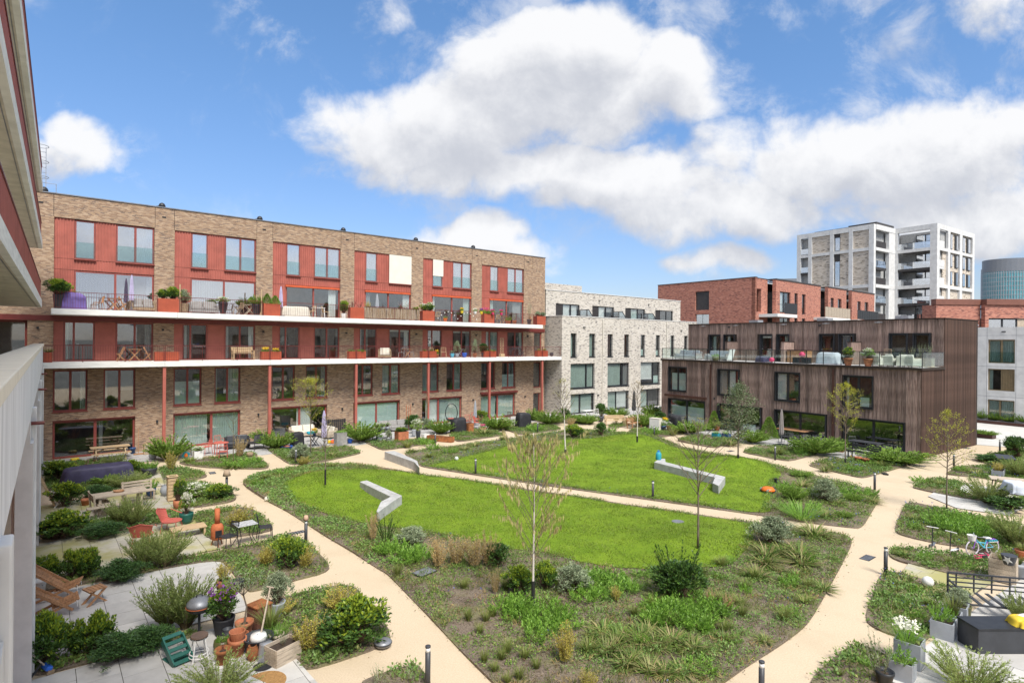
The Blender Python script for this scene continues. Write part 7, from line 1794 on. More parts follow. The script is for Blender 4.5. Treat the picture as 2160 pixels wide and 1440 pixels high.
dup(t, G(471, 968, .02), ANG+D(165), 'coral chair with its back to the lawn at the round coral table'); dup(t, G(462, 946, .02), ANG+D(10), 'coral chair behind the round coral table')
t = lth('garden_sofa', 'black wicker sofa at the end of the second terrace', 'sofa', 500, 944, D(-10)); sofa(t, M_DFAB, M_BOLL, 1.5, .8, 2)
t = lth('lounge_chair', 'black wire lounge basket left of the third column', 'chair', 537, 946, D(-60)); coral(t, M_DFAB); t.scale = (1.5, 1.5, 1.0)
# ---- second and third brick gardens
t = lth('garden_sofa', 'cream cushioned sofa with a teal cushion on the third terrace', 'sofa', 640, 920, D(0)); sofa(t, M_GTIM, M_CREAM, 1.9, .85, 2)
t = thing('cushion', 'teal cushion on the cream sofa', 'cushion', G(655, 916, .5)+Vector((0, 0, 0)), ANG); part(t, 'pad', MB().rbox((0, 0, .12), (.5, .3, .16), (.3, 0, .2)), M_TEAL, bevel=.05); part(t, 'piping', MB().rbox((0, 0, .12), (.51, .31, .01), (.3, 0, .2)), M_TEAL)
t = lth('garden_sofa', 'second cream sofa at right angles on the third terrace', 'sofa', 690, 922, D(-80)); sofa(t, M_GTIM, M_CREAM, 1.5, .8, 2)
t = lth('garden_chair', 'chair under a black cover near the cream sofa', 'covered chair', 627, 938, 0); part(t, 'cover', coverlump(.75, .7, .85), M_DFAB, True); part(t, 'feet', MB().cbox(0, 0, 0, .6, .5, .04), M_BLK)
t = lth('bowl', 'low blue plastic bowl on the third terrace', 'bowl', 604, 947); part(t, 'body', MB().lathe([(.3, 0), (.38, .2), (.4, .21), (.36, .21), (.28, .03), (0, .03)], 18), M_BLUE, True); part(t, 'contents', MB().lathe([(.34, .14), (.1, .24), (0, .25)], 10), M_TERRA)
t = lth('folding_table', 'small dark folding table with yellow flowers on the third terrace', 'table', 663, 940, D(10)); ftable(t, M_BOLL, .6, .6, .66)
t = thing('potted_plant', 'pot of yellow flowers on the small dark table', 'pot', G(663, 940, .02)+Vector((0, 0, .66)), 0); pot(t, M_BLUEP, 'cone', .22, .2, 'peren', .4, .3, L_YELF)
t = lth('parasol', 'closed lavender parasol standing by the almost bare young tree', 'parasol', 683, 946); parasol(t, M_LAV, 2.5, .15)
t = lth('toys', 'heap of colourful toys behind the grey planter', 'toys', 700, 934)
for k, (x, y, m) in enumerate(((-.2, 0, M_YEL), (.1, .1, M_PNKP), (.2, -.15, M_BLUE), (-.05, -.2, M_ORP), (.0, .2, M_TEAL))): part(t, 'toy', MB().rbox((x, y, .12), (.2, .16, .2), (0, 0, k)), m, bevel=.03)
t = lth('screen', 'black slatted screen panels against the brick wall', 'screen', 708, 916, D(0))
for i in range(10): part(t, 'slat', MB().box(-.75+i*.155, -.63+i*.155, -.015, .015, .0, 1.15), M_BLK)
part(t, 'rail', MB().box(-.76, .8, .016, .04, .2, .25), M_BLK); part(t, 'rail', MB().box(-.76, .8, .016, .04, .95, 1.0), M_BLK)
t = lth('tall_planter', 'tall pale grey zinc planter by the third terrace', 'planter', 718, 940, D(2)); boxpot(t, M_STEEL, .72, .45, .92, 'brightgrass', 2, .5, .22)
t = lth('watering_can', 'blue watering can right of the tall zinc planter', 'watering can', 738, 934); part(t, 'body', MB().lathe([(.13, 0), (.14, .26), (.08, .3)], 12), M_BLUE, True); part(t, 'spout', MB().tube([(.1, 0, .08), (.3, 0, .32)], .02, 6), M_BLUE); part(t, 'handle', MB().tube([(-.12, 0, .1), (-.22, 0, .28), (0, 0, .4)], .013, 5), M_BLUE)
t = lth('garden_table', 'dark table full of white flowers on the fourth terrace', 'table', 806, 926, D(0)); rtable(t, M_BLK, 1.3, .7, .68)
for k, dx in enumerate((-.4, 0, .4)):
    t = thing('potted_plant', ('left', 'middle', 'right')[k]+' pot of white flowers on the dark table', 'pot', G(806, 926, .02)+Vector((dx*BROWN.d.x, dx*BROWN.d.y, .685)), 0); pot(t, M_PLANT, 'low', .3, .18, 'white', .5, .35)
t = lth('rusty_planter', 'square rusty planter with yellow green leaves on the fourth terrace', 'planter', 847, 929, D(0)); boxpot(t, M_TERRA, .8, .6, .66, 'laurel', 2, .55, .35)
for lb, u, v, m, d, h, k, pw, ph_ in (('grey bowl with a small bush before the white flower table', 800, 930, M_PLANT, .5, .3, 'peren', .5, .3), ('pale grey pot with a leggy plant before the white flower table', 819, 932, M_STEEL, .4, .34, 'olive', .5, .6), ('slim dark grey pot with grass by the bollard', 882, 926, M_BOLL, .36, .6, 'sedge', .35, .25), ('slim grey pot with white twigs behind the dark one', 873, 920, M_PLANT, .34, .5, 'sparse', .3, .5)):
    t = lth('potted_plant', lb, 'pot', u, v); pot(t, m, 'tall', d, h, k, pw, ph_)
t = lth('garden_sofa', 'grey outdoor sofa under the green glazed window', 'sofa', 830, 908, D(0)); sofa(t, M_GFAB, M_GFAB, 2.6, .85, 3)
t = lth('crate', 'white plastic crate beside the slim grey pots', 'crate', 897, 924, D(10)); plankbox(t, M_WHITE, .5, .35, .34, 3)
t = lth('trough_planter', 'long rust orange trough on the fifth terrace', 'planter', 929, 930, D(-62)); boxpot(t, M_CORTEN, 2.0, .45, .35)
t = lth('covered_barbecue', 'barbecue under a black cover on the fifth terrace', 'covered barbecue', 967, 912, D(0)); part(t, 'cover', coverlump(1.15, .7, 1.12, .8, hump=.05), M_DFAB, True); part(t, 'feet', MB().cbox(0, 0, 0, .9, .5, .04), M_BLK)
t = lth('hanging_chair', 'black framed oval swing chair with red cushions', 'swing chair', 952, 900, D(-20))
part(t, 'frame', MB().tube([(.5*math.cos(a), 0, 1.15+.75*math.sin(a)) for a in [6.283*i/24 for i in range(24)]], .035, 6, True), M_BLK); part(t, 'seat', MB().lathe([(.0, .42), (.35, .5), (.45, .7)], 14), M_BLK); part(t, 'cushion', MB().rbox((0, 0, .62), (.6, .5, .2), (0, 0, 0)), M_PINK, bevel=.08); part(t, 'foot', MB().lathe([(.4, 0), (.4, .04), (.05, .06), (.05, .42)], 16), M_BLK)
t = lth('rusty_planter', 'tall rusty planter right of the black covered barbecue', 'planter', 990, 911, D(0)); boxpot(t, M_CORTEN, .5, .5, .7, 'red', 2, .5, .5)
for i, (u, v, r, lb) in enumerate(((986, 899, -30, 'coral armchair behind the tall rusty planter'), (1006, 902, 40, 'coral armchair nearest the fifth column'), (1002, 893, 0, 'coral armchair at the sliding door of the fifth house'))):
    t = lth('garden_chair', lb, 'chair', u, v, D(r)); cchair(t, M_PINK, .95, True)
t = lth('parasol', 'closed grey parasol at the fifth terrace', 'parasol', 1002, 896); parasol(t, M_PLANT, 2.1, .12)
t = lth('child_bicycle', 'red and white small bicycle at the fifth terrace', 'bicycle', 1022, 911, D(10)); bike(t, M_PNKP, .17, .6)
t = lth('potted_plant', 'terracotta pot with pink flowers before the red bicycle', 'pot', 1018, 912); pot(t, M_TERRA, 'cone', .42, .36, 'peren', .45, .3, L_PNKF)
t = lth('covered_barbecue', 'barbecue under a black cover on the last brick terrace', 'covered barbecue', 1104, 901, D(0)); part(t, 'cover', coverlump(1.25, .75, 1.2, .82, hump=-.04), M_DFAB, True); part(t, 'feet', MB().cbox(0, 0, 0, 1.0, .5, .04), M_BLK)
t = lth('garden_table', 'dark brown dining table on the last brick terrace', 'table', 1083, 893, 0); rtable(t, M_TEAK, 1.6, .8, .74, False, M_BRN)
for u, v, r, lb in ((1070, 890, -80, 'dark chair at the left end of the brown dining table'), (1096, 886, 20, 'dark chair at the far side of the brown dining table')): t = lth('garden_chair', lb, 'chair', u, v, D(r)); cchair(t, M_BRN, .9)
t = lth('climbing_rose', 'thin climbing plant growing up the fourth red column', 'climber', 900, 905)
pplant(t, 'sparse', (0, .02, 0), .5, 3.2); part(t, 'stem', MB().tube([(0, 0, 0), (.05, .05, 1.2), (-.03, .05, 2.6)], .015, 5), M_STEMG)
# ---- pale houses
t = lth('garden_bench', 'light wooden bench in the second pale garden', 'bench', 1297, 897, D(-35)); bench(t, M_PINE, 1.7)
t = lth('potted_plant', 'dark round pot with a bare shrub left of the light bench', 'pot', 1267, 889); pot(t, M_BOLL, 'round', .6, .45, 'sparse', .4, .7)
t = lth('garden_chair', 'white garden chair in front of the first pale house', 'chair', 1259, 884, D(-30)); cchair(t, M_WHITE, .95)
t = lth('garden_bench', 'brown wooden bench beside the big bush', 'bench', 1338, 902, D(8)); bench(t, M_TEAK, 1.5)
t = lth('parasol', 'closed charcoal parasol at the third pale house', 'parasol', 1337, 884); parasol(t, M_BOLL, 2.7, .17)
t = lth('barbecue', 'small dark barbecue beside the third pale house', 'barbecue', 1383, 880); part(t, 'bowl', MB().lathe([(.1, .6), (.28, .7), (.3, .8), (.22, .95), (0, 1.0)], 14), M_BLK, True); part(t, 'stand', MB().lathe([(.25, 0), (.05, .1), (.05, .6)], 10), M_STEEL)
t = lth('garden_table', 'white table in front of the first pale house', 'table', 1240, 882, 0); rtable(t, M_WHITE, 1.2, .7, .74)
# ---- timber gardens
WA = WOOD.ang-ANG
t = lth('cabinet', 'white garden cabinet at the first timber terrace', 'cabinet', 1383, 907, WA+.2); part(t, 'body', MB().box(-.45, .45, -.22, .22, 0, .95), M_CREAM, bevel=.01); part(t, 'door', MB().box(-.43, -.01, -.235, -.221, .05, .9).box(.01, .43, -.235, -.221, .05, .9), M_WHITE); part(t, 'top', MB().box(-.47, .47, -.24, .24, .951, .98), M_CREAM)
for lb, u, v, m, k, fl in (('blue glazed pot right of the white cabinet', 1399, 908, M_BLUEP, 'peren', L_WHTF), ('ochre pot beside the blue glazed pot', 1412, 909, M_CORTEN, 'white', None), ('small pale pot behind the blue glazed pot', 1403, 900, M_STEEL, 'peren', L_YELF)):
    t = lth('potted_plant', lb, 'pot', u, v); pot(t, m, 'cone', .5, .42, k, .5, .4, fl)
t = lth('covered_barbecue', 'barbecue under a black cover beside the timber building', 'covered barbecue', 1425, 907, WA); part(t, 'cover', coverlump(.75, .65, 1.15), M_DFAB, True); part(t, 'feet', MB().cbox(0, 0, 0, .5, .5, .04), M_BLK)
for u, v, r, lb in ((1412, 895, 20, 'dark grey chair left of the first timber garden table'), (1445, 892, -20, 'dark grey chair right of the first timber garden table')): t = lth('garden_chair', lb, 'chair', u, v, WA+D(r)); cchair(t, M_BOLL, .95, True)
t = lth('garden_table', 'dark grey table at the first timber garden door', 'table', 1428, 893, WA); rtable(t, M_BOLL, 1.5, .8, .74)
for u, v, lb, m in ((1511, 923, 'teal square planter on the second timber terrace', M_TEAL), (1532, 924, 'navy square planter on the second timber terrace', M_BLUEP)): t = lth('square_planter', lb, 'planter', u, v, WA); boxpot(t, m, .55, .4, .36, 'brightgrass', 1, .5, .3)
t = lth('potted_plant', 'red spiky plant in a pot beside the evergreen tree', 'pot', 1512, 908); pot(t, M_TERRA, 'cone', .5, .4, 'rush', .9, .6)
for k, (u, v) in enumerate(((1524, 906), (1538, 908))): t = lth('garden_chair', ('left', 'right')[k]+' black chair at the second timber garden door', 'chair', u, v, WA+D(-30+60*k)); cchair(t, M_BLK, .85)
t = lth('parasol', 'closed grey parasol on a black base in front of the third timber house', 'parasol', 1648, 939); parasol(t, mat('taupe_cloth', (.26, .235, .225), .9, .12, 5), 2.55, .14, False); part(t, 'base', MB().box(-.5, .5, -.4, .4, 0, .07), M_BLK, bevel=.02)
t = lth('garden_table', 'long red brown table behind the closed grey parasol', 'table', 1672, 927, WA); rtable(t, M_BLK, 2.2, .85, .74, False, M_TEAK)
for k, (u, v, r) in enumerate(((1652, 933, 180), (1672, 939, 180), (1690, 943, 170), (1655, 917, 0))):
    t = lth('garden_chair', ('dark chair at the left end of the long red brown table', 'dark chair in the middle of the long red brown table', 'dark chair at the right end of the long red brown table', 'dark chair on the house side of the long red brown table')[k], 'chair', u, v, WA+D(r)); cchair(t, M_BOLL, .86)
t = lth('garden_table', 'black table with a bench in front of the last timber garden door', 'table', 1826, 955, WA); rtable(t, M_BOLL, 1.9, .9, .74)
t = lth('garden_bench', 'black slatted bench in front of the black table', 'bench', 1822, 968, WA); bench(t, M_BLK, 1.7, True, False)
for k, (u, v, r) in enumerate(((1850, 945, 0), (1872, 955, -30), (1800, 948, 40))): t = lth('garden_chair', ('grey chair behind the black table', 'grey chair at the right end of the black table', 'grey chair at the left end of the black table')[k], 'chair', u, v, WA+D(r)); cchair(t, M_BOLL, .86, True)
for lb, u, v, d, h, k in (('terracotta pot with an agave left of the red bicycle', 1766, 948, .42, .36, 'rush'), ('second terracotta pot with a plant left of the red bicycle', 1775, 953, .40, .34, 'peren'), ('terracotta pot at the edge of the last timber terrace', 1810, 975, .40, .34, 'sparse'), ('wide terracotta pot right of the small one on the last timber terrace', 1826, 977, .46, .30, 'sparse')):
    t = lth('potted_plant', lb, 'pot', u, v); pot(t, M_TERRA, 'cone', d, h, k, .5, .35)
t = lth('child_bicycle', 'small pink bicycle leaning near the last timber garden door', 'bicycle', 1790, 948, WA+.5); bike(t, M_PNKP, .2, .62)
# ---- right side gardens
t = lth('square_planter', 'grey planter with yellow green leaves near the right edge', 'planter', 2106, 1004, .1); boxpot(t, M_PLANT, .95, .5, .36, 'gold', 2, .6, .5)
t = lth('garden_table', 'slatted timber table with a white cover on top at the right edge', 'table', 2142, 1044, WA+.4); rtable(t, M_BLK, 1.9, .9, .74, False, M_GTIM)
t = thing('table_cover', 'bundled white cover lying on the slatted table', 'cover', G(2146, 1036, .76), ANG+.6); part(t, 'cloth', coverlump(1.1, .8, .4, fold=.12), mat('pale_blue_cover', (.55, .6, .68), .8, .1, 4), True); part(t, 'hem', coverlump(1.2, .88, .05, fold=.14), M_STEEL, True)
t = lth('garden_table', 'dark grey table with a flat top behind the right hedge', 'table', 2120, 990, .3); rtable(t, M_BOLL, 1.6, .8, .74)
t = lth('bicycle', 'light blue and purple child bicycle with a white basket', 'bicycle', 2072, 1169, D(150)); bike(t, M_CYAN, .24, .78, mat('violet_paint', (.22, .06, .42), .4, .08, 4), True, True, mat('white_tyre', (.6, .55, .62), .7, .1, 5))
t = lth('bicycle', 'small pink bicycle lying on the path', 'bicycle', 2052, 1172, D(-12)); bike(t, M_PNKP, .19, .66); t.rotation_euler = (D(82), 0, ANG-D(14)); t.location.z = .09
t = lth('scooter', 'white kick scooter with a black stem standing on the path', 'scooter', 2012, 1164, D(170)); scooter(t, M_WHITE)
t = lth('scooter', 'second scooter standing behind the white one', 'scooter', 1968, 1152, D(190)); scooter(t, M_GREY)
t = lth('timber_planter', 'brown timber planter with an upturned grey pot on top', 'planter', 2116, 1222, .1); plankbox(t, M_GTIM, .62, .62, .66, 5); pplant(t, 'sedge', (-.15, 0, .55), .4, .35)
t = thing('flower_pot', 'grey pot with a silver star lying on the timber planter', 'pot', G(2128, 1190, .68), .4); part(t, 'pot', MB().lathe([(.12, 0), (.19, .26), (.2, .28), (.17, .28)], 16), M_BOLL, True); part(t, 'star', MB().prism([((.13 if i % 2 == 0 else .055)*math.cos(i*.6283), (.13 if i % 2 == 0 else .055)*math.sin(i*.6283)) for i in range(10)], .0, .012).xform(T(-.18, -.05, .17) @ Matrix.Rotation(D(80), 4, 'Y')), M_WHITE)
for lb, u, v, m, d, h in (('olive grey pot beside the timber planter at the right edge', 2147, 1218, M_PLANT, .5, .46), ('low terracotta pot at the right edge above the planters', 2156, 1178, M_TERRA, .4, .3)): t = lth('potted_plant', lb, 'pot', u, v); pot(t, m, 'cone', d, h, 'sedge', .4, .3)
t = lth('sofa_frame', 'dark metal sofa frame without cushions', 'sofa', 2112, 1290, D(-52))
fm = M_BOLL; W_, D_ = 2.1, .85
for x in (-W_/2, W_/2):
    part(t, 'armrest', MB().bar((x, -D_/2, .58), (x, D_/2, .60), .04), fm)
    for y in (-D_/2, D_/2): part(t, 'leg', MB().bar((x, y*1.0, 0), (x, y, .60 if y < 0 else .78), .04), fm)
    for z in (.32, .45): part(t, 'rail', MB().bar((x, -D_/2, z), (x, D_/2, z+.02), .025), fm)
part(t, 'back_rail', MB().bar((-W_/2, D_/2, .78), (W_/2, D_/2, .78), .04), fm); part(t, 'front_rail', MB().bar((-W_/2, -D_/2, .28), (W_/2, -D_/2, .28), .04), fm)
for z in (.42, .54, .66): part(t, 'slat', MB().bar((-W_/2, D_/2, z), (W_/2, D_/2, z), .03), fm)
for i in range(8): x = -W_/2+W_*(i+.5)/8; part(t, 'slat', MB().box(x-.045, x+.045, -D_/2, D_/2, .28, .3), fm)
for i in range(5): x = -W_/2+W_*(i+.5)/5; part(t, 'strut', MB().bar((x, D_/2+.02, .3), (x, D_/2+.02, .78), .03), fm)
t = lth('storage_bench', 'long black storage box at the right edge', 'storage box', 2140, 1366, D(-38)); part(t, 'body', MB().box(-1.1, 1.1, -.3, .3, 0, .55), M_BOLL); part(t, 'lid', MB().box(-1.12, 1.12, -.32, .32, .551, .6), M_BLK, bevel=.01)
t = thing('bag', 'yellow and white plastic sack lying on the black storage box', 'sack', G(2140, 1366, .02)+Vector((.25, -.1, .605)), ANG-.6); part(t, 'sack', coverlump(.8, .4, .17, .7, fold=.08), M_YEL, True); part(t, 'print', coverlump(.45, .34, .185, .7, fold=.05), M_WHITE, True)
for lb, u, v, w, d, h, k, fl in (('tall grey concrete planter with white daffodils', 1918, 1400, .5, .5, .56, 'brightgrass', L_WHTF), ('low grey concrete planter in front of the daffodils', 1904, 1430, .42, .42, .40, 'peren', None), ('grey concrete planter with trailing leaves on a wooden foot', 1990, 1342, .50, .46, .42, 'peren', None), ('grey concrete planter behind the one on a wooden foot', 2006, 1328, .42, .40, .44, 'sedge', None), ('rearmost grey concrete planter with lavender', 2020, 1312, .46, .42, .46, 'olive', None)):
    t = lth('concrete_planter', lb, 'planter', u, v, .1, 'grey concrete planters on the right patio'); boxpot(t, M_PLANT, w, d, h, k, 1, .55, .4, fl)
t = lth('potted_plant', 'olive glazed pot behind the grey concrete planters', 'pot', 2034, 1312); pot(t, M_OLIVEG, 'tall', .32, .44, 'sparse', .3, .3)
t = lth('plant_pot', 'black plastic nursery pot at the bottom edge', 'pot', 1866, 1444); pot(t, M_BLK, 'cone', .36, .3)
# yard: raised corten beds, cargo bike, white covered thing
for (u, v, w, d, lb) in ((2100, 893, 5.0, 1.6, 'long low brown planter bed with bushes by the concrete block'), (2070, 922, 1.6, .8, 'small low brown planter bed in the yard')):
    t = th('raised_bed', lb, 'planter bed', u, v, WA, .018); boxpot(t, M_BRN, w, d, .28, 'bush', int(w/1.1)+1, 1.2, 1.0 if w > 2 else .5)
t = th('cargo_bike', 'black cargo bicycle with a rain hood parked before the concrete block', 'cargo bike', 2136, 890, WA, .02)
wheel(t, (.85, 0, .33), .33, (0, 1, 0), M_RUB, M_STEEL); wheel(t, (-1.0, 0, .26), .26, (0, 1, 0), M_RUB, M_STEEL)
part(t, 'box', MB().prism([(-.75, -.32), (.0, -.32), (.0, .32), (-.75, .32)], .3, .78), M_BLK, bevel=.03); part(t, 'hood', coverlump(.85, .66, .65, .7, hump=-.2).xform(T(-.35, 0, .72)), M_DFAB, True); part(t, 'frame', MB().tube([(.0, 0, .35), (.5, 0, .45), (.85, 0, .33)], .03, 6).tube([(.45, 0, .4), (.35, 0, .95)], .025, 6), M_BLK); part(t, 'handlebar', MB().tube([(.02, -.3, 1.1), (.1, 0, 1.05), (.02, .3, 1.1)], .018, 6), M_BLK); part(t, 'saddle', MB().rbox((.4, 0, .98), (.28, .2, .07), (0, 0, 0)), M_RUB, bevel=.03)
t = th('covered_scooter', 'thing under a white cover beside the cargo bike', 'cover', 2108, 890, WA, .02); part(t, 'cover', coverlump(1.3, .6, 1.0, .75), M_WHITE, True); part(t, 'feet', MB().cbox(0, 0, 0, 1.0, .4, .04), M_BLK)
# ------------------------------------------------------------------ furniture on the two galleries of the brick building and on the roof terrace
UP, LO = Z2+.002, Z1+.002
def gth(name, label, cat, u, z, y=-1.2, rz=0, group=None):
    s = BROWN.hit(u, 700, -y)[0]; return thing(name, label, cat, BROWN.w(s, y, z), ANG+rz, group)
ORD = ('first', 'second', 'third', 'fourth', 'fifth', 'sixth', 'seventh')
KP = ['laurel', 'conifer', 'red', 'laurel', 'peren', 'olive']; FL = [None, None, None, L_WHTF, L_PNKF, None]
for k in range(6):
    t = thing('planter_box', 'tall red metal planter on the upper gallery, %s from the left end' % ORD[k], 'planter', BROWN.w(BP*k+5.48, -1.74, UP), ANG, 'red planters of the upper gallery')
    boxpot(t, M_REDP, 1.08, .5, .82, KP[k], 2, .75, .72 if k < 4 else .45, FL[k])
KL = ['sedge', None, 'peren', 'peren', 'sedge', 'peren', 'gold']
for k in range(7):
    x = -.45 if k == 0 else 5.45+6.17*(k-1)
    t = thing('planter_box', 'low red metal planter on the lower gallery, %s from the left end' % ORD[k], 'planter', BROWN.w(x, -1.6, LO), ANG, 'red planters of the lower gallery')
    boxpot(t, M_REDP, .8 if k == 0 else 1.3, .45, .56, KL[k], 2, .5, .3, L_YELF if k == 2 else None)
def gpot(lb, u, z, m, sh, d, h, k, pw, ph_, fl=None, y=-1.5):
    t = gth('potted_plant', lb, 'pot', u, z, y); pot(t, m, sh, d, h, k, pw, ph_, fl); return t
gpot('large yellow green bush in a dark tub at the upper gallery left end', 124, UP, M_BOLL, 'tall', .6, .8, 'laurel', 1.3, 1.0)
t = gth('covered_barbecue', 'purple covered barbecue on the upper gallery', 'covered barbecue', 155, UP, -1.35); part(t, 'cover', coverlump(1.15, .8, .95, .75, hump=-.1), M_PURP, True); part(t, 'feet', MB().cbox(0, 0, 0, .9, .5, .04), M_BLK)
def chairs(L):
    for lb, u, z, r, m, sc in L: t = gth('chair', lb, 'chair', u, z, -1.15, D(r)); (fchair if sc == 'f' else cchair)(t, m)
chairs([('wooden chair left of the cross legged table on the first upper terrace', 207, UP, -80, M_TEAK, 'c'), ('wooden chair right of the cross legged table on the first upper terrace', 257, UP, 80, M_TEAK, 'f'),
 ('brown wicker chair on the second upper terrace', 503, UP, -70, M_STRAW, 'c'), ('pale wood chair left of the white table on the third upper terrace', 656, UP, -80, M_PINE, 'c'), ('pale wood chair right of the white table on the third upper terrace', 686, UP, 80, M_PINE, 'c'),
 ('wooden chair on the fifth upper terrace', 921, UP, -60, M_PINE, 'c'), ('dark chair on the fifth upper terrace', 942, UP, 40, M_BOLL, 'c'), ('wooden chair on the sixth upper terrace', 1048, UP, -70, M_PINE, 'c'), ('wooden stool like chair by the sixth upper window', 1124, UP, 60, M_TEAK, 'c'),
 ('folding wooden chair left of the table on the lower gallery', 256, LO, -85, M_TEAK, 'f'), ('folding wooden chair right of the table on the lower gallery', 310, LO, 85, M_TEAK, 'f'), ('grey chair on the lower gallery beside the fourth planter', 849, LO, -60, M_GFAB, 'c'), ('grey chair right of the brown table on the lower gallery', 867, LO, 70, M_GFAB, 'c'),
 ('wooden slatted chair on the lower gallery behind the blue pots', 936, LO, -30, M_PINE, 'c'), ('dark folding chair near the right end of the lower gallery', 1083, LO, -70, M_BOLL, 'f'), ('second dark folding chair near the right end of the lower gallery', 1100, LO, 70, M_BOLL, 'f'), ('pale bench like chair right of the fifth lower planter', 913, LO, 0, M_PINE, 'c')])
for lb, u, z, m, rd in (('wooden cross legged table on the first upper terrace', 240, UP, M_TEAK, 0), ('cross legged wooden table on the second upper terrace', 525, UP, M_GTIM, 0), ('wooden cross legged table on the lower gallery', 284, LO, M_TEAK, 0), ('brown table with chairs on the lower gallery', 858, LO, M_TEAK, 0), ('small dark table near the right end of the lower gallery', 1092, LO, M_BOLL, 0), ('small wooden table on the sixth upper terrace', 1062, UP, M_TEAK, 0), ('thin legged table before the pots on the lower gallery', 968, LO, M_STEEL, 0)):
    t = gth('folding_table', lb, 'table', u, z, -1.1); ftable(t, m, .7, .6, .72)
t = gth('garden_table', 'white table on the third upper terrace', 'table', 671, UP, -1.0); rtable(t, M_WHITE, .8, .7, .74)
t = gth('table', 'table under a striped pale cloth on the third upper terrace', 'table', 622, UP, -1.1); part(t, 'cloth', coverlump(1.9, .7, .72, .9), M_CREAM, True); part(t, 'leg', MB().cbox(-.7, 0, 0, .06, .06, .2), M_WHITE); part(t, 'leg', MB().cbox(.7, 0, 0, .06, .06, .2), M_WHITE)
for lb, u, m, h, r in (('closed lavender parasol on the first upper terrace', 277, M_LAV, 2.2, .11), ('closed pale parasol at the left end of the third upper terrace', 592, M_LAV, 2.1, .12), ('closed blue grey parasol behind the willow screen', 795, M_PLANT, 2.0, .13)):
    t = gth('parasol', lb, 'parasol', u, UP, -1.3); parasol(t, m, h, r)
t = gth('lounge_sofa', 'brown wicker sofa on the first upper terrace', 'sofa', 301, UP, -.9); sofa(t, M_STRAW, M_GFAB, 1.3, .75, 2)
t = gth('garden_sofa', 'grey sofa with a dark cushion on the second upper terrace', 'sofa', 428, UP, -1.1); sofa(t, M_GFAB, M_GFAB, 1.7, .8, 2)
t = gth('garden_bench', 'light wooden bench on the lower gallery', 'bench', 513, LO, -1.2); bench(t, M_PINE, 1.35)
t = gth('armchair', 'cream armchair with a patterned cushion on the lower gallery', 'armchair', 812, LO, -1.1, D(-25)); sofa(t, M_STRAW, M_CREAM, 1.0, .8, 1)
for lb, u, z, m, sh, d, h, k, pw, ph_, fl in (
 ('wicker tub with a round grey olive tree on the second upper terrace', 388, UP, M_STRAW, 'tall', .55, .6, 'olive', .95, 1.0, None), ('tall black vase with a spilling plant on the second upper terrace', 470, UP, M_BLK, 'round', .55, .8, 'white', .8, .5, None), ('big black round pot with a bush beside the bamboo pole', 541, UP, M_BLK, 'round', .6, .75, 'bush', .8, .8, None),
 ('white slatted pot with a bush before the third red planter', 725, UP, M_WHITE, 'tall', .42, .36, 'laurel', .7, 1.0, None), ('red leaved maple in a pot behind the willow screen', 851, UP, M_BOLL, 'cone', .5, .5, 'red', 1.0, 1.1, None), ('grass in a pot at the left of the willow screen', 776, UP, M_BOLL, 'cone', .4, .5, 'gold', .6, 1.0, None), ('blue pot with leaves at the right end of the willow screen', 878, UP, M_BLUEP, 'cone', .4, .5, 'laurel', .6, .7, None),
 ('orange pot on the fifth upper terrace floor', 939, UP, M_ORP, 'cone', .35, .3, 'peren', .3, .3, None), ('small tree in a pot at the right end of the upper gallery', 1116, UP, M_BOLL, 'cone', .45, .5, 'sparse', .7, 2.0, None), ('terracotta pot plant on the sixth upper terrace', 1085, UP, M_TERRA, 'cone', .42, .34, 'sparse', .6, .7, None), ('yellow green plant on the sixth upper terrace', 1073, UP, M_TERRA, 'cone', .36, .3, 'peren', .5, .5, None), ('red leaved plant at the right end of the upper gallery', 1136, UP, M_TERRA, 'cone', .36, .3, 'red', .7, 1.3, None),
 ('pale blue pot on the lower gallery', 954, LO, M_CYAN, 'round', .4, .36, 'olive', .4, .3, None), ('grey pot with a small tree on the lower gallery', 964, LO, M_PLANT, 'round', .4, .36, 'olive', .7, 1.1, None), ('bright blue pot on the lower gallery', 980, LO, M_BLUE, 'round', .45, .4, 'sparse', .4, .5, None), ('terracotta pot with a thin tree on the lower gallery', 1002, LO, M_TERRA, 'cone', .4, .34, 'olive', .5, 1.3, None), ('small pot of yellow flowers on the lower gallery', 922, LO, M_TERRA, 'cone', .34, .3, 'peren', .35, .35, L_YELF), ('dark leafy plant on the sixth lower planter side', 1020, LO, M_BOLL, 'cone', .4, .4, 'dark', .9, .9, None), ('dark blue pot at the far right end of the lower gallery', 1164, LO, M_BOLL, 'urn', .4, .4, None, 0, 0, None)):
    t = gpot(lb, u, z, m, sh, d, h, k, pw, ph_, fl)
for u, lb in ((551, 'bamboo pole tied to the railing beside the second red planter'), (379, 'bamboo pole tied to the railing beside the olive tree')):
    t = gth('bamboo_pole', lb, 'pole', u, UP, -1.88); part(t, 'cane', MB().tube([(0, 0, 0), (0, 0, 1.75)], .04, 8), M_PINE)
    for i in range(4): part(t, 'node', MB().tube([(0, 0, .3+i*.4), (0, 0, .32+i*.4)], .046, 8), M_GTIM)
t = gth('willow_screen', 'brown willow screen tied to the railing of the fourth upper terrace', 'screen', 827, UP, -1.93)
for r in range(2):
    mb = MB()
    for i in range(120): x = -2.35+4.7*i/120+rnd.uniform(-.015, .015); mb.bar((x, rnd.uniform(-.02, .02), .04), (x+rnd.uniform(-.05, .05), rnd.uniform(-.02, .02), rnd.uniform(.84, .93)), .03)
    o = part(t, 'canes', mb, (M_STRAW, M_GTIM)[r]); o['kind'] = 'stuff'
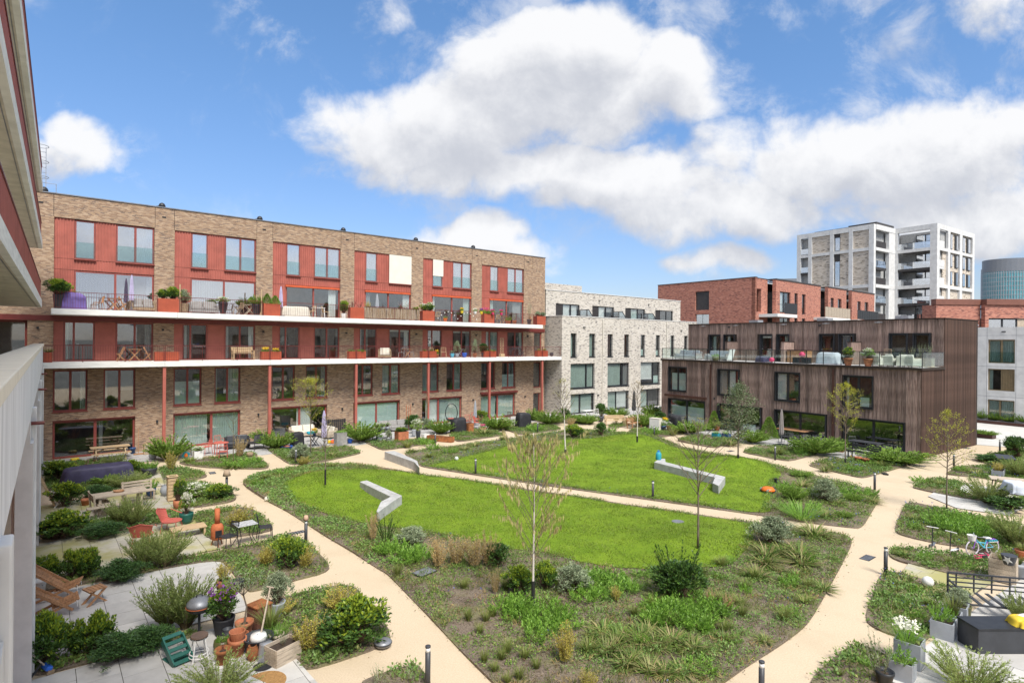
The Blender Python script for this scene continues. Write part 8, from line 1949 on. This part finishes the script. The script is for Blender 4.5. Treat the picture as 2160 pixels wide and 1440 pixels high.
for i, (u, m, f, lb) in enumerate(((974, M_YEL, L_YELF, 'yellow pot hanging on the railing of the fifth upper terrace'), (1002, M_WHITE, L_WHTF, 'white trough hanging on the railing left of the fifth red planter'), (1015, M_YEL, L_PURF, 'second yellow pot with purple flowers by the fifth red planter'), (1039, M_PNKP, L_PNKF, 'left pink pot hanging on the railing of the sixth upper terrace'), (1057, M_PNKP, L_PNKF, 'right pink pot hanging on the railing of the sixth upper terrace'))):
    t = gth('hanging_pot', lb, 'flower pot', u, UP+.72, -2.13); pot(t, m, 'tall', .28, .24, 'peren', .34, .25, f)
t = gth('string_lights', 'string of round white bulbs hanging along the railing of the fifth upper terrace', 'string lights', 967, UP, -2.06)
pts = [(-2.0+i*.16, 0, .25+.55*abs(math.sin(i*.26))) for i in range(26)]; part(t, 'cable', MB().tube(pts, .006, 4), M_BLK)
for p in pts[::2]: part(t, 'bulb', MB().lathe([(0, -.05), (.035, -.03), (.045, 0), (.03, .035), (0, .045)], 8, p), M_WHITE, True)
t = gth('trellis', 'wooden lattice trellis with a climber on the lower gallery', 'trellis', 1059, LO, -.9)
part(t, 'frame', MB().box(-.2, -.16, 0, .03, 0, 1.7).box(.16, .2, 0, .03, 0, 1.7).box(-.16, .16, 0, .03, 1.66, 1.7), M_PINE)
for i in range(6): part(t, 'lattice', MB().bar((-.17, .015, .25+i*.22), (.17, .015, .6+i*.22), .025, .02).bar((.17, .015, .25+i*.22), (-.17, .015, .6+i*.22), .02, .015), M_PINE)
part(t, 'box', MB().box(-.22, .22, -.15, .15, 0, .28), M_PINE)
t = gth('notice', 'white printed notice stuck inside the fifth garden door', 'notice', 905, Z1+1.15, .095); part(t, 'paper', MB().box(-.2, .2, -.004, .0, 0, .5), M_WHITE)
for i, (x, z) in enumerate(((-.15, .28), (.02, .28), (-.15, .06))): part(t, 'print', MB().box(x, x+.12, -.007, -.0045, z, z+.16), M_BOLL)
# roof terrace of the timber building (x from its left end)
RZ = TZ+.002
def rth(name, label, cat, x, y, rz=0): return thing(name, label, cat, WOOD.w(x, y, RZ), WOOD.ang+rz)
t = rth('lounge_sofa', 'pale grey lounge sofa at the left end of the roof terrace', 'sofa', 2.0, 1.2); sofa(t, M_GFAB, M_PLANT, 2.4, .9, 3)
t = rth('lounge_sofa', 'second pale grey lounge sofa on the roof terrace', 'sofa', 5.0, 1.4); sofa(t, M_GFAB, M_PLANT, 2.2, .9, 3)
t = rth('bowl_planter', 'olive green planter in front of the second roof terrace sofa', 'planter', 5.4, .5); pot(t, M_OLIVEG, 'low', .6, .35, 'peren', .6, .3)
t = rth('table_cover', 'white folded sheet leaning by the first terrace screen', 'sheet', 6.6, .9); part(t, 'sheet', MB().rbox((0, 0, .5), (.06, .7, 1.0), (0, .3, 0)), M_WHITE); part(t, 'foot', MB().cbox(0, 0, 0, .3, .5, .04), M_STEEL)
t = rth('beanbag', 'dark blue beanbag on the roof terrace', 'beanbag', 9.4, 1.0); part(t, 'bag', coverlump(.9, .8, .45, .7), M_NAVY, True); part(t, 'handle', MB().tube([(-.1, 0, .42), (0, 0, .5), (.1, 0, .42)], .02, 5), M_BLK)
t = rth('ball', 'red ball on the roof terrace', 'ball', 10.3, .8); part(t, 'ball', MB().lathe([(.2*math.sin(i*math.pi/8), .2-.2*math.cos(i*math.pi/8)) for i in range(9)], 12), M_PNKP, True)
t = rth('storage_chest', 'red brown timber chest against the roof terrace facade', 'chest', 11.5, 2.6); part(t, 'body', MB().box(-.8, .8, -.35, .35, 0, .95), M_TEAK); part(t, 'lid', MB().box(-.83, .83, -.38, .38, .951, 1.0), M_BRN)
t = rth('toy_kitchen', 'low dark box with a red toy on the roof terrace', 'box', 12.6, 1.0); part(t, 'box', MB().box(-.6, .6, -.25, .25, 0, .45), M_BLK); part(t, 'toy', MB().lathe([(0, .46), (.2, .5), (.22, .7), (.1, .85), (0, .86)], 10), M_PNKP, True)
t = rth('covered_table', 'table under a pale blue cover on the roof terrace', 'covered table', 14.4, 1.3); part(t, 'cover', coverlump(1.5, .9, .85, .8), mat('ice_blue_cover', (.46, .48, .53), .8, .1, 4), True)
for x in (-.5, .5): part(t, 'leg', MB().cbox(x, 0, 0, .05, .7, .4), M_WHITE)
for lb, x, k in (('terracotta pot with a yellow green bush on the roof terrace', 16.1, 'laurel'), ('terracotta pot with a pale leafy plant on the roof terrace', 17.4, 'white')): t = rth('potted_plant', lb, 'pot', x, .6); pot(t, M_TERRA, 'cone', .6, .5, k, .8, .8)
t = rth('lounge_chair', 'tan wicker high backed chair on the roof terrace', 'chair', 18.0, 1.9, .2); cchair(t, M_STRAW, 1.15, True)
for i, (x, y, r) in enumerate(((18.0, .9, 150), (18.6, 1.0, 170), (19.4, .9, 200), (19.9, .9, 160))): t = rth('lounge_chair', ('first', 'second', 'third', 'fourth')[i]+' white lounge chair from the left on the roof terrace', 'chair', x, y, D(r)); sofa(t, M_CREAM, M_CREAM, .75, .75, 1)
t = rth('low_table', 'low white table between the white lounge chairs', 'table', 19.0, .9); rtable(t, M_WHITE, .6, .5, .4)
t = rth('trough_planter', 'timber trough with tall grasses at the right end of the roof terrace', 'planter', 19.9, 2.2); boxpot(t, M_GTIM, 1.4, .5, .6, 'sparse', 3, .7, 1.0)
# string of garden stakes and thin canes
for i, (u, v) in enumerate(((857, 905), (862, 907), (866, 904))):
    t = lth('garden_cane', ('left', 'middle', 'right')[i]+' thin red cane by the fourth brick terrace', 'cane', u, v); part(t, 'cane', MB().tube([(0, 0, 0), (0, 0, 1.9)], .02, 5), M_RUSTR); part(t, 'tip', MB().lathe([(.03, 1.9), (.0, 1.96)], 6), M_RUSTR)
